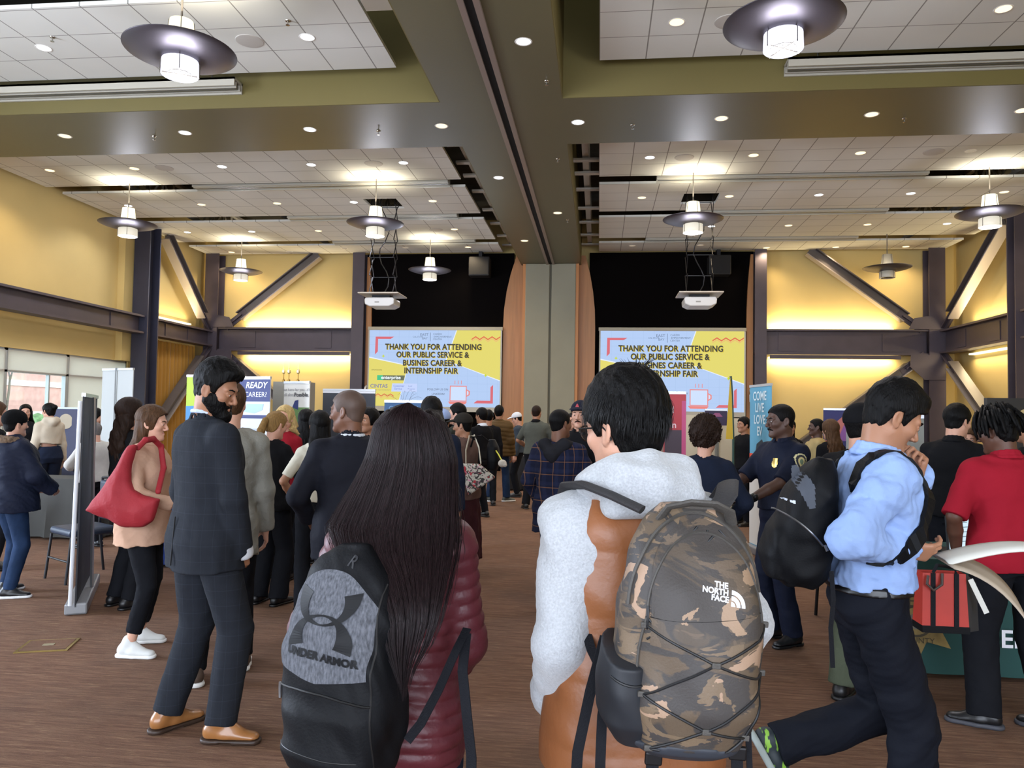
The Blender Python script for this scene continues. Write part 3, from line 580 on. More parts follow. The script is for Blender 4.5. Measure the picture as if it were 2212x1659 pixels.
for k in range(6): bpatch(r, f_, 'print_line', [(.1+.28*(k % 3), 1.2-.25*(k//3)), (.3+.28*(k % 3), 1.2-.25*(k//3)), (.3+.28*(k % 3), 1.4-.25*(k//3)), (.1+.28*(k % 3), 1.4-.25*(k//3))], 'a9b3c4')
r, f_, d = rollup('pull_up_banner', 'white pull-up banner with green photo band ending in the word Possible', 'banner', (-3.80, 8.95), (-3.42, 8.8), 1.95, .06, mat('banner_white', 'cfccc4', .6))
btext(r, f_, d, "out here for you...it's", .052, .5, 1.87, '77777a'); btext(r, f_, d, 'all about', .056, .25, 1.81, '77777a'); btext(r, f_, d, 'Possible.', .066, .7, 1.81, '2d2d33', weight=.002)
bpatch(r, f_, 'logo_mark', [(.35, 1.66), (.45, 1.74), (.58, 1.75), (.58, 1.63)], '2c3468'); bpatch(r, f_, 'green_photo', [(0, .9), (1, .9), (1, 1.66), (0, 1.66)], '5d7d48', .002); bpatch(r, f_, 'photo_people', [(.55, 1.2), (.95, 1.2), (.9, 1.62), (.62, 1.6)], 'c9c6cc', .005)
r, f_, d = rollup('pull_up_banner', 'black pull-up banner with a white top edge standing left of the bald man', 'banner', (-3.92, 10.6), (-3.15, 10.6), 1.92, .06, mat('charcoal_banner', '2c2f38', .6)); bpatch(r, f_, 'white_edge', [(0, 1.885), (1, 1.885), (1, 1.92), (0, 1.92)], 'd8d8dc')
r, f_, d = rollup('pull_up_banner', 'slate blue pull-up banner by the left window behind the person in cream hoodie', 'banner', (-9.5, 12.4), (-8.75, 12.25), 1.60, .06, mat('slate_banner', '4b4c66', .7))
m = MB().lathe([(.0005, 0), (.13, .002)], 28); M_ = Matrix.Translation(f_(.5, 1.38, .02)) @ Matrix.Rotation(PI/2, 4, 'X'); MB().add([M_ @ Vector(v) for v in m.v], m.f).build('round_crest', mat('crest_tan', 'b9ab95', .6), r)
r, f_, d = rollup('table_sign', 'rounded blue sign sticking up behind the long-haired woman', 'sign', (-2.36, 8.3), (-1.85, 8.3), 1.73, .06, mat('blue_sign', '1f4f7c', .5)); btext(r, f_, d, 'CAREER FAIR', .07, .5, 1.66, '6f93b5')
r, f_, d = rollup('pull_up_banner', 'red pull-up banner with white words and crowd photos beside the young man\'s head', 'banner', (.32, 8.9), (.98, 8.8), 1.88, .06, mat('red_banner', 'a02c33', .6, vary=(2, .1)))
for k, (t, u) in enumerate((('On', .62), ('Oakland', .55), ('New', .55), ('Hired On', .55))): btext(r, f_, d, t, .1, u, 1.78-.085*k, 'd9b9b9', weight=.002)
for k in range(9): bpatch(r, f_, 'photo_patch', [(.05+.3*(k % 3), .6+.3*(k//3)), (.33+.3*(k % 3), .6+.3*(k//3)), (.33+.3*(k % 3), .87+.3*(k//3)), (.05+.3*(k % 3), .87+.3*(k//3))], ['5b3f4a', '4a5f9c', '7a4a3c', '3e3550', '6c5a7c', '2c2a3c', '493a6c', '8a6a5a', '3a2a34'][k])
bpatch(r, f_, 'magenta_edge', [(.93, .4), (1, .4), (1, 1.8), (.93, 1.8)], 'b0406c')
# yellow feather flag
r = root('feather_flag', 'tall thin yellow feather flag with a dark green edge in front of the right screen', 'flag', (1.33, 8.0, 0)); m = MB()
m.poly([(1.29, 8.0, 1.40), (1.36, 8.0, 1.40), (1.345, 8.0, 1.9), (1.33, 8.0, 2.03)], (0, .01, 0)).build('cloth', mat('yellow_flag', 'b8961f', .7), r)
sm(MB().tube([(1.365, 8.01, .02), (1.365, 8.01, 1.4), (1.35, 8.01, 1.85), (1.337, 8.01, 2.04)], .012, 8).build('pole', mat('green_pole', '1d3d33', .5), r)); MB().lathe([(.001, 0), (.18, 0), (.17, .02), (.02, .04)], 20, (1.365, 8.01, 0)).build('base', M_blkm, r)
# cream display wall below the right screen
r = root('display_wall', 'cream panel display stand below the right screen', 'display', (2.2, 13.0, 0)); M_cr = mat('cream_panel', 'c2b8a0', .8)
MB().box(1.42, 1.95, 13.0, 13.05, 0, 1.66).build('panel', M_cr, r); MB().box(1.98, 2.42, 13.0, 13.05, 0, 1.62).build('panel', M_cr, r); MB().box(1.95, 1.98, 12.98, 13.07, 0, 1.68).build('post', M_al2, r)
r, f_, d = rollup('table_sign', 'dark purple sign with a pink arc below the right screen', 'sign', (1.70, 12.6), (2.05, 12.6), 1.74, 1.5, mat('purple_print', '2b2040', .6), base=False); bpatch(r, f_, 'pink_arc', [(.3, 1.64), (.45, 1.70), (.65, 1.70), (.8, 1.64)], '8a4a70')
MB().box(1.86, 1.89, 12.6, 12.63, 0, 1.5).build('pole', M_al2, r)
# sky blue banner, slanted
r, f_, d = rollup('pull_up_banner', 'sky blue pull-up banner with white words and an orange-red foot panel, left of the officer', 'banner', (1.86, 9.75), (1.97, 9.1), 2.0, .06, mat('sky_banner', '5b9cb8', .6, vary=(1.5, .12)))
for k, t in enumerate(('COME', 'LIVE', 'LOVE', 'EV')): btext(r, f_, d, t, .15, .5, 1.88-.14*k, 'c8dbe0', weight=.003)
bpatch(r, f_, 'robot_print', [(.3, 1.22), (.7, 1.21), (.75, 1.29), (.6, 1.37), (.35, 1.31)], '24333d'); bpatch(r, f_, 'orange_panel', [(0, 1.0), (1, 1.0), (1, 1.19), (0, 1.19)], 'cf4a30'); btext(r, f_, d, 'hrbf', .15, .5, 1.09, 'f0d6cc', weight=.003); bpatch(r, f_, 'white_panel', [(0, .1), (1, .1), (1, .98), (0, .98)], 'd0cdc4')
# navy / orange banner, grey back, black display on the right
r, f_, d = rollup('pull_up_banner', 'navy pull-up banner with an orange and violet arc at the far right', 'banner', (3.42, 12.2), (4.0, 12.1), 1.77, .06, mat('indigo_banner', '22235c', .6))
bpatch(r, f_, 'arc_print', [(.2, 1.4), (.28, 1.57), (.5, 1.69), (.8, 1.71), (1, 1.67), (1, 1.3), (.3, 1.3)], 'a8625a'); bpatch(r, f_, 'arc_inner', [(.4, 1.4), (.5, 1.55), (.7, 1.62), (1, 1.6), (1, 1.3), (.4, 1.3)], '7a4a8c', .005); bpatch(r, f_, 'orange_strip', [(0, .5), (.2, .5), (.2, 1.3), (0, 1.3)], 'd06a22', .005)
r, f_, d = rollup('pull_up_banner', 'plain grey back of a banner between the blue-shirt man and the black polo man', 'banner', (2.20, 7.15), (2.80, 7.0), 1.64, .06, mat('grey_banner_back', 'a3a5a2', .8))
for o in r.children:
    if o.name.startswith('banner_cloth'): o.data.materials[0] = mat('grey_board', '85857e', .8)
r = root('display_screen', 'large black display screen seen above the man with twisted hair', 'display', (4.6, 7.6, 0)); MB().box(3.6, 5.2, 7.6, 7.66, 1.15, 1.84).build('panel', mat('black_display', '141416', .35), r); MB().box(4.35, 4.45, 7.62, 7.68, 0, 1.2).build('stand', M_blkm, r); MB().box(4.0, 4.8, 7.4, 7.9, 0, .03).build('foot', M_blkm, r)
# ---- tables with cloths
def cloth_table(x0, x1, y0, y1, h, m, lb, name='table_with_cloth', z0=.03, fold=.02, seed=0):
    r = root(name, lb, 'table', ((x0+x1)/2, (y0+y1)/2, 0)); rnd = random.Random(seed)
    mb = MB(); per = []; N_ = 16
    for i in range(N_*4):
        s, t = divmod(i, N_); t /= N_
        p = [(x0+(x1-x0)*t, y0), (x1, y0+(y1-y0)*t), (x1-(x1-x0)*t, y1), (x0, y1-(y1-y0)*t)][s]; nrm = [(0, -1), (1, 0), (0, 1), (-1, 0)][s]; per.append((p, nrm))
    n = len(per); vs = []; ph = [rnd.uniform(0, 6) for _ in range(3)]
    for lev, (z, k) in enumerate(((h, 0), (h-.015, .4), (h*.6, 1), (h*.3, 1.4), (z0, 1.8))):
        for i, (p, nr) in enumerate(per):
            w = fold*k*(.6+math.sin(i*1.9+ph[0])+.6*math.sin(i*3.1+ph[1])); vs.append((p[0]+nr[0]*w, p[1]+nr[1]*w, z))
    fs = [(l*n+(i+1) % n, l*n+i, (l+1)*n+i, (l+1)*n+(i+1) % n) for l in range(4) for i in range(n)]+[tuple(range(n))]
    mb.add(vs, fs); c = sm(mb.build('tablecloth', m, r), .8)
    lg = MB()
    for sx, sy in ((x0+.1, y0+.1), (x1-.1, y0+.1), (x1-.1, y1-.1), (x0+.1, y1-.1)): MB().tube([(sx, sy, 0), (sx, sy, h-.02)], .015, 8).build('leg', M_al2, r)
    return r
M_royal = mat('royal_blue_cloth', '1f3c86', .8, vary=(2, .15)); M_teal = mat('dark_green_cloth', '1d4744', .8, vary=(2, .1)); M_tgrey = mat('charcoal_cloth', '3b3a36', .85, vary=(2, .15)); M_tblk = mat('black_cloth', '17171a', .85)
cloth_table(-4.72, -3.45, 7.45, 8.15, .74, M_royal, 'table with royal blue cloth behind the woman with the red tote', seed=1)
cloth_table(-7.9, -6.1, 8.75, 9.25, .74, M_tgrey, 'table with charcoal grey cloth left of the grey banner', seed=2)
tt = cloth_table(1.74, 3.7, 5.15, 5.9, .74, M_teal, 'table with dark green cloth and gold star emblem in front of the man in red', seed=3, fold=.006)
# star emblem with letters on the green cloth
st = MB(); cx_, cz_ = 1.99, .36
pts = []
for k in range(14):
    a = PI/2+k*PI/7+PI/7; rr = .26 if k % 2 == 0 else .14; pts.append((cx_+rr*math.cos(a), 5.105, cz_+rr*math.sin(a)))
st.poly(pts, (0, .004, 0)).build('star_emblem', mat('gold_print', '8f7a4a', .5, .3, vary=(12, .35)), tt)
def disc_y(cx, y, cz, r0, r1, nm, m, par):
    b = MB(); n = 28; vs = []
    for rr in (r0, r1): vs += [(cx+rr*math.cos(2*PI*k/n), y, cz+rr*math.sin(2*PI*k/n)) for k in range(n)]
    return b.add(vs, [(k, (k+1) % n, n+(k+1) % n, n+k) for k in range(n)]).build(nm, m, par)
disc_y(cx_, 5.102, cz_, .085, .1, 'emblem_ring', mat('emblem_dark', '3c3422', .6), tt); disc_y(cx_, 5.1, cz_, .0001, .05, 'emblem_centre', mat('emblem_grey', '6c6a62', .6), tt)
m = MB(); put_text(m, 'SHERIFF', .1, (cx_, 5.099, cz_+.12), (1, 0, 0), (0, 0, 1)); m.build('emblem_lettering', mat('emblem_dark', '3c3422', .6), tt); m = MB(); put_text(m, 'COUNTY', .05, (cx_, 5.099, cz_-.12), (1, 0, 0), (0, 0, 1)); m.build('emblem_lettering', mat('emblem_dark', '3c3422', .6), tt)
m = MB(); put_text(m, 'SHERIFF', .15, (2.56, 5.095, .27), (1, 0, 0), (0, 0, 1), weight=.003); m.build('white_lettering', mat('ink_eef0f8', 'eef0f8', .6), tt)
cloth_table(-1.9, -.9, 16.4, 17.0, .74, M_tblk, 'small black-clothed table at the back near the folding wall', seed=4)
cloth_table(-6.5, -3.3, 14.0, 14.7, .74, M_tblk, 'long black-clothed table below the left screen', seed=5); cloth_table(2.5, 4.2, 12.6, 13.2, .74, M_tblk, 'black-clothed table below the right screen', seed=6)
cloth_table(3.3, 4.6, 9.5, 9.9, .74, M_tblk, 'black-clothed table behind the officer', seed=7); cloth_table(-10.6, -8.9, 11.6, 11.95, .74, M_tgrey, 'charcoal-clothed table near the window', seed=8)
def chair(x, y, rz, lb, m):
    r = root('banquet_chair', lb, 'chair', (x, y, 0), rz)
    bevel(MB().box(-.22, .22, -.22, .22, .42, .49).build('seat', m, r, local=1), .03, 3)
    bevel(MB().box(-.21, .21, -.27, -.22, .52, .90).build('backrest', m, r, local=1), .025, 3)
    for sx in (-1, 1):
        sm(MB().tube([(sx*.21, -.25, .92), (sx*.22, -.24, .45), (sx*.23, -.3, 0)], .013, 8).build('leg', M_blkm, r, local=1)); sm(MB().tube([(sx*.21, .2, .42), (sx*.22, .24, 0)], .013, 8).build('leg', M_blkm, r, local=1))
    sm(MB().tube([(-.21, -.25, .92), (0, -.26, .94), (.21, -.25, .92)], .013, 8).build('back_frame', M_blkm, r, local=1)); MB().tube([(-.22, .22, .2), (.22, .22, .2)], .01, 8).build('stretcher', M_blkm, r, local=1)
    return r
M_nav = mat('navy_vinyl', '1d2a3d', .5); chair(-4.85, 6.85, 2.6, 'navy banquet chair with black frame behind the red tote bag', M_nav)
chair(3.2, 6.9, PI, 'navy chair behind the green-clothed table', M_nav); chair(-7.1, 8.2, .4, 'navy banquet chair beside the charcoal-clothed table', M_nav)
# laptop on the green table
r = root('laptop', 'open laptop with a bright white page on the green-clothed table', 'laptop', (2.38, 5.40, .745)); MB().box(2.24, 2.54, 5.30, 5.52, .745, .765).build('keyboard_base', mat('dark_plastic', '1c1c20', .4), r)
A0 = Vector((2.24, 5.24, .77)); ux = Vector((.25, .16, 0)).normalized(); up = Vector((-.05, .02, 1)).normalized(); nn = ux.cross(up)
MB().poly([A0, A0+ux*.33, A0+ux*.33+up*.23, A0+up*.23], nn*-.01).build('lid', mat('dark_plastic', '1c1c20', .4), r)
q = A0+nn*.002; MB().poly([q+ux*.012+up*.012, q+ux*.318+up*.012, q+ux*.318+up*.218, q+ux*.012+up*.218], nn*.001).build('display', glow('laptop_page', 'cfe6f5', .9), r)
m = MB()
for k in range(5): m.poly([q+nn*.002+ux*.05+up*(.18-.03*k), q+nn*.002+ux*(.2+.02*(k % 3))+up*(.18-.03*k), q+nn*.002+ux*(.2+.02*(k % 3))+up*(.186-.03*k), q+nn*.002+ux*.05+up*(.186-.03*k)], nn*.0005)
m.build('page_text', glow('laptop_ink', '93a9b8', .7), r)
# paper bag, trophies, brass plate
r = root('paper_bag', 'open brown paper bag standing on the charcoal-clothed table', 'bag', (-6.30, 8.95, .745)); b = MB(); x, y, z = -6.30, 8.95, .745
lo = [(x-.09, y-.06, z), (x+.09, y-.06, z), (x+.09, y+.06, z), (x-.09, y+.06, z)]; hi = [(x-.13, y-.08, z+.34), (x+.12, y-.08, z+.33), (x+.13, y+.08, z+.35), (x-.12, y+.08, z+.34)]
b.add(lo+hi, [(0, 3, 2, 1), (0, 1, 5, 4), (1, 2, 6, 5), (2, 3, 7, 6), (3, 0, 4, 7)]).build('bag', mat('kraft_paper', 'b59f78', .85, vary=(8, .15)), r)
m = MB()
for k in range(7): m.tube([(x+.02*k-.06, y, z+.2), (x+.03*k-.08, y+.02*(k % 2), z+.40+.03*(k % 3))], .008, 5)
m.build('stuffing', mat('white_tissue', 'd8dce0', .8), r)
for k, px in enumerate((-3.96, -3.89, -3.77)):
    r = root('trophy', ['leftmost', 'middle', 'rightmost'][k]+' of three small gold trophies standing above the white banner', 'trophy', (px, 9.3, 1.98))
    sm(MB().lathe([(.001, 0), (.018, 0), (.018, .03), (.006, .04), (.006, .10)], 12, (px, 9.3, 1.98)).build('stem', mat('dark_gold', '8a6a2a', .3, .8), r)); sm(MB().lathe([(.006, .10), (.022, .12), (.022, .15), (.005, .17), (.003, .24)], 12, (px, 9.3, 1.98)).build('figure', mat('bright_gold', 'e0c68a', .25, .7), r))
MB().box(-4.05, -3.6, 9.2, 9.45, 0, 1.98).build('plinth', mat('plinth_grey', '8b877c', .8)); tag(bpy.data.objects['plinth'], 'tall narrow plinth hidden behind the white banner that carries the trophies', 'plinth')
r = root('floor_plate', 'square brass electrical floor plate let into the carpet at lower left', 'floor plate', (-3.67, 4.86, 0), .35)
MB().box(-.16, .16, -.14, .14, 0, .006).build('frame', mat('brass', 'a08a50', .35, .8), r, local=1); MB().box(-.14, .14, -.12, .12, .006, .008).build('carpet_lid', M_carpet, r, local=1); MB().box(-.03, .04, -.02, .02, .008, .011).build('latch', mat('steel_latch', 'b8b49c', .3, .8), r, local=1)
for x, lb in ((-6.8, 'left screen'), (4.2, 'right screen')):
    r = root('security_camera', 'small white wall camera beside the '+lb, 'camera', (x, 21.95, 2.35)); sm(MB().tube([(x, 22.0, 2.42), (x, 21.85, 2.36), (x, 21.8, 2.3)], .03, 8).build('arm', M_white, r)); sm(MB().tube([(x, 21.8, 2.3), (x+.03, 21.78, 2.1)], [.06, .09], 12).build('body', M_white, r))

r = root('work_jacket', 'black jacket with yellow letters hung over a chair behind the green-clothed table', 'jacket', (2.02, 5.98, .50)); bevel(MB().box(1.80, 2.26, 5.98, 6.10, .50, 1.02).build('jacket', mat('black_jacket_cloth', '101012', .8), r), .04, 3)
m = MB(); put_text(m, 'SHERIFF', .085, (2.03, 5.972, .90), (1, 0, 0), (0, 0, 1), weight=.004); m.build('yellow_lettering', mat('ink_yellow', 'c79a2a', .6), r)
chair(2.03, 6.34, PI, 'navy banquet chair carrying the black lettered jacket', M_nav)
# ================================================================== SOLID-SURFACE SCULPTING (distance fields -> one continuous mesh)
F4 = np.float32
def V3(*a): return np.array(a, dtype=float)
class Vol:
    def __init__(s, lo, hi, h):
        s.h = h; s.lo = np.array(lo, float); n = np.ceil((np.array(hi, float)-s.lo)/h).astype(int)+2; s.n = n
        s.D = np.full(tuple(n), 1.0, F4); s.ax = [(s.lo[i]+h*np.arange(n[i])).astype(F4) for i in range(3)]
    def sl(s, lo, hi, m):
        a = [max(0, int((lo[i]-m-s.lo[i])/s.h)) for i in range(3)]; b = [min(int(s.n[i]), int((hi[i]+m-s.lo[i])/s.h)+2) for i in range(3)]
        if any(b[i] <= a[i] for i in range(3)): return None, None
        sl = tuple(slice(a[i], b[i]) for i in range(3)); x, y, z = (s.ax[i][a[i]:b[i]] for i in range(3))
        return sl, (x[:, None, None], y[None, :, None], z[None, None, :])
    def add(s, pr, k=.02):
        fn, lo, hi = pr; sl, P = s.sl(lo, hi, k+2*s.h)
        if sl is None: return s
        d = fn(*P); a = s.D[sl]
        if k > 0: hh = np.clip(.5+.5*(a-d)/k, 0, 1); s.D[sl] = a*(1-hh)+d*hh-k*hh*(1-hh)
        else: s.D[sl] = np.minimum(a, d)
        return s
    def cut(s, pr, k=.01):
        fn, lo, hi = pr; sl, P = s.sl(lo, hi, k+2*s.h)
        if sl is None: return s
        d = -fn(*P); a = s.D[sl]
        if k > 0: hh = np.clip(.5-.5*(a-d)/k, 0, 1); s.D[sl] = a*(1-hh)+d*hh+k*hh*(1-hh)
        else: s.D[sl] = np.maximum(a, d)
        return s
    def clip(s, fn): s.D = np.maximum(s.D, fn(s.ax[0][:, None, None], s.ax[1][None, :, None], s.ax[2][None, None, :]).astype(F4)); return s
    def warp(s, fn): s.D = s.D+fn(s.ax[0][:, None, None], s.ax[1][None, :, None], s.ax[2][None, None, :]).astype(F4); return s
    def mesh(s, relax=1):
        D = s.D.copy(); D[0] = D[-1] = 1; D[:, 0] = D[:, -1] = 1; D[:, :, 0] = D[:, :, -1] = 1
        ng = D < 0; c = np.zeros(tuple(s.n-1), np.int8); offs = [(i, j, k) for i in (0, 1) for j in (0, 1) for k in (0, 1)]
        for i, j, k in offs: c += ng[i:s.n[0]-1+i, j:s.n[1]-1+j, k:s.n[2]-1+k]
        I = np.argwhere((c > 0) & (c < 8)); m = len(I)
        if m == 0: return np.zeros((0, 3)), np.zeros((0, 4), int)
        idx = np.full(tuple(s.n-1), -1, np.int64); idx[I[:, 0], I[:, 1], I[:, 2]] = np.arange(m)
        cv = {o: D[I[:, 0]+o[0], I[:, 1]+o[1], I[:, 2]+o[2]] for o in offs}; P = np.zeros((m, 3)); W_ = np.zeros(m)
        for a in offs:
            for ax in range(3):
                if a[ax]: continue
                b = list(a); b[ax] = 1; b = tuple(b); va, vb = cv[a], cv[b]; w = (va < 0) != (vb < 0)
                t = np.where(w, va/np.where(w, va-vb, 1), 0); q = np.repeat(np.array(a, float)[None], m, 0); q[:, ax] += t; P += q*w[:, None]; W_ += w
        P = (P/W_[:, None]+I)*s.h+s.lo; Fs = []
        for ax in range(3):
            u, v = [(1, 2), (2, 0), (0, 1)][ax]; sA = [slice(None)]*3; sB = [slice(None)]*3; sA[ax] = slice(0, -1); sB[ax] = slice(1, None)
            A, B_ = ng[tuple(sA)], ng[tuple(sB)]; E = np.argwhere(A != B_); E = E[(E[:, u] > 0) & (E[:, v] > 0) & (E[:, u] < s.n[u]-1) & (E[:, v] < s.n[v]-1)]
            q = []
            for du, dv in ((1, 1), (0, 1), (0, 0), (1, 0)):
                e = E.copy(); e[:, u] -= du; e[:, v] -= dv; q.append(idx[e[:, 0], e[:, 1], e[:, 2]])
            q = np.stack(q, 1); fl = ~A[E[:, 0], E[:, 1], E[:, 2]]; q[fl] = q[fl][:, ::-1]; Fs.append(q)
        Fq = np.concatenate(Fs)
        for _ in range(relax):
            S_ = np.zeros_like(P); n_ = np.zeros(len(P))
            for i in range(4):
                np.add.at(S_, Fq[:, i], P[Fq[:, (i+1) % 4]]); np.add.at(S_, Fq[:, i], P[Fq[:, (i+3) % 4]]); np.add.at(n_, Fq[:, i], 2)
            P = P*.5+S_/np.maximum(n_, 1)[:, None]*.5
        return P, Fq
def np_obj(name, VF, m, parent=None, mtx=None):
    Vs = []; Fs = []; k = 0
    for V_, F_ in (VF if isinstance(VF, list) else [VF]):
        if len(V_) == 0: continue
        Vs.append(V_); Fs.append(F_+k); k += len(V_)
    if not Vs: return None
    V_ = np.concatenate(Vs); F_ = np.concatenate(Fs)
    me = bpy.data.meshes.new(name); me.vertices.add(len(V_)); me.vertices.foreach_set('co', V_.astype(F4).ravel()); n = F_.shape[1]
    me.loops.add(F_.size); me.loops.foreach_set('vertex_index', F_.astype(np.int32).ravel()); me.polygons.add(len(F_))
    me.polygons.foreach_set('loop_start', np.arange(0, F_.size, n, dtype=np.int32)); me.update(calc_edges=True); me.validate(); me.shade_smooth()
    o = bpy.data.objects.new(name, me); COL.objects.link(o)
    if m: me.materials.append(m)
    if parent is not None: o.parent = parent
    return o
def xf(VF, M):
    A = np.array(M); return (VF[0] @ A[:3, :3].T+A[:3, 3], VF[1])
def cap(a, b, ra, rb=None, flat=None, baff=None):
    a = np.array(a, float); b = np.array(b, float); rb = ra if rb is None else rb; d = b-a; L2 = max(float(d@d), 1e-9); Ln = math.sqrt(L2); R_ = max(ra, rb)+(baff[0] if baff else 0)
    if flat is not None: u = np.array(flat[0], float); u /= np.linalg.norm(u); ft = flat[1]
    def fn(X, Y, Z):
        px, py, pz = X-F4(a[0]), Y-F4(a[1]), Z-F4(a[2]); t = np.clip((px*F4(d[0])+py*F4(d[1])+pz*F4(d[2]))/F4(L2), 0, 1)
        qx, qy, qz = px-t*F4(d[0]), py-t*F4(d[1]), pz-t*F4(d[2])
        if flat is not None:
            w = (qx*u[0]+qy*u[1]+qz*u[2])*(1/ft-1); qx = qx+w*u[0]; qy = qy+w*u[1]; qz = qz+w*u[2]
        r = ra+(rb-ra)*t; o = np.sqrt(qx*qx+qy*qy+qz*qz)-r
        if baff: o = o-baff[0]*(np.abs(np.sin(PI*(t*Ln+baff[2])/baff[1]))**.6)
        return o.astype(F4)
    e = R_*(1 if flat is None else max(1, ft)); return fn, np.minimum(a, b)-e, np.maximum(a, b)+e
def ell(c, r, R=None):
    c = np.array(c, float); r = np.array(r, float); A = None if R is None else np.array(R.to_3x3().transposed() if hasattr(R, 'to_3x3') else R.transposed(), float)
    def fn(X, Y, Z):
        x, y, z = X-F4(c[0]), Y-F4(c[1]), Z-F4(c[2])
        if A is not None: x, y, z = (A[0, 0]*x+A[0, 1]*y+A[0, 2]*z, A[1, 0]*x+A[1, 1]*y+A[1, 2]*z, A[2, 0]*x+A[2, 1]*y+A[2, 2]*z)
        k0 = np.sqrt((x/r[0])**2+(y/r[1])**2+(z/r[2])**2); k1 = np.sqrt((x/r[0]**2)**2+(y/r[1]**2)**2+(z/r[2]**2)**2)
        return (k0*(k0-1)/np.maximum(k1, 1e-6)).astype(F4)
    m = r if A is None else np.full(3, r.max()); return fn, c-m, c+m
def rbox(c, hs, rad, R=None):
    c = np.array(c, float); hs = np.array(hs, float)-rad; A = None if R is None else np.array(R.to_3x3().transposed(), float)
    def fn(X, Y, Z):
        x, y, z = X-F4(c[0]), Y-F4(c[1]), Z-F4(c[2])
        if A is not None: x, y, z = (A[0, 0]*x+A[0, 1]*y+A[0, 2]*z, A[1, 0]*x+A[1, 1]*y+A[1, 2]*z, A[2, 0]*x+A[2, 1]*y+A[2, 2]*z)
        x, y, z = np.abs(x)-hs[0], np.abs(y)-hs[1], np.abs(z)-hs[2]
        return (np.sqrt(np.maximum(x, 0)**2+np.maximum(y, 0)**2+np.maximum(z, 0)**2)+np.minimum(np.maximum(np.maximum(x, y), z), 0)-rad).astype(F4)
    e = np.linalg.norm(hs)+rad if A is not None else hs+rad; return fn, c-e, c+e
def stack(st, p=2.3, baff=None):
    """st: list of (z, cx, cy, rx, ry) from low to high; a smooth elliptical trunk"""
    st = np.array(sorted(st)); z0, z1 = st[0, 0], st[-1, 0]; mx = st[:, 3].max()+.05
    zz = np.linspace(z0, z1, 60); T = [np.interp(zz, st[:, 0], st[:, i]) for i in range(1, 5)]
    for _ in range(3): T = [np.convolve(np.pad(t, 1, 'edge'), [.25, .5, .25], 'valid') for t in T]
    def fn(X, Y, Z):
        zc = np.clip(Z, z0, z1); cx, cy, rx, ry = (np.interp(zc, zz, t).astype(F4) for t in T)
        q = (np.abs((X-cx)/rx)**p+np.abs((Y-cy)/ry)**p)**(1/p); m = np.minimum(rx, ry); d = (q-1)*m
        if baff: d = d-baff[0]*(np.abs(np.sin(PI*(Z+baff[2]+.012*np.sin(9*X+3*Y))/baff[1]))**.6)
        e = np.maximum(z0-Z, Z-z1); return np.where(e > 0, np.sqrt(np.maximum(d, 0)**2+e*e)+np.minimum(d, 0)*0+np.where(d < 0, 0, 0), np.maximum(d, e)).astype(F4)
    cx, cy = st[:, 1], st[:, 2]; return fn, V3(cx.min()-mx, cy.min()-mx, z0), V3(cx.max()+mx, cy.max()+mx, z1)
def polyprism(poly, y0, th, rad, bulge=0.0):
    P = np.array(poly, float); lo = P.min(0)-rad; hi = P.max(0)+rad; T = th+bulge+rad
    def fn(X, Y, Z):
        X, Z = np.broadcast_arrays(X, Z); d = np.full(X.shape, 1e9); ins = np.zeros(X.shape, bool); n = len(P)
        for i in range(n):
            a, b = P[i], P[(i+1) % n]; e = b-a; wx, wz = X-a[0], Z-a[1]; t = np.clip((wx*e[0]+wz*e[1])/(e@e), 0, 1); d = np.minimum(d, (wx-e[0]*t)**2+(wz-e[1]*t)**2)
            c = ((a[1] > Z) != (b[1] > Z)) & (X < (b[0]-a[0])*(Z-a[1])/((b[1]-a[1]) or 1e-9)+a[0]); ins ^= c
        d = np.sqrt(d)*np.where(ins, -1, 1); q = d+rad; w = np.abs(Y-y0)-(th+bulge*np.clip(-d/.12, 0, 1)**.7)+rad
        return (np.sqrt(np.maximum(q, 0)**2+np.maximum(w, 0)**2)+np.minimum(np.maximum(q, w), 0)-rad).astype(F4)
    return fn, V3(lo[0], y0-T, lo[1]), V3(hi[0], y0+T, hi[1])
def wrk(f, amp, sd, sx=1, sy=1, sz=1):
    r = np.random.RandomState(sd); A = r.uniform(-1, 1, (5, 3)); ph = r.uniform(0, 6.3, 5)
    def fn(X, Y, Z):
        x, y, z = X*sx*f, Y*sy*f, Z*sz*f; o = 0
        w = np.sin(A[0, 0]*x+A[0, 1]*y+A[0, 2]*z+ph[0])
        for k in range(1, 5): o = o+np.sin((A[k, 0]*x+A[k, 1]*y+A[k, 2]*z)*(1+.5*k)+ph[k]+1.6*w)/(1+.3*k)
        return o*(amp/2.2)
    return fn
def unit(v): v = np.array(v, float); return v/max(np.linalg.norm(v), 1e-9)
def ik(S_, T, l1, l2, pole):
    S_ = np.array(S_, float); T = np.array(T, float); d = T-S_; L = np.linalg.norm(d); Lc = min(L, (l1+l2)*.999); dn = d/max(L, 1e-6); T = S_+dn*Lc
    a = (l1*l1-l2*l2+Lc*Lc)/(2*Lc); h = math.sqrt(max(l1*l1-a*a, 0)); p = np.array(pole, float); p = p-dn*(p@dn); return S_+dn*a+unit(p)*h, T
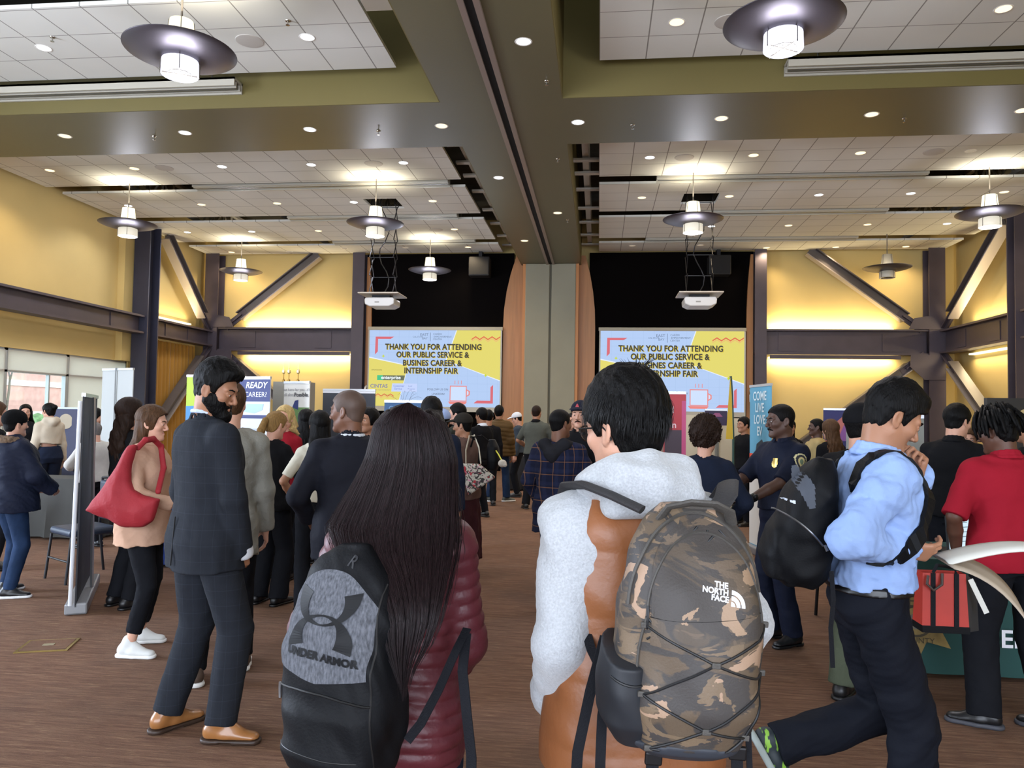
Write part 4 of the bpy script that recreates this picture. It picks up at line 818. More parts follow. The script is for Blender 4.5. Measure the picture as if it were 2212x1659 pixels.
# ------------------------------------------------------------------ head
def head_vol(h, fem=False, neck=None, lipw=1.0, ears=True, wide=1.0):
    v = Vol((-.11, -.125, -.24), (.11, .135, .14), h); f = .95 if fem else 1.0
    v.add(ell((0, -.014, .032), (.077*wide, .096, .086)), 0)
    v.add(ell((0, .022, -.028), (.062*f*wide, .066, .088)), .03)
    for s in (-1, 1):
        v.add(cap((s*.048*f*wide, .0, -.055), (s*.012, .066, -.098), .022*f, .017), .03)
        v.add(ell((s*.042*wide, .055, -.022), (.022, .026, .022)), .02)
        v.add(cap((s*.012, .086, .022), (s*.045, .070, .022), .010), .014)
    v.add(ell((0, .074, -.102), (.02, .018, .016)), .018)
    for s in (-1, 1): v.cut(ell((s*.032, .098, -.001), (.017, .018, .011)), .012)
    v.add(cap((0, .084, .014), (0, .107, -.028), .006, .0105), .010)
    v.add(ell((0, .104, -.034), (.012, .012, .009)), .006)
    for s in (-1, 1):
        v.add(ell((s*.0125, .095, -.037), (.0085, .011, .008)), .005)
        v.add(ell((s*.032, .0765, -.001), (.0135, .0135, .0125)), .003)
        v.add(cap((s*.018, .0895, .0085), (s*.046, .0785, .0065), .0035), .005)
    v.cut(ell((0, .098, -.053), (.004, .006, .008)), .008)
    for z, r, w, y in ((-.0655, .0048, .020*lipw, .0885), (-.0745, .0058, .018*lipw, .0875)):
        v.add(cap((-w, y-.012, z), (0, y, z), r*.6, r), .005); v.add(cap((w, y-.012, z), (0, y, z), r*.6, r), .005)
    v.cut(cap((-.022, .083, -.0700), (.022, .083, -.0700), .0016), .002)
    if ears:
        for s in (-1, 1):
            R = Euler((.15, s*-.0, s*.35)).to_matrix(); v.add(ell((s*.080*wide, -.012, -.008), (.007, .019, .031), R), .008); v.cut(ell((s*.088*wide, -.009, -.004), (.006, .010, .019), R), .004)
            v.add(ell((s*.077*wide, -.002, -.032), (.006, .009, .010)), .005)
    if neck is not None:
        nb, r = neck; v.add(cap((0, -.025, -.055), nb, r, r*1.06), .03)
    return v
HAIRLINE = ((-.14, -.080), (-.05, -.078), (-.032, -.05), (-.022, .008), (-.002, .018), (.008, -.012), (.03, -.022), (.036, .012), (.052, .048), (.085, .074), (.14, .078))
def hair_vol(h, t=.016, line=HAIRLINE, top=0.0, back=0.0, wide=1.0, noise=(55, .004, 1), puff=None, taper=0.0):
    v = Vol((-.14, -.17, -.16), (.14, .16, .22), h)
    v.add(ell((0, -.014, .034+top*.4), ((.077+t)*wide, .096+t+back*.5, .087+t+top*.6)), 0); v.add(ell((0, .022, .02), ((.062+t*.9)*wide, .070+t*.8, .078+t)), .02); v.add(ell((0, -.02, -.03), (.064+t*.5, .076+t*.6, .07)), .02)
    if puff: v.add(puff, .02)
    l = np.array(line)
    v.clip(lambda X, Y, Z: (np.interp(Y, l[:, 0], l[:, 1])-Z)*.8)
    if taper: v.warp(lambda X, Y, Z: np.clip((.03-Z)/.1, 0, 1)*taper)
    f, a, sd = noise; v.warp(wrk(f, a, sd, 1.6, 1, .55)); v.warp(wrk(f*2.6, a*.45, sd+5, 1.6, 1, .5)); return v
# ------------------------------------------------------------------ hand
def hand_vol(h, side, curl=.35, tcurl=.3, spread=1.0, sc=1.0, point=0):
    v = Vol((-.075, -.13, -.10), (.085, .05, .21), h); xs = (.030, .0105, -.0095, -.028); Ls = (.074, .083, .077, .061); rs = (.0088, .0090, .0086, .0076); kz = (.087, .090, .086, .078)
    for x, z in zip(xs, kz): v.add(cap((x*.45, 0, .004), (x, .002, z), .0155, .0115, ((0, 1, 0), .85)), .014)
    v.add(cap((.016, -.008, .018), (.034, -.012, .052), .016, .012), .014); v.add(cap((-.018, -.006, .018), (-.024, -.006, .06), .013, .011), .012)
    for i, (x, L, r, z) in enumerate(zip(xs, Ls, rs, kz)):
        p = V3(x, .001, z); ang = 0; c = curl*(1+.12*i) if not (point and i == 0) else curl*.25
        for j, (fr, k) in enumerate(((.46, .85), (.30, 1.15), (.24, .75))):
            ang += c*k; q = p+V3((x*.14*spread)*(1 if j == 0 else .3)*L*fr*8, -math.sin(ang)*L*fr, math.cos(ang)*L*fr); v.add(cap(p, q, r*(1-.08*j), r*(1-.08*(j+1))), .0025); p = q
    p = V3(.026, -.010, .026); d = unit((.72, -.30-.5*tcurl, .62))
    for j, (l, r) in enumerate(((.038, .0125), (.030, .0105), (.024, .0092))):
        q = p+d*l; v.add(cap(p, q, r, r*.9), .008 if j == 0 else .003); p = q; d = unit(d+V3(-.55*tcurl-.12, -.28*tcurl, .12))
    v.add(cap((0, 0, .012), (0, .0, -.07), .0215, .026, ((0, 1, 0), .78)), .02)
    return v
def hand_mtx(w, fdir, palm):
    z = unit(fdir); y = -unit(np.array(palm)-z*(np.array(palm)@z)); x = np.cross(y, z); M = np.eye(4); M[:3, 0] = x; M[:3, 1] = y; M[:3, 2] = z; M[:3, 3] = w; return M
# ------------------------------------------------------------------ shoe
def shoe(an, yaw, pitch, style, h, mU, mS, par, roll=0):
    """an: ankle joint; style 'dress' | 'sneaker' | 'boot'"""
    M = Matrix.Translation(Vector(an)) @ Euler((pitch, roll, yaw)).to_matrix().to_4x4(); dz = -.085; w = 1.0 if style != 'sneaker' else 1.1
    u = Vol((-.07, -.12, -.10), (.07, .23, .12), h)
    u.add(cap((0, -.045, dz+.045), (0, .03, dz+.042), .037*w, .038*w, ((0, 0, 1), 1.1)), 0); u.add(cap((0, .03, dz+.038), (.004, .145, dz+.028), .040*w, .034*w, ((0, 0, 1), .72)), .02)
    u.add(cap((0, -.035, dz+.06), (0, -.01, .03 if style != 'boot' else .09), .036, .038), .02); u.add(cap((0, .0, .01), (0, .085, dz+.045), .034, .026), .02)
    u.clip(lambda X, Y, Z: (dz+.022)-Z+0*X)
    s = Vol((-.07, -.12, -.10), (.07, .23, .0), h); th = .014 if style == 'dress' else .02
    s.add(cap((0, -.05, dz+.012), (0, .04, dz+.012), .043*w, .040*w, ((0, 0, 1), 1)), 0); s.add(cap((0, .04, dz+.012), (.004, .15, dz+.012), .043*w, .038*w, ((0, 0, 1), 1)), .02)
    s.clip(lambda X, Y, Z: np.maximum(dz+.0-Z, Z-(dz+.012+th*.7))+0*X)
    if style == 'dress': s.clip(lambda X, Y, Z: np.minimum(np.maximum((dz+.012)-Z, 0)*8-.004+0*X, 1) if False else np.where((Y > -.0) & (Y < .06) & (Z < dz+.011), .005, -1)+0*X)
    o = np_obj('shoe', xf(u.mesh(), M), mU, par); o2 = np_obj('sole', xf(s.mesh(), M), mS, o); return o
# ------------------------------------------------------------------ materials for people
def skin(name, c): return mat('skin_'+name, c, .5, sss=.12, vary=(14, .05), bump=(180, .04), spec=.35)
SK = {'pale': skin('pale', 'cf9f88'), 'light': skin('light', 'c0917a'), 'tan': skin('tan', '9c6f55'), 'brown': skin('brown', '6e4a38'), 'dark': skin('dark', '4c352b'), 'deep': skin('deep', '55392c')}
def hairm(name, c, r=.5): return mat('hair_'+name, c, r, bump=(40, .5, (6, 6, .5)), vary=(30, .35, (5, 5, .4)), spec=.10)
HR = {'black': hairm('black', '0a0909'), 'dbrown': hairm('dbrown', '241812'), 'brown': hairm('brown', '4a3423'), 'blonde': hairm('blonde', 'b59a66'), 'dblonde': hairm('dblonde', '7d6038'), 'grey': hairm('grey', '6a6460'), 'stubble': mat('stubble', '2a211d', .8)}
def cloth(name, c, rough=.85, b=(90, .15), vary=(6, .1), **k):
    k.setdefault('spec', .07); return mat('cloth_'+name, c, rough, bump=b, vary=vary, **k)
M_eyew = mat('eye_white', 'cfc8c2', .25); M_iris = mat('eye_iris', '1d130e', .15); M_lips = {k: mat('lips_'+k, c, .4) for k, c in (('pale', 'a8605c'), ('light', '9c5a52'), ('tan', '7d4a42'), ('brown', '5c3630'), ('dark', '3c2420'), ('deep', '4a2c26'), ('red', 'a02a34'))}
def plaid(name, base, line, line2, sc=9, soft=.6):
    m = mat(name, base, .9, bump=(90, .15), spec=.15); N, L, B = nodes(m); tc = N.new('ShaderNodeTexCoord'); sp = N.new('ShaderNodeSeparateXYZ'); L.new(tc.outputs['Object'], sp.inputs[0])
    cur = None
    def ln(expr, per, w, off=0):
        a = N.new('ShaderNodeMath'); a.operation = 'ADD'; a.inputs[1].default_value = 10+off; L.new(expr, a.inputs[0]); p = N.new('ShaderNodeMath'); p.operation = 'PINGPONG'; p.inputs[1].default_value = per/2; L.new(a.outputs[0], p.inputs[0])
        r = N.new('ShaderNodeMapRange'); r.inputs['From Min'].default_value = w; r.inputs['From Max'].default_value = w*.5; L.new(p.outputs[0], r.inputs[0]); return r.outputs[0]
    s = N.new('ShaderNodeMath'); s.operation = 'ADD'; L.new(sp.outputs[0], s.inputs[0]); L.new(sp.outputs[1], s.inputs[1])
    c0 = S(base)
    for ex, per, w, off, col in ((sp.outputs[2], sc*.01, sc*.002, 0, line2), (s.outputs[0], sc*.01, sc*.002, 0, line2), (sp.outputs[2], sc*.01, sc*.0004, sc*.003, line), (s.outputs[0], sc*.01, sc*.0004, sc*.003, line)):
        mx = N.new('ShaderNodeMix'); mx.data_type = 'RGBA'; f = ln(ex, per, w, off); ml = N.new('ShaderNodeMath'); ml.operation = 'MULTIPLY'; ml.inputs[1].default_value = soft; L.new(f, ml.inputs[0]); L.new(ml.outputs[0], mx.inputs[0]); mx.inputs[7].default_value = S(col)
        if cur is None: mx.inputs[6].default_value = c0
        else: L.new(cur, mx.inputs[6])
        cur = mx.outputs[2]
    L.new(cur, B.inputs['Base Color']); return m
# ------------------------------------------------------------------ person
M_BODY = [(.80, .150, .10, -.005), (.90, .168, .118, -.008), (.98, .160, .112, -.004), (1.08, .145, .105, .0), (1.18, .155, .112, .003), (1.28, .172, .122, .004), (1.35, .170, .115, -.004), (1.41, .135, .092, -.010), (1.455, .080, .068, -.012)]
F_BODY = [(.80, .160, .108, -.005), (.90, .175, .122, -.012), (.98, .158, .112, -.006), (1.08, .130, .098, .0), (1.18, .140, .105, .006), (1.28, .150, .122, .016), (1.35, .148, .105, .0), (1.41, .118, .082, -.010), (1.455, .070, .06, -.012)]
def person(label, x, y, rz, H=1.75, sex='m', res=.012, skin='tan', head=(0, 0, 0), lean=(0, 0), arms=None, feet=None, top=None, bottom=None, shoes=('sneaker', None, None), hair=('short', 'black'), face=None, wid=1.0, group=None, hand_res=None, head_res=None, curl=(.35, .35), palm=None, fdir=None, seed=1, hips=0.0, beard=None, collar=None, eyes=True, arm_mats=None, extra=None, z=0.0, shin=None):
    """rz: facing, 0 = facing +Y (away from the photographer). arms: {'l','r'} -> (wrist xyz, elbow pole)."""
    R = root('person', label, 'person', (x, y, z), rz, group); sc = H/1.75; R.scale = (sc,)*3
    hr = head_res or min(res, .008); hh = hand_res or min(res, .006); body = M_BODY if sex == 'm' else F_BODY; sw = (.168 if sex == 'm' else .146)*(.5+.5*wid)
    def sh(z_): t = min(max((z_-.93)/.5, 0), 1.15); return np.array((lean[0]*t, lean[1]*t))
    stn = lambda dx=0, dz=0: [(z_, sh(z_)[0]+hips*0, cy+sh(z_)[1], rx*wid+dx, ry*(.6+.4*wid)+dx) for z_, rx, ry, cy in body]
    Sh = {s: V3(k*sw, -.008, 1.385)+V3(*sh(1.385), 0) for s, k in (('l', -1), ('r', 1))}; nb = V3(*(sh(1.47)+np.array((0, -.012))), 1.465)
    dA = {'l': ((-.235, .03, .86), (-.4, -1, 0)), 'r': ((.235, .03, .86), (.4, -1, 0))}; arms = {**dA, **(arms or {})}
    for s in 'lr':
        if arms[s] == dA[s]: w_ = np.array(dA[s][0]); w_[:2] += sh(1.0)*.6; w_[0] *= .5+.5*wid; arms[s] = (w_, dA[s][1])
    A = {}
    for s in 'lr': el, wr = ik(Sh[s], arms[s][0], .285, .25, arms[s][1]); A[s] = (Sh[s], el, wr)
    feet = feet or [(-.11, 0, .085, .12, 0), (.11, 0, .085, -.12, 0)]; hipz = .90
    Lg = []
    for k, ft in zip((-1, 1), feet):
        hp = V3(k*.092*(.7+.3*wid), -.005, hipz); kn, an = ik(hp, ft[:3], .425, .41, ft[5] if len(ft) > 5 else (0, 1, 0)); Lg.append((hp, kn, an, ft[3], ft[4]))
    # --- body (skin), one continuous mesh; the clothed part sits just under the clothing
    lo = V3(-.75, -.75, -.05); hi = V3(.75, .85, 1.6); pts = np.array([p for s in 'lr' for p in A[s]]+[p for l in Lg for p in l[:3]]+[V3(-.2, -.15, .8), V3(.2, .15, 1.5), nb]); lo = pts.min(0)-.14; hi = pts.max(0)+.14
    lo[2] = max(lo[2], -.02+min(0, pts[:, 2].min()))
    br = max(res, .012); v = Vol(lo, hi, br); v.add(stack([q for q in stn(-.018) if q[0] > .86]), 0)
    for s, k in (('l', -1), ('r', 1)):
        a, e, w = A[s]; v.add(cap((nb[0]+k*.02, nb[1], 1.445), a, .038, .042), .03); v.add(cap(a, e, .045, .034), .02); v.add(cap(e, w, .034, .022), .01)
    for hp, kn, an, *_ in Lg: v.add(cap(hp, kn, .072, .046), .03); v.add(cap(kn, an, .046, .030), .02)
    v.add(cap(nb-V3(0, 0, .06), nb+V3(0, .0, .03), .05, .048), .02)
    parts = [v.mesh()]
    # head
    Hm = Matrix.Translation(Vector((nb[0], nb[1]+.022, nb[2]+.152))) @ Matrix.Translation((0, -.03, -.09)) @ Euler((head[1], head[2], head[0]), 'XYZ').to_matrix().to_4x4() @ Matrix.Translation((0, .03, .09))
    Hi = Hm.inverted(); nbh = Hi @ Vector(nb-V3(0, 0, .03)); fem = sex == 'f'; nr = .050 if fem else .058
    parts.append(xf(head_vol(hr, fem, (tuple(nbh), nr), wide=1.0).mesh(), Hm))
    HM = {}
    for s, k in (('l', -1), ('r', 1)):
        a, e, w = A[s]; fd = (fdir or {}).get(s); fd = unit(w-e) if fd is None else unit(fd); pl = (palm or {}).get(s)
        if pl is None: pl = V3(-k, 0, 0) if abs(fd[0]) < .8 else V3(0, 0, -1)
        M = hand_mtx(w, fd, pl); HM[s] = M
        c_ = curl[0 if s == 'l' else 1]; vv = hand_vol(hh, k, c_ if not isinstance(c_, tuple) else c_[0], c_ if not isinstance(c_, tuple) else c_[1]); q, f = vv.mesh()
        q = q*np.array((k, 1, 1))*(.9 if fem else 1.0); f = f if k == 1 else f[:, ::-1]; parts.append(xf((q, f), M))
        if top and top.get('sleeve', 1) < .9 and hr < .0095 or (top and top.get('sleeve', 1) < .9 and res <= .015):
            fv = Vol(np.minimum(a, np.minimum(e, w))-.08, np.maximum(a, np.maximum(e, w))+.08, min(res, .007)); r0, r1, r2 = (.046, .040, .027) if not fem else (.040, .034, .022); m_ = (e+w)/2*.4+e*.6
            fv.add(cap(a, e, r0*(.7+.3*wid), r1), 0); fv.add(cap(e, e*.6+w*.4, r1*.95, r1*1.0), .015); fv.add(cap(e*.6+w*.4, w, r1, r2, None), .01); parts.append(fv.mesh())
    if shin is not None:
        for hp, kn, an, *_ in Lg: fv = Vol(an-.06, an+V3(.06, .06, .16), .007); fv.add(cap(an, an+unit(kn-an)*.13, .034, .036), 0); parts.append(fv.mesh())
    bo = np_obj('body', parts, SK[skin], R)
    # eyes, brows, lips
    if eyes and hr <= .009:
        for s in (-1, 1):
            e = MB(); b = bpy.data.meshes.new('x'); bpy.data.meshes.remove(b)
            m = Vol((s*.032-.02, .05, -.02), (s*.032+.02, .10, .02), .0025); m.add(ell((s*.032, .0795, -.0005), (.0120, .0112, .0058)), 0); o = np_obj('eye', xf(m.mesh(0), Hm), M_eyew, R)
            m = Vol((s*.032-.02, .07, -.02), (s*.032+.02, .10, .02), .002); m.add(ell((s*.032, .0870, -.0008), (.0062, .0046, .0054)), 0); np_obj('iris', xf(m.mesh(0), Hm), M_iris, o)
            if hair[1] is not None:
                m = Vol((-.07, .05, -.0), (.07, .11, .05), .003); m.add(cap((s*.015, .0925, .0215), (s*.034, .090, .026), .0042, .0040), 0); m.add(cap((s*.034, .090, .026), (s*.051, .0735, .022), .0040, .0025), .002); np_obj('eyebrow', xf(m.mesh(0), Hm), HR.get(hair[1], HR['black']) if hair[1] != 'blonde' else HR['dblonde'], R)
        m = Vol((-.04, .06, -.09), (.04, .11, -.05), .0022)
        for z_, r, w, yy in ((-.0655, .0044, .020, .0898), (-.0745, .0052, .018, .0888)): m.add(cap((-w, yy-.013, z_+.0025), (0, yy, z_), r*.6, r), 0); m.add(cap((w, yy-.013, z_+.0025), (0, yy, z_), r*.6, r), .002)
        m.cut(cap((-.022, .088, -.0700), (.022, .088, -.0700), .0012), .001); np_obj('lips', xf(m.mesh(0), Hm), M_lips[(face or {}).get('lips', skin)], R)
    # hair
    style, hc = hair[0], hair[1]; hm = HR.get(hc, HR['black'])
    mk = lambda v_, nm='hair', m_=None: np_obj(nm, xf(v_.mesh(), Hm), m_ or hm, R)
    if style == 'short': mk(hair_vol(hr, .012, top=.012, noise=(60, .003, seed), taper=.006))
    elif style == 'buzz': mk(hair_vol(hr, .004, noise=(60, .0008, seed), taper=.003))
    elif style == 'quiff': mk(hair_vol(hr, .012, top=.03, noise=(60, .003, seed), puff=ell((0, .055, .10), (.062, .05, .035)), taper=.011))
    elif style == 'curly': mk(hair_vol(hr, .032, top=.02, back=.02, noise=(105, .017, seed), line=((-.2, -.085), (-.02, -.06), (.0, -.02), (.03, -.03), (.05, .045), (.085, .068), (.14, .07))))
    elif style in ('pony', 'bun'):
        mk(hair_vol(hr, .010, noise=(60, .0025, seed)))
        b = Vol((-.12, -.30, -.30), (.12, .0, .12), hr)
        if style == 'bun': b.add(ell((0, -.135, .05), (.042, .038, .040)), 0)
        else: b.add(ell((0, -.115, .02), (.022, .03, .022)), 0); b.add(cap((0, -.13, .01), (.01, -.155, -.09), .03, .034), .02); b.add(cap((.01, -.155, -.09), (.02, -.13, -.2), .033, .014), .02)
        b.warp(wrk(90, .003, seed)); o = mk(b, 'ponytail' if style == 'pony' else 'hair_bun')
    elif style in ('long', 'wavy'):
        t = .016 if style == 'long' else .02; mk(hair_vol(hr, t, noise=(50, .003, seed), line=((-.2, -.1), (.0, -.09), (.03, -.07), (.045, .0), (.055, .05), (.085, .078), (.14, .084))))
        ln = (face or {}).get('len', .38); zt = Hm.translation.z; hx, hy = Hm.translation.x, Hm.translation.y
        b = Vol((hx-.2, hy-.25, zt-ln-.05), (hx+.2, hy+.1, zt+.06), max(hr, .006))
        b.add(stack([(zt-ln, hx, hy-.105, .055, .018), (zt-ln*.75, hx, hy-.115, .105, .035), (zt-ln*.4, hx, hy-.09, .105, .05), (zt-.1, hx, hy-.055, .092, .065), (zt+.03, hx, hy-.03, .085, .08)]), 0)
        b.warp(wrk(70 if style == 'long' else 45, .004 if style == 'long' else .012, seed, 1.4, 1, .25 if style == 'long' else .8)); b.cut(ell((hx, hy+.06, zt-.06), (.075, .085, .14)), .01)
        np_obj('hair', b.mesh(), hm, R)
    elif style == 'locs':
        mk(hair_vol(hr, .014, noise=(60, .004, seed))); t_ = MB(); rnd = random.Random(seed)
        for k in range(95):
            a = rnd.uniform(-PI, PI); el = rnd.uniform(.15, 1.2); p0 = V3(math.sin(a)*math.cos(el)*.082, -.015-math.cos(a)*math.cos(el)*.102, .035+math.sin(el)*.095)
            if p0[1] > .07: continue
            o_ = unit((p0[0], p0[1]+.015, .15)); ln = rnd.uniform(.09, .15); P_ = [p0, p0+o_*.03]
            for q in range(4): P_.append(P_[-1]+V3(o_[0]*.010*(3-q), o_[1]*.010*(3-q), -ln/4)+V3(rnd.uniform(-.004, .004), rnd.uniform(-.004, .004), 0))
            t_.tube([Hm @ Vector(p) for p in P_], [.008, .009, .009, .0085, .008, .005], 6)
        t_.build('locs', hm, R, True, local=1)
    if style in ('cap', 'beanie', 'capback'):
        mk(hair_vol(hr, .006, noise=(60, .001, seed), taper=.002)); cm = (hair[2] if len(hair) > 2 else cloth('black', '131315'))
        c_ = Vol((-.13, -.16, -.05), (.13, .24, .2), hr); c_.add(ell((0, -.012, .048), (.093, .112, .095)), 0); z0 = .03 if style != 'beanie' else .005
        c_.clip(lambda X, Y, Z: (z0+.012*np.clip(Y/.1, -1, 1)-Z)+0*X); co = mk(c_, 'hat', cm)
        if style == 'cap':
            b_ = Vol((-.11, .03, -.02), (.11, .22, .10), min(hr, .006)); b_.add(ell((0, .09, .046), (.078, .105, .030)), 0); b_.cut(ell((0, .08, .030), (.10, .13, .030)), .002); b_.clip(lambda X, Y, Z: (.05-Y)+0*X); np_obj('brim', xf(b_.mesh(), Hm), hair[3] if len(hair) > 3 else cm, co)
    if beard:
        b = Vol((-.10, -.04, -.19), (.10, .14, .03), min(hr, .005)); t = beard[0]; b.add(ell((0, .022, -.032), (.064+t*.5, .068+t*.5, .090+t*.3)), 0)
        for s in (-1, 1): b.add(cap((s*.052, .0, -.045), (s*.012, .068, -.102), .020+t*.8, .016+t), .02)
        b.add(ell((0, .078, -.108), (.026+t*.6, .018+t, .020+t*1.2)), .02)
        if beard[1] == 'full':
            b.cut(ell((0, .085, -.012), (.048, .07, .042)), .01); b.cut(ell((0, .105, -.070), (.021, .030, .0085)), .003)
            b.clip(lambda X, Y, Z: np.maximum(Z-(-.0+np.clip((.03-Y)/.03, 0, 1)*.03), (-.02+.3*np.clip(-.08-Z, 0, 1))-Y)+0*X)
        b.warp(wrk(110, .0015, seed)); b = np_obj('beard', xf(b.mesh(), Hm), HR['black'] if hc is None or hc == 'stubble' else hm, R)
    if (face or {}).get('moustache'):
        b = Vol((-.05, .05, -.08), (.05, .12, -.03), .003); b.add(cap((0, .097, -.054), (.030, .080, -.066), .0065, .004), 0); b.add(cap((0, .097, -.054), (-.030, .080, -.066), .0065, .004), .003); np_obj('moustache', xf(b.mesh(0), Hm), HR[(face or {}).get('moustache')], R)
    # --- garments
    if top:
        th = top.get('t', .020); hem = top.get('hem', .92); fl = top.get('flare', .06); bf = top.get('baff'); sl = top.get('sleeve', 1.0)
        lo2 = np.minimum(lo, V3(-.3*wid, -.25, hem-.05)); lo2[2] = hem-.05; hi2 = hi.copy(); hi2[2] = max(1.62, hi[2]); lo2[2] = min(lo2[2], min(A['l'][1][2], A['r'][1][2], A['l'][2][2], A['r'][2][2])-.12)
        g = Vol(lo2-.02, hi2+.03, res); st = [(z_, cx+0, cy, rx+th+fl*max(0, (1.1-z_)), ry+th+fl*max(0, (1.1-z_))) for z_, cx, cy, rx, ry in stn()]
        if hem < .80: st = [(hem-.04, st[0][1], st[0][2], st[0][3]+fl*.1, st[0][4]+fl*.1)]+st
        st = st[:-1]+[(1.455, st[-1][1], st[-1][2], .082+th*.5, .075+th*.5)]
        if top.get('chest'): st = [(z_, cx, cy, rx+top['chest']*max(0, 1-abs(z_-1.2)/.3), ry+top['chest']*max(0, 1-abs(z_-1.15)/.3)) for z_, cx, cy, rx, ry in st]
        g.add(stack(st, 2.4, bf and (bf[0], bf[1], 0)), 0); g.clip(lambda X, Y, Z: (hem+.012*np.sin(9*X+seed)-Z)+0*Y)
        ar = top.get('arm', (.057, .050, .040) if sex == 'm' else (.050, .043, .034)); ex = top.get('at', 0)
        for s, k in (('l', -1), ('r', 1)):
            a, e, w = A[s]; g.add(cap((nb[0]+k*.04, nb[1]+.0, 1.435), a-V3(0, 0, .004), .030+th*.8, (ar[0]+ex)*.92), .04)
            b_ = lambda off: bf and (bf[0]*.9, bf[1], off)
            gs = Vol(lo2-.02, hi2+.03, res); dn = unit(w-e)
            if sl >= .9: cp = w+dn*(.012-(1-sl)*.25); gs.add(cap(a, e, ar[0]+ex, ar[1]+ex, None, b_(0)), 0); gs.add(cap(e, w+dn*.03, ar[1]+ex, ar[2]+ex, None, b_(.01)), .025)
            else: dn = unit(e-a); cp = a+dn*.285*min(1, sl*2); gs.add(cap(a, cp+dn*.06, ar[0]+ex, ar[0]+ex-.002), 0)
            gs.clip(lambda X, Y, Z, q=cp, dn=dn: np.where((X-q[0])**2+(Y-q[1])**2+(Z-q[2])**2 < .04, (X-q[0])*dn[0]+(Y-q[1])*dn[1]+(Z-q[2])*dn[2], -1))
            if top.get('cuffcut'): gs.cut(cap(cp-dn*.03, cp+dn*.1, (ar[2] if sl >= .9 else ar[0])+ex-.006), .002)
            hh_ = np.clip(.5+.5*(g.D-gs.D)/.03, 0, 1); g.D = g.D*(1-hh_)+gs.D*hh_-F4(.03)*hh_*(1-hh_)
        if top.get('hood'): hy_ = top['hood']; g.add(cap(nb+V3(-.07, -.045, .01), nb+V3(0, -.10, -.01), .045*hy_, .05*hy_), .03); g.add(cap(nb+V3(.07, -.045, .01), nb+V3(0, -.10, -.01), .045*hy_, .05*hy_), .03); g.add(cap(nb+V3(.07, -.03, .0), nb+V3(.055, .06, -.04), .038*hy_, .02*hy_), .02); g.add(cap(nb+V3(-.07, -.03, .0), nb+V3(-.055, .06, -.04), .038*hy_, .02*hy_), .02)
        if top.get('stand'): g.add(cap(nb+V3(0, 0, -.02), nb+V3(0, 0, top['stand']), .078, .072), .02)
        wa = top.get('wr', .004); g.warp(wrk(top.get('wf', 26), wa, seed, 1, 1, .9)); g.warp(wrk(60, wa*.4, seed+3, 1, 1, 1.3))
        g.add(cap(nb+V3(0, -.0, -.03), nb+V3(0, .005, .0), .062, .056), .02) if not top.get('open') else None
        g.cut(cap(nb+V3(0, 0, .0), nb+V3(0, .02, .12), nr+.002), .004) if not top.get('stand') else g.cut(cap(nb+V3(0, 0, .01), nb+V3(0, .02, .14), nr+.006), .004)
        if top.get('cut'): g.cut(*top['cut'])
        to = np_obj(top.get('name', 'shirt'), g.mesh(), top['m'], R)
        if top.get('collar') is not None:
            c_ = Vol(nb-V3(.13, .13, .06), nb+V3(.13, .16, .10), min(res, .006))
            for q in range(12):
                a0, a1 = [PI*.5+.35+(2*PI-.7)*t/12 for t in (q, q+1)]; p_ = lambda a, r, z_: nb+V3(r*math.cos(a), .004+r*math.sin(a)*1.05, z_+.012*(1-math.sin(a)))
                c_.add(cap(p_(a0, .068, -.004), p_(a1, .068, -.004), .0105), .006); c_.add(cap(p_(a0, .080, -.022), p_(a1, .080, -.022), .012), .006); c_.add(cap(p_(a0, .062, .012), p_(a1, .062, .012), .008), .006)
            for k in (-1, 1): c_.add(cap(nb+V3(k*.03, .067, .012), nb+V3(k*.055, .085, -.04), .010, .006), .006)
            np_obj('collar', c_.mesh(), top['collar'], to)
    if bottom:
        bt = bottom.get('t', .008); kn_r = bottom.get('knee', .066); an_r = bottom.get('ankle', .058); hemz = bottom.get('hem', .045); wz = bottom.get('waist', 1.02); b = Vol(V3(-.32*wid, -.28, -.02), V3(.32*wid, .30, wz+.02), res); pt = np.array([q for l in Lg for q in l[:3]]); b = Vol(np.minimum(V3(-.28*wid, -.24, -.02), pt.min(0)-.13), np.maximum(V3(.28*wid, .24, wz+.02), pt.max(0)+.13), res)
        st = [(z_, 0, cy, rx*wid+bt, ry*(.6+.4*wid)+bt) for z_, rx, ry, cy in body if .86 <= z_ <= 1.1]+([] if bottom.get('skirt') else [(.83, 0, -.005, .13*wid+bt, .088+bt)])
        if bottom.get('skirt'):
            k_ = bottom['skirt']; st = [(k_, 0, 0, .22, .2), (.7, 0, 0, .20, .17)]+st; b.add(stack(st), 0); b.warp(lambda X, Y, Z: .010*np.clip((.95-Z)/.4, 0, 1)*np.sin(9*np.arctan2(Y, X+1e-5)+seed))
        else:
            b.add(stack([(z_, cx, cy, rx, ry) for z_, cx, cy, rx, ry in st]), 0)
            for hp, kn, an, *_ in Lg:
                tr_ = .085*(.6+.4*wid)+bt*.6; b.add(cap(hp+V3(0, -.01, .02), kn, tr_+.008, kn_r+bt*.3), .03); dn = unit(an-kn); q = an+dn*(.085-hemz-.02); b.add(cap(kn, q, kn_r+bt*.3, an_r), .008)
        b.clip(lambda X, Y, Z: (Z-wz)+0*X)
        for hp, kn, an, *_ in ([] if bottom.get('skirt') else Lg):
            dn = unit(an-kn); c = an+dn*(.085-hemz-.03); b.clip(lambda X, Y, Z, c=c, dn=dn: np.where((X-c[0])**2+(Y-c[1])**2+(Z-c[2])**2 < .013, (X-c[0])*dn[0]+(Y-c[1])*dn[1]+(Z-c[2])*dn[2], -1))
        b.warp(wrk(22, bottom.get('wr', .005), seed+9, 1, 1, .8)); b.warp(wrk(55, bottom.get('wr', .005)*.4, seed+2, 1, 1, 1.4))
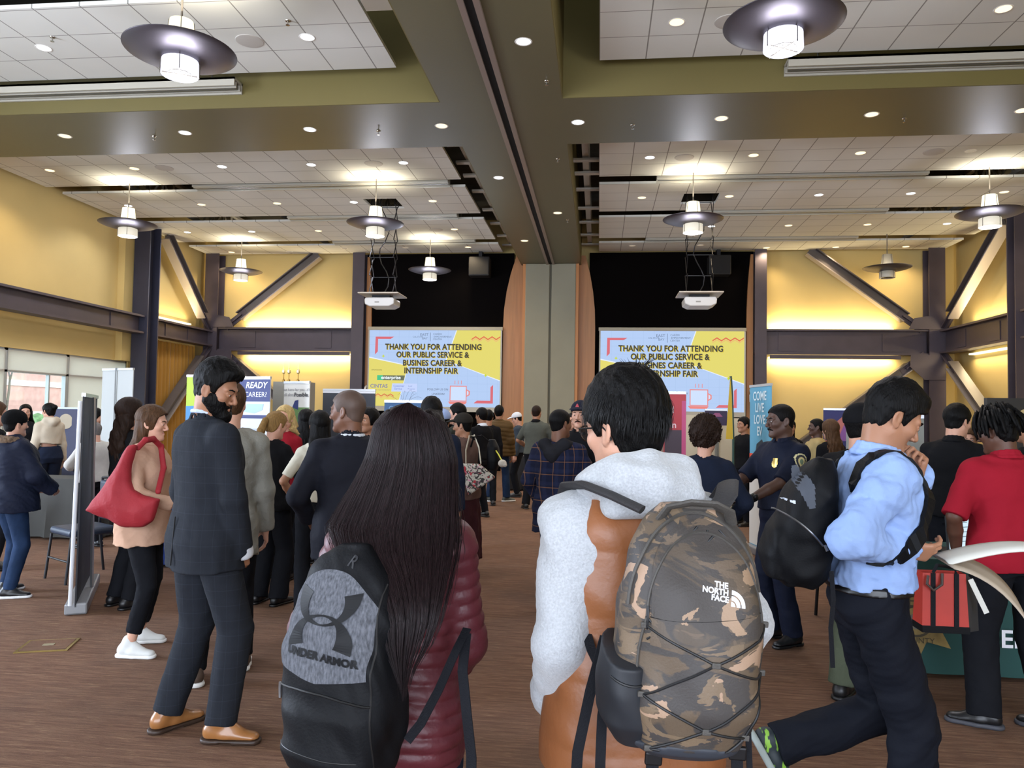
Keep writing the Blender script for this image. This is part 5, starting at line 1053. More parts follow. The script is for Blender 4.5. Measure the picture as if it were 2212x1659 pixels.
        np_obj('skirt' if bottom.get('skirt') else 'trousers', b.mesh(), bottom['m'], R)
    if shoes:
        for i, (hp, kn, an, yw, pt_) in enumerate(Lg): shoe(an, yw, pt_, shoes[0], min(res, .007), shoes[1] or mat('shoe_black', '111113', .4), shoes[2] or mat('sole_black', '0c0c0d', .7), R)
    R_ = R; R_['_'] = 0; del R_['_']
    return R, dict(Hm=Hm, nb=nb, A=A, L=Lg, HM=HM, S=Sh, sc=sc)
def world(R, p): return (Matrix.Translation(R.location) @ R.rotation_euler.to_matrix().to_4x4() @ Matrix.Diagonal((*R.scale, 1))) @ Vector(p)
def decal(mb_verts, faces, tgt, org, ux, uy, depth=.3, off=.002, sub=None):
    """press a flat drawing onto the surface of tgt (object with mesh in the same space), looking along -(ux x uy)"""
    me = tgt.data; bv = BVHTree.FromPolygons([tuple(v.co) for v in me.vertices], [tuple(p.vertices) for p in me.polygons]); ux = Vector(ux).normalized(); uy = Vector(uy).normalized(); n = ux.cross(uy); out = []
    for v in mb_verts:
        p = Vector(org)+ux*v[0]+uy*v[1]; hit = bv.ray_cast(p+n*depth, -n, depth*2); q = hit[0] if hit[0] is not None else p; out.append(q+n*off)
    return out

def span_shape(bot, top, w, h, n=40, m=24, u0=-1, u1=1):
    """flat sheet between two curves bot(u), top(u), u in u0..u1; smooth-edged"""
    V_ = []; F_ = []
    for i in range(n+1):
        u = u0+(u1-u0)*i/n; b, t = bot(u), top(u)
        for j in range(m+1): V_.append((u*w/2, (b+(t-b)*j/m)*h/2, 0))
    for i in range(n):
        for j in range(m): a = i*(m+1)+j; F_.append((a, a+m+1, a+m+2, a+1))
    return V_, F_
def snap(o, pts, off, sub=5):
    """lay a path onto the nearest surface of o (all in o's space)"""
    me = o.data; bv = BVHTree.FromPolygons([tuple(v.co) for v in me.vertices], [tuple(p.vertices) for p in me.polygons]); P = [Vector(p) for p in pts]; out = []; nr = []
    for a, b in zip(P, P[1:]):
        for k in range(sub): out.append(a+(b-a)*k/sub)
    out.append(P[-1]); res = []
    for p in out: q, n, *_ = bv.find_nearest(p); res.append(q+n*off); nr.append(n)
    for _ in range(3): res = [res[0]]+[(res[i-1]+res[i]*2+res[i+1])/4 for i in range(1, len(res)-1)]+[res[-1]]
    return res, [tuple(n) for n in nr]
# ================================================================== PEOPLE
C = lambda n, c, **k: cloth(n, c, **k)
M_suit1 = plaid('suit_check', '202329', '3a3f4a', '25282f', 7, .14); M_suit2 = C('dark_suit', '1c1d24', rough=.7); M_blkc = C('black', '141416'); M_blkt = C('black_trouser', '17181c'); M_nvy = C('navy', '1b2130'); M_jean = C('denim', '22314a', vary=(5, .3)); M_blkd = C('washed_black', '222226')
M_shirtw = C('white_shirt', 'c9cdd4'); M_blue = C('light_blue_shirt', '8ba3cf', vary=(3, .05), rough=.7); M_redp = C('red_polo', '8c1a28', vary=(3, .08)); M_beige = C('beige_shacket', 'b8957e', vary=(4, .06)); M_khaki = C('khaki', '9c8a60'); M_olv = C('olive', '4d5344')
M_greyp = C('grey_polo', '4e5049'); M_cream = C('cream_hoodie', 'b8ab97'); M_cardi = C('grey_cardigan', '8b8980', b=(60, .5)); M_brn = C('brown_sweat', '5a463f'); M_mar = C('maroon_skirt', '33191c'); M_rblz = C('red_blazer', '8f1f2a'); M_unif = C('police_navy', '171b29', rough=.6)
M_tan = mat('tan_leather', '8f5f34', .35, vary=(10, .15), coat=.3); M_dsole = mat('dark_sole', '33241b', .5); M_wsh = mat('white_shoe', 'd0d2d0', .55); M_wsole = mat('white_sole', 'e0e0de', .6); M_bsh = mat('shoe_black', '111113', .4)
def ft(lx=-.11, ly=0, rx=.11, ry=0, lyaw=.12, ryaw=-.12): return [(lx, ly, .085, lyaw, 0), (rx, ry, .085, ryaw, 0)]
# --- bearded man in checked suit
P_suit, I = person('tall bearded man in a dark checked suit and tan brogues, looking down right', -1.945, 3.68, -.62, 1.86, res=.007, head_res=.003, hand_res=.004, skin='tan', head=(-.92, -.30, 0), lean=(0, -.01),
    wid=1.06, arms={'r': ((.165, .09, .87), (1.0, -.55, 0)), 'l': ((-.225, .10, .885), (-.8, -1, 0))}, fdir={'r': (-.25, .15, -.9)}, feet=[(-.155, -.085, .085, .05, 0), (.155, .02, .085, -.85, 0)],
    top=dict(m=M_suit1, t=.017, hem=.78, name='suit_jacket', stand=.004, flare=.10, wr=.0035, wf=16, at=.008), bottom=dict(m=M_suit1, ankle=.068, knee=.078, hem=.05, wr=.0035), shoes=('dress', M_tan, M_dsole), hair=('quiff', 'black'), beard=(.013, 'full'), seed=4, curl=(.8, .8))
nb = I['nb']; c_ = Vol(nb-V3(.13, .13, .06), nb+V3(.13, .13, .08), .004)
for q in range(16):
    a0, a1 = [2*PI*t/16 for t in (q, q+1)]; p_ = lambda a, r, z_: nb+V3(r*math.cos(a), .002+r*math.sin(a), z_+.010*(1-math.sin(a)))
    c_.add(cap(p_(a0, .061, .020), p_(a1, .061, .020), .010), .004)
np_obj('shirt_collar', c_.mesh(), C('pale_blue_collar', 'b9c6de'), P_suit)
ve = MB(); ve.poly([(-.004, -.165, .80), (.004, -.165, .80), (.002, -.150, 1.02), (-.002, -.150, 1.02)], (0, -.006, 0)); ve.build('jacket_vent', mat('seam_dark', '0c0d11', .9), P_suit, local=1)
cu = Vol(V3(.08, -.02, .80), V3(.33, .22, .98), .004); w = I['A']['r'][2]; e = I['A']['r'][1]; dn = unit(w-e); cu.add(cap(w-dn*.005, w+dn*.022, .050), 0); cu.cut(cap(w+dn*.0, w+dn*.08, .042), .002); np_obj('shirt_cuff', cu.mesh(), M_shirtw, P_suit)
# --- woman with red tote
P_tote, I2 = person('woman with long brown hair, beige shirt jacket, black leggings and white sneakers, facing right', -3.0, 4.86, -1.42, 1.64, 'f', res=.008, head_res=.0035, hand_res=.004, skin='pale', head=(.08, -.12, 0),
    arms={'r': ((.17, .24, 1.06), (1, -1, -.4)), 'l': ((-.12, .26, 1.08), (-1, -1, -.4))}, feet=[(-.20, -.10, .085, .1, 0), (.14, -.02, .085, -.1, 0)], top=dict(m=M_beige, t=.03, hem=.76, name='shirt_jacket', flare=.10, wr=.006, at=.012, collar=M_beige),
    bottom=dict(m=M_blkt, ankle=.052, knee=.062, hem=.14, t=.006), shin=1, shoes=('sneaker', M_wsh, M_wsole), hair=('long', 'brown'), face=dict(len=.40), wid=1.08, seed=7, curl=(.9, .9))
person('woman with wavy dark hair in black, behind the woman with the red tote', -3.82, 5.9, -.5, 1.70, 'f', res=.010, skin='light', top=dict(m=M_blkc, hem=.85, flare=.1), bottom=dict(m=M_blkt, ankle=.07), shoes=('dress', M_bsh, M_bsh), hair=('wavy', 'dbrown'), face=dict(len=.40), seed=8)
person('person in a fuzzy grey cardigan mostly hidden behind the bearded man', -2.25, 4.5, .5, 1.78, 'm', res=.010, skin='pale', top=dict(m=M_cardi, t=.024, hem=.72, name='cardigan', at=.008, wr=.006), bottom=dict(m=M_blkt), shoes=('sneaker', mat('brown_shoe', '4a3a30', .6), M_wsole), hair=('short', 'brown'), seed=9, wid=.92, feet=ft(-.15, -.1, .12, .1))
person('woman with dark blonde ponytail in black top and wide black trousers, back turned', -2.72, 6.2, -.25, 1.62, 'f', res=.009, skin='light', head=(-.25, -.25, 0), top=dict(m=M_blkc, hem=.86, sleeve=.48, flare=.12, t=.024), bottom=dict(m=M_blkt, ankle=.085, knee=.078, hem=.03), arms={'r': ((.2, .22, 1.0), (1, -1, 0)), 'l': ((-.2, .2, 1.0), (-1, -1, 0))}, shoes=('dress', M_bsh, M_bsh), hair=('pony', 'dblonde'), seed=10, wid=1.05)
person('blonde woman in a red blazer facing the camera in front of the white banner', -3.02, 7.15, PI-.25, 1.67, 'f', res=.009, head_res=.005, skin='pale', face=dict(lips='red', len=.22), top=dict(m=M_rblz, t=.022, hem=.85, name='blazer'), bottom=dict(m=M_blkt), shoes=('dress', M_bsh, M_bsh), hair=('long', 'blonde'), seed=11, head=(.15, 0, 0))
person('woman with straight black hair and white short-sleeved blouse left of the bald man', -2.22, 5.95, .55, 1.62, 'f', res=.009, skin='tan', top=dict(m=C('white_blouse', 'c4bfae'), sleeve=.42, hem=.98, t=.02), bottom=dict(m=M_blkt, ankle=.07, t=.012), arms={'l': ((-.20, .16, 1.0), (-1, -1, 0)), 'r': ((.15, .25, 1.0), (1, -1, 0))}, shoes=('dress', M_bsh, M_bsh), hair=('long', 'black'), face=dict(len=.33), seed=12, wid=.92)
person('dark-haired woman half hidden between the blonde woman and the bald man', -3.12, 7.95, .3, 1.64, 'f', res=.012, skin='tan', top=dict(m=M_rblz), bottom=dict(m=M_blkt), shoes=('dress', M_bsh, M_bsh), hair=('long', 'black'), seed=13, wid=.92)
P_bald, I3 = person('bald man in a dark navy suit and white collar, looking left', -1.43, 4.35, .55, 1.745, res=.008, head_res=.0035, skin='brown', head=(.85, -.05, 0), top=dict(m=M_suit2, t=.02, hem=.78, name='suit_jacket', stand=.004, flare=.1, wr=.004, wf=16, at=.01), bottom=dict(m=M_suit2, ankle=.066, knee=.075), arms={'l': ((-.2, .2, .98), (-1, -1, 0)), 'r': ((.2, .2, .98), (1, -1, 0))}, shoes=('dress', M_bsh, M_bsh), hair=('buzz', 'stubble'), seed=14, wid=1.1, eyes=True)
for o in list(P_bald.children):
    if o.name.startswith('hair'): o.data.materials[0] = mat('shaved_scalp', '4d3a30', .6, vary=(25, .1))
nb = I3['nb']; c_ = Vol(nb-V3(.13, .13, .06), nb+V3(.13, .13, .08), .005)
for q in range(16):
    a0, a1 = [2*PI*t/16 for t in (q, q+1)]; c_.add(cap(nb+V3(.066*math.cos(a0), .066*math.sin(a0), .012), nb+V3(.066*math.cos(a1), .066*math.sin(a1), .012), .011), .004)
np_obj('shirt_collar', c_.mesh(), M_shirtw, P_bald)
def far(lb, x, y, rz, H, sex, sk, hair, top, bot=None, res=.013, **k):
    k.setdefault('shoes', ('sneaker', M_bsh, M_bsh)); return person(lb, x, y, rz, H, sex, res=res, skin=sk, hair=hair, top=top, bottom=bot or dict(m=M_blkt), **k)
far('dark-haired woman facing the camera between the bald man and the long-haired woman', -2.13, 7.0, PI-.3, 1.66, 'f', 'tan', ('long', 'black'), dict(m=M_blkc), res=.011, head_res=.006, seed=15, head=(-.2, 0, 0))
far('person with dark hair peeking above the long-haired woman\'s head', -1.32, 6.0, .2, 1.74, 'm', 'tan', ('short', 'black'), dict(m=M_nvy, at=.01), seed=16)
far('person in a pale blue cap behind the long-haired woman', -1.66, 8.1, .3, 1.66, 'm', 'tan', ('capback', 'black', C('pale_blue_cap', '8e9fc4')), dict(m=M_greyp), seed=17)
P_tw, I4 = person('woman in a brown sweatshirt and dark maroon skirt carrying a printed tote, facing left', -1.36, 7.75, 1.15, 1.62, 'f', res=.009, head_res=.005, skin='tan', head=(.25, -.1, 0), top=dict(m=M_brn, t=.03, hem=.82, name='sweatshirt', at=.012), bottom=dict(m=M_mar, skirt=.16, t=.01), arms={'l': ((-.08, .26, 1.22), (-1, -.6, -.8)), 'r': ((.12, .28, 1.05), (1, -1, -.3))}, hair=('cap', 'black', C('charcoal_cap', '26231f')), shoes=('sneaker', M_bsh, M_bsh), seed=18, curl=(1.0, .8))
far('man in a dark grey jacket facing left behind the woman with the printed tote', -1.68, 9.1, 1.2, 1.74, 'm', 'light', ('short', 'black'), dict(m=C('grey_jacket', '33352f'), at=.012, t=.03, collar=M_blkc), seed=19, head=(.3, 0, 0), res=.011)
far('man with black hair just left of the man in the dark grey jacket', -2.06, 10.0, 1.0, 1.68, 'm', 'light', ('short', 'black'), dict(m=M_blkc), seed=20)
far('distant man in black with a white collar near the left screen', -1.83, 12, .9, 1.72, 'm', 'tan', ('short', 'black'), dict(m=M_blkc, collar=M_shirtw), seed=21)
far('distant dark-haired person below the right corner of the left screen', -1.95, 13.6, .2, 1.70, 'm', 'tan', ('short', 'black'), dict(m=M_blkc), seed=22, res=.015)
P_puf, _ = far('man in a brown quilted puffer jacket, jeans and white-soled sneakers, back turned', -1.84, 14.2, -.1, 1.79, 'm', 'tan', ('short', 'black'), dict(m=C('bronze_puffer', '4f3c22', rough=.5), t=.045, at=.03, baff=(.014, .075), hem=.84, name='puffer_jacket', wr=.003, stand=.01), dict(m=M_jean, ankle=.07), shoes=('sneaker', mat('grey_shoe', '4a4d48', .6), M_wsole), seed=23, feet=ft(-.16, 0, .14, .1, .5, -.8), res=.011)
far('man in a white cap and slate shirt in front of the wood panel, facing left', -1.58, 15.2, 1.6, 1.68, 'm', 'light', ('cap', 'black', C('white_cap', 'cfd0d4')), dict(m=C('slate_shirt', '39414a'), at=.01), seed=24, head=(0, -.3, 0), res=.013)
far('man in a grey polo shirt in front of the folding wall, back turned', -1.07, 13.3, -.2, 1.80, 'm', 'tan', ('buzz', 'dbrown'), dict(m=M_greyp, sleeve=.45, hem=.93, t=.022, collar=M_blkc), dict(m=M_blkt, ankle=.07), arms={'l': ((-.22, .22, 1.02), (-1, -1, 0)), 'r': ((.22, .22, 1.02), (1, -1, 0))}, seed=25, feet=ft(-.15, -.05, .18, .1, .6, -.3), wid=1.1, res=.010, shoes=('dress', M_bsh, M_bsh))
M_pl = plaid('navy_plaid_flannel', '14172a', '8a6240', '222740', 11, .42)
person('man in a navy and orange plaid flannel with a black hood, back turned', -.32, 6.3, -.35, 1.67, res=.008, head_res=.005, skin='brown', head=(-.45, 0, 0), top=dict(m=M_pl, t=.032, hem=.70, name='flannel_shirt', at=.014, flare=.08, wr=.006), bottom=dict(m=M_jean), arms={'r': ((.20, .26, 1.0), (1, -1, 0)), 'l': ((-.23, .14, .92), (-1, -1, 0))}, hair=('buzz', 'black'), shoes=('sneaker', M_bsh, M_wsole), seed=26, wid=1.05)
R_ = bpy.data.objects[[o.name for o in COL.objects if o.get('label', '').startswith('man in a navy and orange plaid')][0]]
hd_ = Vol((-.22, -.26, 1.26), (.22, .14, 1.56), .008)
for k in (-1, 1): hd_.add(cap((k*.12, .02, 1.42), (k*.09, -.09, 1.44), .045, .05), .03); hd_.add(cap((k*.09, -.09, 1.44), (0, -.135, 1.36), .05, .06), .03)
hd_.add(cap((0, -.135, 1.36), (0, -.14, 1.30), .06, .02), .03); hd_.cut(cap((0, -.03, 1.42), (0, -.05, 1.56), .062), .01); hd_.warp(wrk(30, .006, 3)); np_obj('hood', hd_.mesh(), M_blkd, R_)
P_cap, I5 = person('man with a moustache in a dark uniform and navy cap, facing the plaid-shirt man', -.17, 7.25, PI-.45, 1.75, res=.009, head_res=.0045, skin='light', head=(.2, 0, 0), top=dict(m=M_blkc, sleeve=.48, hem=.95, t=.022, name='uniform_shirt', collar=M_blkc), bottom=dict(m=M_blkt), arms={'l': ((-.12, .28, 1.08), (-1, -.6, -.5)), 'r': ((.2, .22, 1.0), (1, -1, 0))}, hair=('cap', 'brown', C('navy_cap', '20222e')), face=dict(moustache='dbrown'), seed=27, wid=1.1, shoes=('dress', M_bsh, M_bsh))
# red letter on the cap
m = MB(); V_, F_ = text_mesh('A', .05, .004); P_ = [I5['Hm'] @ Vector((v[0], .098+.0*v[1], .082+v[1])) for v in V_]; m.add([p+(I5['Hm'].to_3x3() @ Vector((0, .012, 0))) for p in P_], [f[::-1] for f in F_]); m.build('cap_badge', mat('badge_red', 'a8323c', .6), P_cap, local=1)
person('woman with curly dark hair in a navy jacket, back turned, right of the young man', .72, 5.35, -.15, 1.60, 'f', res=.008, head_res=.005, skin='light', head=(-.35, 0, 0), top=dict(m=M_nvy, t=.03, hem=.80, name='jacket', at=.014, wr=.005, wf=14), bottom=dict(m=M_blkt), arms={'r': ((.2, .2, 1.0), (1, -1, 0)), 'l': ((-.2, .2, 1.0), (-1, -1, 0))}, hair=('curly', 'dbrown'), shoes=('dress', M_bsh, M_bsh), seed=28, wid=1.12)
P_off, I6 = person('police officer in a dark navy uniform with shoulder patch and badge, facing left', 1.34, 5.8, 2.05, 1.73, res=.008, head_res=.0035, hand_res=.004, skin='dark', head=(-.25, -.08, 0), top=dict(m=M_unif, sleeve=.48, hem=.97, t=.024, name='uniform_shirt', collar=M_unif, arm=(.066, .054, .04)), bottom=dict(m=M_unif, ankle=.07, t=.014), arms={'l': ((-.14, .40, 1.06), (-1, -.8, -.6)), 'r': ((.16, .40, 1.06), (1, -.8, -.6))}, hair=('buzz', 'black'), face=dict(moustache='black'), seed=29, wid=1.08, shoes=('dress', M_bsh, M_bsh), curl=(.7, .7))
# belt, badge, watch, shoulder patch
b = Vol((-.24, -.2, .97), (.24, .22, 1.05), .006); b.add(stack([(.985, 0, -.004, .192, .138), (1.035, 0, -.002, .186, .134)]), 0); b.add(rbox((-.17, .05, .98), (.035, .05, .05), .01), 0); b.add(rbox((.18, .0, .95), (.03, .04, .07), .01), 0); np_obj('duty_belt', b.mesh(), mat('belt_leather', '0d0d0f', .35), P_off)
def on_obj(o, par, name, V_, F_, org, ux, uy, m, off=.003, depth=.25):
    P_ = decal(V_, F_, o, org, ux, uy, depth, off); mb = MB(); mb.add(P_, F_); r = mb.build(name, m, par, local=1); return r
def grid_shape(fn, w, h, n=18):
    """flat subdivided plate of size w x h keeping the cells where fn(u,v) is true (u,v in -1..1)"""
    V_ = []; F_ = []; ix = {}
    for i in range(n):
        for j in range(n):
            u, v = (i+.5)/n*2-1, (j+.5)/n*2-1
            if fn(u, v):
                f = []
                for a, b_ in ((i, j), (i+1, j), (i+1, j+1), (i, j+1)):
                    if (a, b_) not in ix: ix[(a, b_)] = len(V_); V_.append(((a/n-.5)*w, (b_/n-.5)*h, 0))
                    f.append(ix[(a, b_)])
                F_.append(tuple(f))
    return V_, F_
so = [o for o in P_off.children if o.name.startswith('uniform_shirt')][0]; ap = I6['A']['l']; pc = (ap[0]*.72+ap[1]*.28)
ux_, uy_ = (0, -1, 0), (0, 0, 1)
for k, (r_, c) in enumerate(((1.0, 'c2b98a'), (.86, '1a1c26'), (.58, 'b7ab78'), (.34, '5d6e5a'))):
    V_, F_ = grid_shape(lambda u, v: (u*u+v*v < 1 if v > -.3 else abs(u) < .95-(-.3-v)*.6), .10*r_, .115*r_, 22); on_obj(so, P_off, 'shoulder_patch', V_, F_, pc, ux_, uy_, mat('patch_'+c, c, .7), .003+.0012*k)
V_, F_ = grid_shape(lambda u, v: u*u+v*v < 1 or (abs(u) < .85 and v > 0), .05, .07, 12); on_obj(so, P_off, 'badge', V_, F_, (-.085, .3, 1.31), (-1, 0, 0), (0, 0, 1), mat('gold_badge', 'b39a55', .3, .8), .006, .3)
w = I6['A']['l'][2]; e = I6['A']['l'][1]; dn = unit(w-e); wt = Vol(w-.06, w+.06, .004); wt.add(cap(w-dn*.035, w-dn*.015, .031, .031, ((0, 0, 1), 1)), 0); wt.add(ell(w-dn*.025+V3(-.028, 0, .008), (.012, .02, .02)), .003); np_obj('wristwatch', wt.mesh(), M_blkm, P_off)
far('distant woman with black hair facing the camera right of the officer', 2.63, 11, PI, 1.62, 'f', 'tan', ('long', 'black'), dict(m=M_blkc), seed=30)
far('distant man in a khaki uniform shirt facing left', 2.86, 10.5, 1.4, 1.64, 'm', 'dark', ('buzz', 'black'), dict(m=M_khaki, sleeve=.48, hem=.97, t=.022), dict(m=M_khaki), seed=31, head=(.1, 0, 0))
far('distant person with brown hair behind the khaki man', 3.16, 11.6, .5, 1.58, 'm', 'light', ('short', 'brown'), dict(m=M_khaki, sleeve=.48), seed=32)
far('woman with long wavy brown hair in front of the orange and navy banner', 2.66, 9.2, .4, 1.62, 'f', 'light', ('wavy', 'brown'), dict(m=M_blkc), seed=33)
person('person in a black baseball cap, black jacket and olive trousers, behind the blue-shirt man', 1.50, 4.62, -.7, 1.70, res=.009, head_res=.005, skin='light', head=(-.5, 0, 0), top=dict(m=M_blkc, t=.03, at=.012, hem=.85, name='jacket'), bottom=dict(m=M_olv, ankle=.08, knee=.082, t=.012), hair=('capback', 'black', M_blkc), shoes=('sneaker', M_bsh, M_bsh), seed=34, feet=ft(-.12, .02, .12, 0), arms={'l': ((-.2, .2, 1.0), (-1, -1, 0)), 'r': ((.2, .2, 1.0), (1, -1, 0))})
person('man in a black polo shirt, back turned, beyond the man in the red polo', 2.74, 6.3, -.55, 1.75, res=.009, head_res=.005, skin='light', head=(-.55, -.15, 0), top=dict(m=M_blkc, sleeve=.47, hem=.88, t=.024, name='polo_shirt', collar=M_blkc), bottom=dict(m=M_blkt), hair=('short', 'black'), shoes=('dress', M_bsh, M_bsh), seed=35, wid=1.08)
far('distant person between the black polo man and the man in red', 3.66, 8.1, PI-.4, 1.55, 'm', 'light', ('short', 'brown'), dict(m=C('mid_grey', '55585c')), seed=36)
far('person in a khaki cap cut off by the right picture edge', 3.17, 6.05, .6, 1.71, 'm', 'tan', ('capback', 'black', M_khaki), dict(m=M_blkc), seed=37)
P_red, I7 = person('man in a red polo shirt with short twisted locs, back turned', 2.20, 4.4, .12, 1.70, res=.007, head_res=.004, hand_res=.004, skin='deep', head=(.55, -.25, 0), lean=(0, .05), top=dict(m=M_redp, sleeve=.50, hem=.86, t=.028, name='polo_shirt', collar=M_redp, arm=(.068, .056, .04), wr=.004), bottom=dict(m=M_blkt, ankle=.085, knee=.085, t=.014, hem=.03), arms={'l': ((-.235, .12, .93), (-1, -.8, 0)), 'r': ((.24, .22, .98), (1, -.8, 0))}, hair=('locs', 'black'), shoes=('sneaker', M_bsh, mat('grey_sole', '3c3d44', .6)), seed=38, wid=1.2, feet=[(-.16, -.0, .085, 1.1, 0), (.17, -.08, .085, .7, 0)], curl=(1.2, .6))
# --- left side group
P_pk, _ = person('person in a navy parka with fur collar and black beanie at the left edge', -5.0, 6.1, -.45, 1.58, 'f', res=.009, skin='light', top=dict(m=C('navy_parka', '1d2130', rough=.6), t=.07, at=.04, hem=.80, name='parka', wr=.010, wf=14, flare=.12), bottom=dict(m=M_jean, ankle=.055, knee=.068, t=.012), hair=('beanie', 'black', C('black_knit', '0f0f10', b=(120, .6))), shoes=('sneaker', M_bsh, M_wsole), seed=39, wid=1.15, feet=ft(-.13, .05, .14, -.05, .3, -.7), arms={'l': ((-.2, .26, 1.0), (-1, -1, 0)), 'r': ((.2, .26, 1.0), (1, -1, 0))})
fr = Vol((-.22, -.2, 1.32), (.22, .2, 1.54), .008)
for q in range(14):
    a0, a1 = [2*PI*t/14 for t in (q, q+1)]; fr.add(cap((.115*math.cos(a0), -.02+.105*math.sin(a0), 1.455-.02*math.sin(a0)), (.115*math.cos(a1), -.02+.105*math.sin(a1), 1.455-.02*math.sin(a1)), .035), .02)
fr.warp(wrk(140, .008, 2)); np_obj('fur_collar', fr.mesh(), mat('tan_fur', '6e5844', .95, bump=(200, 1), vary=(40, .4)), P_pk)
far('woman with long dark hair in a black blazer facing the camera by the window', -8.85, 11.0, PI+.3, 1.66, 'f', 'light', ('long', 'black'), dict(m=M_blkc, name='blazer'), seed=40, head=(.4, 0, 0))
P_ch, _ = far('person with a black hair bun and a cream and navy hoodie, facing left', -8.05, 10.5, 1.1, 1.69, 'f', 'light', ('bun', 'black'), dict(m=M_cream, t=.035, at=.018, hem=1.12, hood=1.3, name='hoodie'), dict(m=M_nvy, waist=1.16, t=.03), seed=41, res=.011, head=(.2, -.1, 0))
far('person with black hair in black leaning over the charcoal-clothed table', -6.95, 9.7, -1.0, 1.62, 'm', 'light', ('short', 'black'), dict(m=M_blkc), seed=42, lean=(0, .12), head=(0, -.3, 0), res=.012)
far('distant person with brown hair by the slate blue banner', -8.75, 12.0+.9, PI, 1.68, 'f', 'light', ('long', 'brown'), dict(m=M_blkc), seed=43)
far('bald older man in a pale shirt half hidden by the dark pull-up banner', -5.82, 8.35, 1.25, 1.46, 'm', 'pale', ('buzz', 'grey'), dict(m=C('pale_shirt', 'b3afa8'), sleeve=1, at=.012, t=.03), seed=44, head=(.1, -.1, 0), res=.010, wid=1.15, arms={'l': ((-.15, .3, 1.1), (-1, -1, 0)), 'r': ((.15, .3, 1.1), (1, -1, 0))})
far('person in black cut off by the left picture edge', -5.95, 7.0, -.6, 1.66, 'm', 'light', ('short', 'brown'), dict(m=M_blkc), seed=45)
far('distant dark-haired person left of the cream display stand', .95, 10.8, .3, 1.58, 'm', 'tan', ('short', 'dbrown'), dict(m=C('brown_jacket', '3c2f26')), seed=46)
far('distant person in black beside the wood panel, right of the grey polo man', -.36, 11.2, 2.6, 1.66, 'm', 'light', ('short', 'black'), dict(m=M_blkc), seed=47)
far('distant person in black in front of the black screen bay', 2.2, 12.0, 2.0, 1.64, 'm', 'tan', ('short', 'black'), dict(m=M_blkc), seed=48)

so = [o for o in P_tw.children if o.name.startswith('sweatshirt')][0]; a_, e_, w_ = I4['A']['l']; org = tuple(a_*.4+e_*.6)
V_, F_ = text_mesh('NEV', .075, .003); on_obj(so, P_tw, 'sleeve_lettering', V_, F_, org, (0, 0, -1), (0, 1, 0), mat('ink_offwhite', 'b5aca4', .7), .006, .3) if False else None
V_, F_ = text_mesh('NEV', .075, .003); on_obj(so, P_tw, 'sleeve_lettering', V_, F_, org, (0, .25, -1), (0, 1, .25), mat('ink_offwhite', 'b5aca4', .7), .006, .3)
# ================================================================== NEAR PEOPLE AND WHAT THEY CARRY
def to_local(R, pts):
    M = (Matrix.Translation(R.location) @ R.rotation_euler.to_matrix().to_4x4() @ Matrix.Diagonal((*R.scale, 1))).inverted(); return [tuple(M @ Vector(p)) for p in pts]
def strands(name, paths, r, m, par, n=3):
    """many fine hair strands as one mesh; paths: list of (k,3) arrays in the parent's space"""
    Vs, Fs, off = [], [], 0; cs = [(math.cos(2*PI*i/n), math.sin(2*PI*i/n)) for i in range(n)]
    for P in paths:
        P = np.asarray(P); k = len(P); T = np.gradient(P, axis=0); T /= np.maximum(np.linalg.norm(T, axis=1), 1e-9)[:, None]; up = np.array((1., 0, 0)) if abs(T[0, 0]) < .8 else np.array((0, 1., 0))
        A_ = np.cross(T, up); A_ /= np.maximum(np.linalg.norm(A_, axis=1), 1e-9)[:, None]; B_ = np.cross(T, A_); rr = r*np.concatenate([np.linspace(1, 1, k-3), [.8, .55, .15]])[:, None]
        V_ = np.stack([P+(A_*c+B_*s)*rr for c, s in cs], 1).reshape(-1, 3); i = np.arange(k-1)[:, None]*n; j = np.arange(n)[None]
        F_ = np.stack([i+j, i+(j+1) % n, i+n+(j+1) % n, i+n+j], -1).reshape(-1, 4); Vs.append(V_); Fs.append(F_+off); off += len(V_)
    return np_obj(name, (np.concatenate(Vs), np.concatenate(Fs)), m, par)
M_puf = mat('maroon_puffer', '521d25', .5, vary=(5, .12), bump=(45, .25)); M_hairL = hairm('long_dark', '110a0b', .45); M_hairS = mat('hair_strand_dark', '1c1012', .45, spec=.22, vary=(60, .5, (4, 4, .2)))
N, L, B = nodes(M_hairS)
# --- girl in the maroon puffer
P_girl, Ig = person('long dark-haired woman in a maroon puffer jacket, seen from behind in the foreground', -.492, 1.92, .08, 1.615, 'f', res=.005, head_res=.004, hand_res=.004, skin='tan', head=(0, -.03, 0),
    top=dict(m=M_puf, t=.032, at=.015, baff=(.008, .040), hem=.80, name='puffer_jacket', wr=.004, wf=18, flare=.04), bottom=dict(m=M_nvy, t=.012), shoes=('sneaker', M_bsh, M_wsole),
    arms={'r': ((.13, .25, .985), (.35, -1, -.4)), 'l': ((-.2, .2, .95), (-1, -1, 0))}, hair=('short', 'black'), eyes=False, seed=51, wid=.84)
for o in list(P_girl.children):
    if o.name.startswith('hair'): o.data.materials[0] = M_hairL; o.name = 'hair_cap'
HT = np.array([(1.628, -.520, -.405, 1.84), (1.605, -.530, -.385, 1.80), (1.575, -.548, -.368, 1.785), (1.535, -.556, -.352, 1.775), (1.490, -.566, -.340, 1.77), (1.440, -.582, -.334, 1.755), (1.386, -.604, -.328, 1.735), (1.334, -.622, -.322, 1.71), (1.287, -.590, -.320, 1.68), (1.247, -.530, -.321, 1.645), (1.205, -.485, -.324, 1.615), (1.161, -.460, -.330, 1.60), (1.116, -.450, -.345, 1.595), (1.069, -.425, -.372, 1.592), (1.030, -.408, -.385, 1.59)])
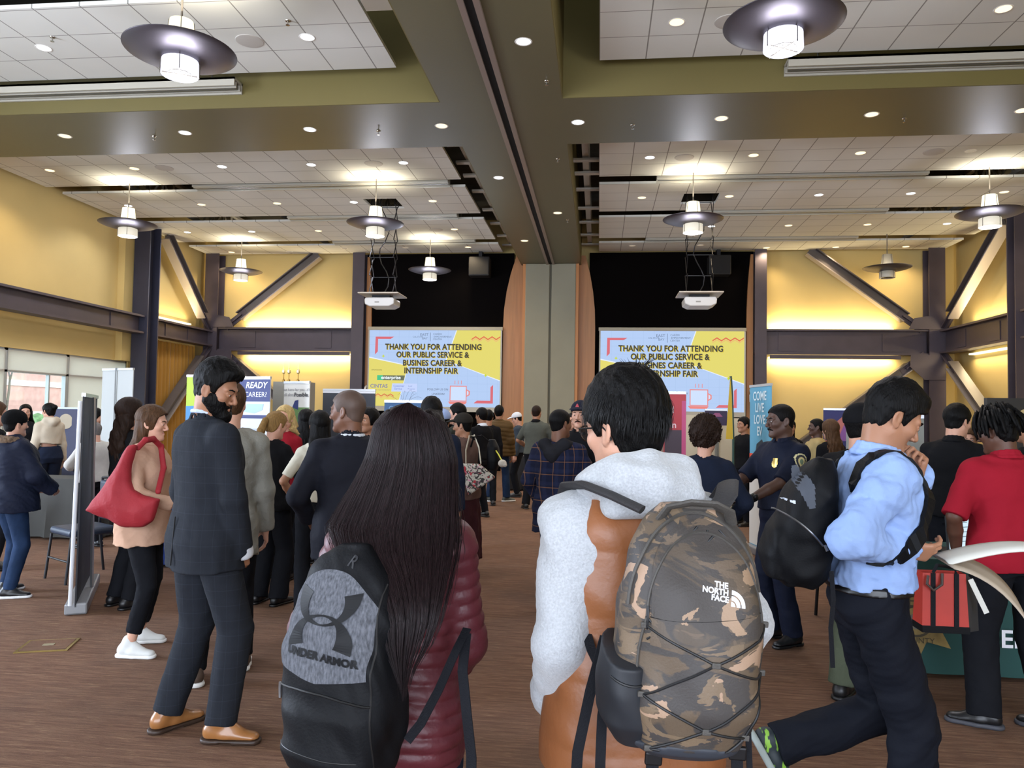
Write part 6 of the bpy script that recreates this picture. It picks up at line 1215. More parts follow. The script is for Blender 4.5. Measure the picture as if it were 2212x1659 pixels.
def hsurf(u, z, lift=0.0):
    zz = HT[::-1, 0]; xl, xr, yb = (np.interp(z, zz, HT[::-1, i]) for i in (1, 2, 3)); cx, hw = (xl+xr)/2, (xr-xl)/2; dpt = np.interp(z, [1.03, 1.2, 1.35, 1.5, 1.6, 1.635], [.012, .03, .06, .10, .085, .04])
    return cx+u*hw*(1+lift*3), yb+dpt*(1-np.sqrt(np.clip(1-.96*u*u, 0, 1)))-lift, z
hm_ = Vol((-.68, 1.52, .98), (-.26, 2.0, 1.68), .006)
for z_, xl, xr, yb in HT[1:]:
    pass
zs = np.linspace(1.12, 1.61, 26); prev = None
st = []
for z_ in zs:
    xl, xr, yb = (np.interp(z_, HT[::-1, 0], HT[::-1, i]) for i in (1, 2, 3)); d_ = np.interp(z_, [1.12, 1.2, 1.35, 1.5, 1.6], [.006, .018, .045, .085, .07]); st.append((z_, (xl+xr)/2, yb+d_+.004, (xr-xl)/2*np.interp(z_, [1.12, 1.3], [.6, .93]), d_))
hm_.add(stack(st, 2.2), 0); hm_.warp(wrk(60, .006, 4, 1.8, 1, .12)); hm_.warp(wrk(150, .002, 9, 1.8, 1, .12)); v_, f_ = hm_.mesh(); np_obj('hair_mass', (np.array(to_local(P_girl, v_)), f_), M_hairL, P_girl)
rg = np.random.RandomState(5); paths = []
for k in range(5200):
    u0 = rg.uniform(-1, 1); end = 1.00+.36*rg.beta(1.3, 1.9)+.22*(abs(u0)**1.3)*rg.rand()*(1 if u0 < 0 else .5); z = np.linspace(1.628-.03*abs(u0)**2*1.6, end, 22); t = np.linspace(0, 1, 22)
    top = np.clip((z-1.585)/.045, 0, 1); uc = math.floor((u0+1)*9+rg.uniform(-.5, .5))/9-1+.055; uc += .04*math.sin(uc*37); uu = u0*(1-.55*top**2); uu = uu+(uc-uu)*.75*np.clip((t-.45)/.55, 0, 1)**1.3; end_ = end+.05*np.sin(t*rg.uniform(3, 9)+rg.uniform(0, 6))*t*rg.rand()+rg.uniform(-.10, .10)*t**1.5; x, y, _ = hsurf(np.clip(uu, -1.06, 1.06), z, .001+.010*rg.rand()**2); paths.append(to_local(P_girl, np.stack([x, y, z], 1)))
for k in range(110):   # loose fly-away strands at the edges and crown
    s = rg.choice((-1, 1), p=(.75, .25)); z = np.linspace(1.5, 1.1+.2*rg.rand(), 22); t = np.linspace(0, 1, 22); uu = s*(.9+rg.uniform(0, .25)*t+.05*np.sin(t*rg.uniform(4, 10)+rg.rand()*6)); x, y, _ = hsurf(np.clip(uu, -1.3, 1.3), z, .006); paths.append(to_local(P_girl, np.stack([x, y+.01, z], 1)))
strands('hair_strands', paths, .00062, M_hairS, P_girl)
fly = []
for k in range(7):
    a = rg.uniform(-1, 1); p0 = np.array((-.475+.03*a, 1.84, 1.632)); t = np.linspace(0, 1, 10)[:, None]; fly.append(to_local(P_girl, p0+np.array((a*.06+rg.uniform(-.02, .02), 0, .028*rg.rand()))*t+np.array((0, 0, .02))*np.sin(t*3)*rg.rand()))
strands('flyaway_hair', fly, .0003, M_hairS, P_girl)
# stand-up collar corner of the puffer
cc = Vol((-.20, -.16, 1.38), (.22, .14, 1.54), .005)
for q in range(12):
    a0, a1 = [-.6+(2*PI-1.9)*t/12+PI*.0 for t in (q, q+1)]; p_ = lambda a, z_: V3(.105*math.cos(a-PI*.85), -.01+.085*math.sin(a-PI*.85), 1.45+z_)
    cc.add(cap(p_(a0, 0), p_(a1, 0), .016), .008); cc.add(cap(p_(a0, .03), p_(a1, .03), .014), .008)
np_obj('jacket_collar', cc.mesh(), M_puf, P_girl)
# ------------------------------------------------------------------ backpack builder
def camo(name, cols):
    m = mat(name, cols[0], .6, bump=(220, .12)); N, L, B = nodes(m); tc = N.new('ShaderNodeTexCoord'); cur = None
    for i, (c, sc, lo, hi, st, off) in enumerate(((cols[1], 7, .50, .53, (1, 1, 1.8), 0), (cols[2], 8.5, .57, .58, (1.2, 1, 2.4), 5), (cols[3], 8, .60, .606, (1.1, 1, 1.7), 11))):
        mp = N.new('ShaderNodeMapping'); mp.inputs['Scale'].default_value = st; mp.inputs['Location'].default_value = (off, off*2, off); mp.inputs['Rotation'].default_value = (0, .6, 0)
        t = N.new('ShaderNodeTexNoise'); t.inputs['Scale'].default_value = sc; t.inputs['Detail'].default_value = 4; t.inputs['Roughness'].default_value = .55; t.inputs['Distortion'].default_value = 1.1
        L.new(tc.outputs['Object'], mp.inputs[0]); L.new(mp.outputs[0], t.inputs[0]); r = N.new('ShaderNodeMapRange'); r.inputs['From Min'].default_value = lo; r.inputs['From Max'].default_value = hi; L.new(t.outputs[0], r.inputs[0])
        mx = N.new('ShaderNodeMix'); mx.data_type = 'RGBA'; mx.inputs[7].default_value = S(c); L.new(r.outputs[0], mx.inputs[0])
        if cur is None: mx.inputs[6].default_value = S(cols[0])
        else: L.new(cur, mx.inputs[6])
        cur = mx.outputs[2]
    L.new(cur, B.inputs['Base Color']); return m
M_nyl = mat('black_nylon', '0b0c0f', .6, spec=.14, bump=(160, .12), vary=(6, .15)); M_web = mat('black_webbing', '131419', .8, spec=.2, bump=(260, .3)); M_zip = mat('zip_metal', '8a8c90', .3, .9)
def ribbon(pts, w, t, nrm):
    mb = MB(); P = [Vector(p) for p in pts]; vs = []
    for i, p in enumerate(P):
        d = (P[min(i+1, len(P)-1)]-P[max(i-1, 0)]).normalized(); n = Vector(nrm[i] if isinstance(nrm[0], (tuple, list)) else nrm); s = d.cross(n).normalized(); n = s.cross(d).normalized(); vs += [p-s*w/2-n*t/2, p+s*w/2-n*t/2, p+s*w/2+n*t/2, p-s*w/2+n*t/2]
    fs = [(i*4+k, i*4+(k+1) % 4, i*4+4+(k+1) % 4, i*4+4+k) for i in range(len(P)-1) for k in range(4)]+[(3, 2, 1, 0), tuple(len(vs)-4+k for k in range(4))]; return mb.add(vs, fs)
def sphere_path(fn, t0, t1, n=24): return [fn(t0+(t1-t0)*i/n) for i in range(n+1)]
def surf_tube(o, par, name, pts2, org, r, m, off=.001, depth=.3, flat=None, ux=(1, 0, 0), uy=(0, 0, 1)):
    P_ = decal([(p[0], p[1], 0) for p in pts2], None, o, org, ux, uy, depth, off); mb = MB().tube(P_, r, 6, True, flat); return sm(mb.build(name, m, par, local=1))
# --- dark grey-and-black backpack (emblem + wordmark), local frame: x right, -y towards the viewer, z up from its bottom
BP = root('backpack', 'black backpack with a heather grey panel and UNDER ARMOR logo on the woman\'s back', 'backpack', (-.547, 1.665, .825), -.40)
BP.scale = (1.09, 1, 1)
v = Vol((-.2, -.16, -.03), (.2, .15, .54), .004)
v.add(stack([(0, 0, 0, .105, .060), (.04, 0, 0, .128, .082), (.18, 0, -.004, .136, .092), (.32, 0, 0, .126, .082), (.41, 0, .010, .100, .062), (.465, 0, .022, .058, .036), (.485, 0, .03, .03, .02)], 2.7), 0)
v.add(stack([(.01, 0, -.035, .100, .055), (.05, 0, -.045, .115, .068), (.14, 0, -.045, .112, .064), (.19, 0, -.03, .10, .05)], 2.6), .012); v.warp(wrk(24, .006, 3)); v.warp(wrk(60, .0025, 8, 1, 1, .6))
bag = np_obj('bag_body', v.mesh(), M_nyl, BP)
M_heath = mat('heather_grey', '54565c', .9, vary=(220, .42, (1, 1, .3)), bump=(200, .2), spec=.15)
V_, F_ = span_shape(lambda u: -.86-.16*max(0, 1-abs(u-.05)), lambda u: 1-.62*abs(u)**2.2, .222, .225); on_obj(bag, BP, 'grey_panel', V_, F_, (-.004, 0, .322), (1, 0, 0), (0, 0, 1), M_heath, .0018)
M_ink = mat('black_ink', '0c0d10', .55, spec=.2)
# emblem: two crossing arcs
def arc_emblem(s):
    mb = MB(); n = 36
    for sg in (1, -1):
        vs = []
        for i in range(n+1):
            th_ = math.radians(-112+224*i/n); w = .0020+.0150*(abs(th_)/1.95)**1.35; x, y = .047*math.sin(th_)*(1+.10*(abs(th_)/1.95)**4), .044-.054*math.cos(th_)
            nx, ny = math.sin(th_), -math.cos(th_)*.9; vs += [((x-nx*w)*s, sg*(y-ny*w)*s, 0), ((x+nx*w)*s, sg*(y+ny*w)*s, 0)]
        mb.add(vs, [(2*i, 2*i+1, 2*i+3, 2*i+2) if sg == 1 else (2*i+1, 2*i, 2*i+2, 2*i+3) for i in range(n)])
    return mb.v, mb.f
V_, F_ = arc_emblem(1.0); V_ = [(x*1.22, y*.88, 0) for x, y, z in V_]; on_obj(bag, BP, 'emblem', V_, F_, (.0, 0, .335), (1, 0, 0), (0, 0, 1), M_ink, .0050)
V_, F_ = text_mesh('UNDER ARMOR', .0215, .0012, spacing=1.05); V_ = [(x*1.08, y, 0) for x, y, z in V_]; on_obj(bag, BP, 'wordmark', V_, F_, (.008, 0, .262), (1, 0, -.05), (.05, 0, 1), M_ink, .0050)
surf_tube(bag, BP, 'pocket_zip', [(-.115+.23*i/20, .012*math.sin(i/20*PI)-.004*i/20) for i in range(21)], (0, 0, .178), .0045, mat('zip_black', '08080a', .5), .001, .3, (1, .6))
zp_ = decal([(-.117, 0, 0), (-.118, -.014, 0), (-.117, -.034, 0)], None, bag, (0, 0, .180), (1, 0, 0), (0, 0, 1), .3, .005); sm(MB().tube(zp_, .0032, 6).build('zip_pull', M_zip, BP, local=1)); surf_tube(bag, BP, 'front_seam', [(.118-.016*(i/20)**2, -.17+.38*i/20) for i in range(21)], (0, 0, .20), .0022, mat('zip_black', '08080a', .5), .0005)
surf_tube(bag, BP, 'pocket_piping', [(-.10+.2*i/16, -.0) for i in range(17)], (0, 0, .062), .0015, mat('zip_black', '08080a', .5), .0005)
V_, F_ = text_mesh('R', .032, .0005); on_obj(bag, BP, 'tone_lettering', V_, F_, (.03, 0, .452), (1, 0, -.3), (.3, 0, 1), mat('dark_ink', '191a1f', .5), .0025)
def W_(R, p): return (Matrix.Translation(R.location) @ R.rotation_euler.to_matrix().to_4x4()) @ Vector(p)
iv = (Matrix.Translation(BP.location) @ BP.rotation_euler.to_matrix().to_4x4() @ Matrix.Diagonal((1.09, 1, 1, 1))).inverted()
wp = lambda *ps: [tuple(iv @ Vector(p)) for p in ps]
ribbon(wp((-.30, 1.80, 1.10), (-.318, 1.76, 1.06), (-.345, 1.70, .99), (-.375, 1.66, .93), (-.40, 1.64, .90)), .02, .0025, (0, -1, 0)).build('strap_webbing', M_web, BP, local=1)
ribbon(wp((-.30, 1.79, 1.09), (-.300, 1.745, 1.02), (-.285, 1.725, .93), (-.272, 1.72, .84), (-.272, 1.72, .72)), .024, .0025, (0, -1, 0)).build('strap_webbing', M_web, BP, local=1)
sm(MB().tube(wp((-.575, 1.72, 1.28), (-.585, 1.79, 1.33), (-.59, 1.86, 1.345), (-.59, 1.97, 1.29)), .022, 10, True, (1, .4)).build('shoulder_strap', M_nyl, BP, local=1)) 
# --- young man in white hoodie and caramel vest
M_hood = mat('oat_white_fleece', 'a9acb0', .95, vary=(190, .13), bump=(140, .35), sheen=.4); M_vest = mat('caramel_puffer', '84512f', .45, vary=(4, .08), bump=(40, .2)); M_rib = mat('oat_rib', 'a2a5aa', .95, bump=(60, .8, (6, 6, .1)))
P_boy, Ib = person('young man with glasses, white hoodie and caramel puffer vest, seen from behind', .085, 1.90, .34, 1.705, 'm', res=.005, head_res=.003, hand_res=.004, skin='light', head=(.50, -.12, 0),
    top=dict(m=M_hood, t=.024, at=.016, hem=.90, name='hoodie', wr=.008, wf=22), bottom=dict(m=M_vest, t=.03, ankle=.085, knee=.10), shoes=('sneaker', M_bsh, M_wsole),
    arms={'l': ((-.165, .11, .925), (-.25, -1, 0)), 'r': ((.225, .10, .93), (.9, -1, 0))}, hair=('short', 'black'), eyes=True, seed=61, wid=.98, curl=(1.0, 1.0))
for o in list(P_boy.children):
    if o.name.startswith('hair'): bpy.data.objects.remove(o)
nb = Ib['nb']; Hm = Ib['Hm']
hv = hair_vol(.0035, .018, top=.030, back=.012, noise=(70, .0035, 61), taper=.004, line=((-.16, -.088), (-.06, -.084), (-.032, -.06), (-.024, .002), (-.002, .014), (.006, -.012), (.022, -.020), (.034, .012), (.052, .030), (.085, .046), (.16, .050))); np_obj('hair', xf(hv.mesh(), Hm), HR['black'], P_boy)
# short strands standing off the hair surface
rg = np.random.RandomState(9); paths = []; A4 = np.array(Hm)
for k in range(3000):
    th_ = rg.uniform(0, 2*PI); ph_ = math.asin(rg.uniform(-.25, 1)); d = np.array((math.cos(th_)*math.cos(ph_), math.sin(th_)*math.cos(ph_), math.sin(ph_))); p0 = np.array((0, -.014, .040))+d*np.array((.088, .108, .106))
    if abs(p0[0]) > .05 and p0[2] < .055 and p0[1] > -.05: continue
    hl = np.interp(p0[1], [-.16, -.05, -.03, -.02, .0, .03, .055, .09, .16], [-.07, -.07, -.04, .012, .02, .0, .035, .055, .06])
    if p0[2] < hl+.01: continue
    crown = np.array((.01, -.055, .155)); fl = p0-crown; fl -= d*(fl@d); fl /= max(np.linalg.norm(fl), .02); ln = rg.uniform(.03, .055); t = np.linspace(0, 1, 7)[:, None]
    P = p0-d*.006+fl*ln*t+d*(.010*np.sin(t*PI*.8)+rg.uniform(-.002, .006)*t)+np.array((0, 0, -1))*(.010*t*t)+rg.uniform(-.004, .004, 3)*t; paths.append(P @ A4[:3, :3].T+A4[:3, 3])
for k in range(60):
    a = rg.uniform(0, 6.28); p0 = np.array((.012*math.cos(a)+.005, -.05+.02*math.sin(a), .148)); t = np.linspace(0, 1, 7)[:, None]; P = p0+np.array((math.cos(a)*.03, -.01+math.sin(a)*.03, .028*rg.rand()))*t; paths.append(P @ A4[:3, :3].T+A4[:3, 3])
strands('hair_strands', paths, .0007, mat('hair_strand_black', '080708', .38, spec=.3), P_boy)
# glasses
g = MB(); Hx = lambda *p: Hm @ Vector(p)
for s in (-1, 1):
    g.tube([Hx(s*(.034+.024*math.cos(a)), .098-.10*max(0, (.024*math.cos(a)))*1.0, .0+.020*math.sin(a)*(1.0 if math.sin(a) < 0 else .9)) for a in [2*PI*k/24 for k in range(25)]], .0022, 6, False); g.tube([Hx(s*.058, .094, .008), Hx(s*.072, .085, .010), Hx(s*.080, .03, .006), Hx(s*.082, -.004, .004), Hx(s*.083, -.022, -.012), Hx(s*.082, -.028, -.030)], .0024, 6)
g.tube([Hx(-.011, .100, .004), Hx(0, .104, .006), Hx(.011, .100, .004)], .0018, 6); gl_ = sm(g.build('glasses_frame', mat('glasses_black', '121214', .25), P_boy, local=1))
for s in (-1, 1):
    l_ = MB(); P = [Hx(s*(.034+.0225*math.cos(a)), .0975-.10*max(0, .0225*math.cos(a)), .019*math.sin(a)) for a in [2*PI*k/24 for k in range(24)]]; l_.add(P, [tuple(range(24))]); l_.build('lens', M_glass, gl_, local=1)
# hood bunched behind the neck
hd = Vol((-.24, -.26, 1.34), (.24, .16, 1.66), .004)
for k in (-1, 1):
    hd.add(cap((k*.100, .05, 1.45), (k*.108, -.03, 1.485), .036, .044), .03); hd.add(cap((k*.108, -.03, 1.485), (k*.070, -.100, 1.495), .046, .050), .03); hd.add(cap((k*.070, -.100, 1.495), (0, -.130, 1.490), .050, .054), .03)
    hd.add(cap((k*.060, -.085, 1.525), (k*.0, -.105, 1.545), .022, .026), .03)
hd.add(cap((-.09, -.13, 1.445), (.09, -.135, 1.445), .032), .03); hd.cut(cap((0, .0, 1.42), (0, -.005, 1.66), .068, .080), .012); hd.warp(wrk(15, .013, 14, 1, 1, 2.0)); hd.warp(wrk(38, .004, 3, 1, 1, 1.4)); hd.add(cap((-.02, -.19, 1.42), (.10, -.15, 1.46), .014), .02)
np_obj('hood', hd.mesh(), M_hood, P_boy)
# vest
vv = Vol((-.34, -.30, .76), (.34, .30, 1.52), .005)
vv.add(stack([(.74, 0, -.005, .225, .175), (.86, 0, -.008, .220, .170), (1.0, 0, -.004, .203, .155), (1.1, 0, 0, .195, .145), (1.22, 0, 0, .198, .150), (1.32, 0, .004, .196, .150), (1.38, 0, -.004, .185, .140), (1.42, 0, -.008, .155, .115), (1.46, 0, -.01, .12, .095)], 2.5, (.004, .15, .03)), 0)
vv.clip(lambda X, Y, Z: (.80-Z)+0*X)
for s, k in (('l', -1), ('r', 1)):
    a, e, w = Ib['A'][s]; vv.cut(cap(a+V3(k*.055, 0, .10), a+V3(k*.045, .0, -.17), .105, .085), .02); vv.add(cap((k*.06, -.03, 1.455), (k*.130, -.02, 1.425), .032, .034), .02)
vv.cut(cap((0, .0, 1.44), (0, .0, 1.6), .078, .10), .01); vv.warp(wrk(26, .005, 6)); vo = np_obj('vest', vv.mesh(), M_vest, P_boy)
# rib cuff of the left sleeve
w, e = Ib['A']['l'][2], Ib['A']['l'][1]; dn = unit(w-e); cu = Vol(w-.10, w+.10, .004); cu.add(cap(w-dn*.03, w+dn*.035, .052, .046), 0); cu.clip(lambda X, Y, Z: np.maximum((X-w[0])*dn[0]+(Y-w[1])*dn[1]+(Z-w[2])*dn[2]-.04, -((X-w[0])*dn[0]+(Y-w[1])*dn[1]+(Z-w[2])*dn[2])-.03)); np_obj('cuff', cu.mesh(), M_rib, P_boy)
# --- camouflage backpack
M_camo = camo('camo_nylon', ['3a3634', '57493a', '6b5a47', '9b806a']); M_cgrey = mat('camo_trim', '45423e', .6, bump=(200, .2))
NB = root('backpack', 'camouflage backpack with THE NORTH FACE logo and black bungee cords on the young man\'s back', 'backpack', (.168, 1.615, .955), .13)
NB.scale = (.95,)*3
NB.rotation_euler = (.05, .06, .13)
v = Vol((-.23, -.20, -.03), (.23, .17, .56), .004)
v.add(stack([(0, 0, .01, .105, .070), (.03, 0, .005, .135, .095), (.14, 0, 0, .150, .110), (.28, 0, .0, .152, .105), (.38, 0, .012, .138, .085), (.45, 0, .030, .105, .06), (.49, 0, .045, .06, .035)], 2.9), 0)
v.add(stack([(.02, .01, -.055, .105, .060), (.10, .01, -.065, .128, .075), (.24, .01, -.060, .128, .068), (.34, .01, -.045, .118, .055), (.41, .01, -.020, .09, .04), (.44, .01, -.005, .05, .025)], 2.8), .010)
v.warp(wrk(20, .005, 33)); nbag = np_obj('bag_body', v.mesh(), M_camo, NB)
# top panel flap with logo, drawn as a slightly raised plate of the same print
V_, F_ = span_shape(lambda u: -.85+.10*u, lambda u: math.sqrt(max(0, 1-.96*u*u)), .22, .25); on_obj(nbag, NB, 'top_flap', V_, F_, (.012, 0, .345), (1, 0, 0), (0, 0, 1), camo('camo_flap', ['37322f', '4b4035', '5a4c3e', '8f765f']), .003)
def zipline(pts, nm='zipper', r=.0042, m=None): return surf_tube(nbag, NB, nm, pts, (0, 0, .25), r, m or M_cgrey, .0015, .35, (1.2, .7))
zipline([(.012+.118*math.cos(a), .03+.165*math.sin(a)) for a in [PI*(1.0-k/30) for k in range(31)]]); zipline([(-.106-.012*math.sin(k/16*PI), -.19+.22*k/16) for k in range(17)]); zipline([(.0+.140*math.cos(a), .03+.20*math.sin(a)) for a in [PI*(.98-k/30*.9) for k in range(31)]], r=.006)
zipline([(-.10+.225*k/16, .030-.006*math.sin(k/16*PI)+.020*k/16) for k in range(17)], 'panel_seam', .0016, mat('zip_black', '08080a', .5))
M_logo = mat('white_print', 'd6d6da', .6)
for i, (t, z_, xx) in enumerate((('THE', .352, .028), ('NORTH', .3395, .016), ('FACE', .327, .028))):
    V_, F_ = text_mesh(t, .0150, .0006, align='RIGHT'); on_obj(nbag, NB, 'logo_lettering', V_, F_, (.052, 0, z_), (1, 0, -.10), (.10, 0, 1), M_logo, .0045)
for r0, r1 in ((.0, .009), (.0115, .0195), (.022, .030)):
    mb = MB(); n = 14; a_ = [(r*math.cos(PI/2*k/n), r*math.sin(PI/2*k/n), 0) for r in (r0 or .0005, r1) for k in range(n+1)]; mb.add(a_, [(k, k+1, n+2+k, n+1+k) for k in range(n)]); on_obj(nbag, NB, 'logo_dome', mb.v, mb.f, (.056, 0, .316), (1, 0, -.10), (.10, 0, 1), M_logo, .0045)
# bungee cords and tabs
M_cord = mat('bungee_cord', '101114', .55)
nodes_b = [(-.108, .262), (.028, .205), (-.108, .130), (.150, .265), (.150, .165), (.020, .072), (-.085, .020), (.105, .055), (.055, .012), (.150, .075), (-.02, -.0)]
def cord(a, b, nm='bungee_cord'): surf_tube(nbag, NB, nm, [(nodes_b[a][0]+(nodes_b[b][0]-nodes_b[a][0])*k/14, nodes_b[a][1]+(nodes_b[b][1]-nodes_b[a][1])*k/14) for k in range(15)], (0, 0, 0), .0026, M_cord, .0035, .35)
for a, b in ((0, 1), (1, 3), (2, 1), (1, 4), (2, 5), (5, 4), (5, 6), (5, 7), (7, 9), (7, 8), (6, 8), (4, 7), (6, 10)): cord(a, b)
for i in (0, 1, 2, 3, 4, 5, 6, 7, 8):
    P_ = decal([(nodes_b[i][0], nodes_b[i][1], 0)], None, nbag, (0, 0, 0), (1, 0, 0), (0, 0, 1), .35, .003)[0]; bevel(MB().box(-.009, .009, -.004, .004, -.006, .006, Matrix.Translation(P_)).build('cord_tab', M_cgrey, NB, local=1), .002)
# side pocket, base
sp_ = Vol((-.24, -.17, -.03), (-.02, .15, .26), .004); sp_.add(stack([(-.005, -.095, 0, .045, .070), (.05, -.120, -.01, .058, .095), (.12, -.130, -.012, .052, .10), (.20, -.135, -.01, .040, .098)], 2.6), 0); sp_.clip(lambda X, Y, Z: (Z-.185-.10*Y)+0*X); sp_.warp(wrk(28, .005, 2)); po = np_obj('side_pocket', sp_.mesh(), mat('black_stretch', '1d2026', .6, vary=(5, .2)), NB)
surf_tube(po, NB, 'pocket_cord', [(-.170+.10*k/12, .155-.012*math.sin(k/12*PI)) for k in range(13)], (0, 0, 0), .0026, M_cord, .002, .35)
bs = Vol((-.2, -.2, -.05), (.2, .17, .07), .005); bs.add(stack([(-.010, 0, -.01, .09, .075), (.01, 0, -.012, .118, .100), (.045, 0, -.014, .132, .112)], 2.9), 0); bs.clip(lambda X, Y, Z: (Z-.035+.10*np.abs(X))+0*Y); np_obj('base_panel', bs.mesh(), mat('slate_base', '2f333b', .6), NB)
# handle, zip pulls, straps
sm(MB().tube([(-.075, .0, .462), (-.062, -.02, .492), (-.02, -.035, .506), (.03, -.035, .506), (.066, -.02, .490), (.078, .0, .462)], .013, 10, True, (1, .45)).build('grab_handle', M_cgrey, NB, local=1))
for k, (x_, z_) in enumerate(((.0, .455), (.02, .45), (.045, .452), (.03, .44), (-.105, .30), (-.108, .28))):
    P_ = decal([(x_, z_, 0)], None, nbag, (0, 0, 0), (1, 0, 0), (0, 0, 1), .35, .004)[0]; sm(MB().tube([P_+Vector((0, 0, 0)), P_+Vector((.012*(k % 3-1), -.006, -.012)), P_+Vector((.016*(k % 3-1), -.008, -.035)), P_+Vector((.004*(k % 3-1), -.004, -.045))], .0026, 6).build('zip_pull', M_cord, NB, local=1))
iv = (Matrix.Translation(NB.location) @ NB.rotation_euler.to_matrix().to_4x4() @ Matrix.Diagonal((.95, .95, .95, 1))).inverted(); wp = lambda *ps: [tuple(iv @ Vector(p)) for p in ps]
for pts, w_ in ((((.095, 1.66, 1.405), (.03, 1.68, 1.432), (-.03, 1.74, 1.448), (-.065, 1.85, 1.435), (-.085, 1.96, 1.36)), .055), (((.235, 1.70, 1.375), (.285, 1.76, 1.43), (.305, 1.86, 1.45), (.29, 1.98, 1.39)), .055)):
    P_ = wp(*pts); sm(MB().tube(P_, w_/2, 10, True, (1, .34)).build('shoulder_strap', mat('charcoal_strap', '2f2e30', .7, bump=(220, .3)), NB, local=1))
for pts, w_ in ((((-.035, 1.80, 1.15), (-.01, 1.72, 1.09), (.02, 1.66, 1.05)), .022), (((.02, 1.68, 1.13), (-.01, 1.66, 1.02), (-.035, 1.64, .90), (-.045, 1.63, .70)), .024), (((.03, 1.66, 1.06), (.015, 1.63, .98), (.012, 1.60, .90), (.01, 1.60, .70)), .022),
                (((.115, 1.56, .945), (.112, 1.555, .90), (.108, 1.555, .84), (.108, 1.56, .70)), .026), (((.275, 1.56, .965), (.275, 1.555, .90), (.282, 1.555, .80), (.285, 1.56, .70)), .024), (((.300, 1.58, .99), (.302, 1.575, .92), (.303, 1.57, .70)), .012)):
    ribbon(wp(*pts), w_, .003, (0, -1, 0)).build('strap_webbing', M_web, NB, local=1)
for p in ((.115, 1.553, .935), (.275, 1.553, .955)):
    q = Vector(wp(p)[0]); bevel(MB().box(q.x-.018, q.x+.018, q.y-.006, q.y+.006, q.z-.014, q.z+.014).build('buckle', M_blkm, NB, local=1), .004)
for dx in (0, .008): MB().tube(wp((.215+dx, 1.50, .945), (.218+dx, 1.50, .90), (.222+dx*1.4, 1.505, .84), (.225+dx, 1.51, .80)), .0022, 6).build('draw_cord', M_cord, NB, local=1)
# --- man in light blue shirt, walking right
P_blu, Iu = person('man in a light blue shirt walking right, one hand at his nose, carrying papers', 1.02, 3.05, -PI/2, 1.775, 'm', res=.006, head_res=.003, hand_res=.0035, skin='tan', head=(.02, -.50, 0), lean=(0, .035),
    top=dict(m=M_blue, t=.030, at=.018, hem=.985, name='dress_shirt', wr=.012, wf=20, collar=M_blue), bottom=dict(m=C('navy_trouser', '14161d', rough=.75), t=.012, ankle=.075, knee=.078, waist=1.0, wr=.010), shoes=('sneaker', mat('green_shoe', '1f2b30', .6, vary=(30, .3)), mat('grey_foam', '8b9490', .6)),
    arms={'r': ((.14, .07, 1.125), (.5, -1, -.55)), 'l': ((-.10, .205, 1.37), (-1, .5, -.9))}, feet=[(-.09, -.30, .335, .05, -1.05, (0, .7, .2)), (.09, .10, .085, -.05, 0)], fdir={'l': (.28, .05, .92), 'r': (-.02, 1, -.05)}, palm={'l': (.5, -.85, 0), 'r': (-.75, 0, .5)},
    hair=('short', 'black'), seed=71, curl=((.95, .8), (.55, .6)))
for o in list(P_blu.children):
    if o.name.startswith('hair'): bpy.data.objects.remove(o)
hv = hair_vol(.0035, .013, top=.024, back=.002, noise=(65, .0035, 71), puff=ell((0, .040, .100), (.062, .05, .030)), taper=.007, line=((-.16, -.080), (-.05, -.076), (-.032, -.045), (-.022, .010), (-.002, .020), (.008, -.020), (.028, -.028), (.034, .012), (.052, .046), (.085, .066), (.16, .068))); np_obj('hair', xf(hv.mesh(), Iu['Hm']), HR['black'], P_blu)
b = Vol((-.26, -.24, .95), (.26, .24, 1.02), .005); b.add(stack([(.962, 0, -.005, .192, .143), (.994, 0, -.004, .188, .138)]), 0); np_obj('belt', b.mesh(), mat('belt_leather', '0d0d0f', .35), P_blu)
bevel(MB().box(-.02, .02, .132, .146, .955, 1.0).build('belt_buckle', M_zip, P_blu, local=1), .003)
so = [o for o in P_blu.children if o.name.startswith('dress_shirt')][0]
V_, F_ = grid_shape(lambda u, v_: True, .055, .035, 8); on_obj(so, P_blu, 'name_sticker', V_, F_, (.085, .3, 1.27), (-1, 0, 0), (0, 0, 1), mat('sticker_white', 'c6ccd8', .5), .004, .35)
sh_ = [o for o in P_blu.children if o.name.startswith('shoe')][0]
# green streaks on the shoes
for o in [o for o in P_blu.children if o.name.startswith('shoe')]:
    N, L, B = nodes(o.data.materials[0]); break
m_ = mat('green_shoe'+'', '1f2b30'); N, L, B = nodes(m_); tc = N.new('ShaderNodeTexCoord'); mp = N.new('ShaderNodeMapping'); mp.inputs['Scale'].default_value = (8, 30, 12); t = N.new('ShaderNodeTexNoise'); t.inputs['Scale'].default_value = 1.5; r = N.new('ShaderNodeMapRange'); r.inputs['From Min'].default_value = .56; r.inputs['From Max'].default_value = .6
mx = N.new('ShaderNodeMix'); mx.data_type = 'RGBA'; mx.inputs[6].default_value = S('1c262b'); mx.inputs[7].default_value = S('7fae3c'); L.new(tc.outputs['Object'], mp.inputs[0]); L.new(mp.outputs[0], t.inputs[0]); L.new(t.outputs[0], r.inputs[0]); L.new(r.outputs[0], mx.inputs[0]); L.new(mx.outputs[2], B.inputs['Base Color'])
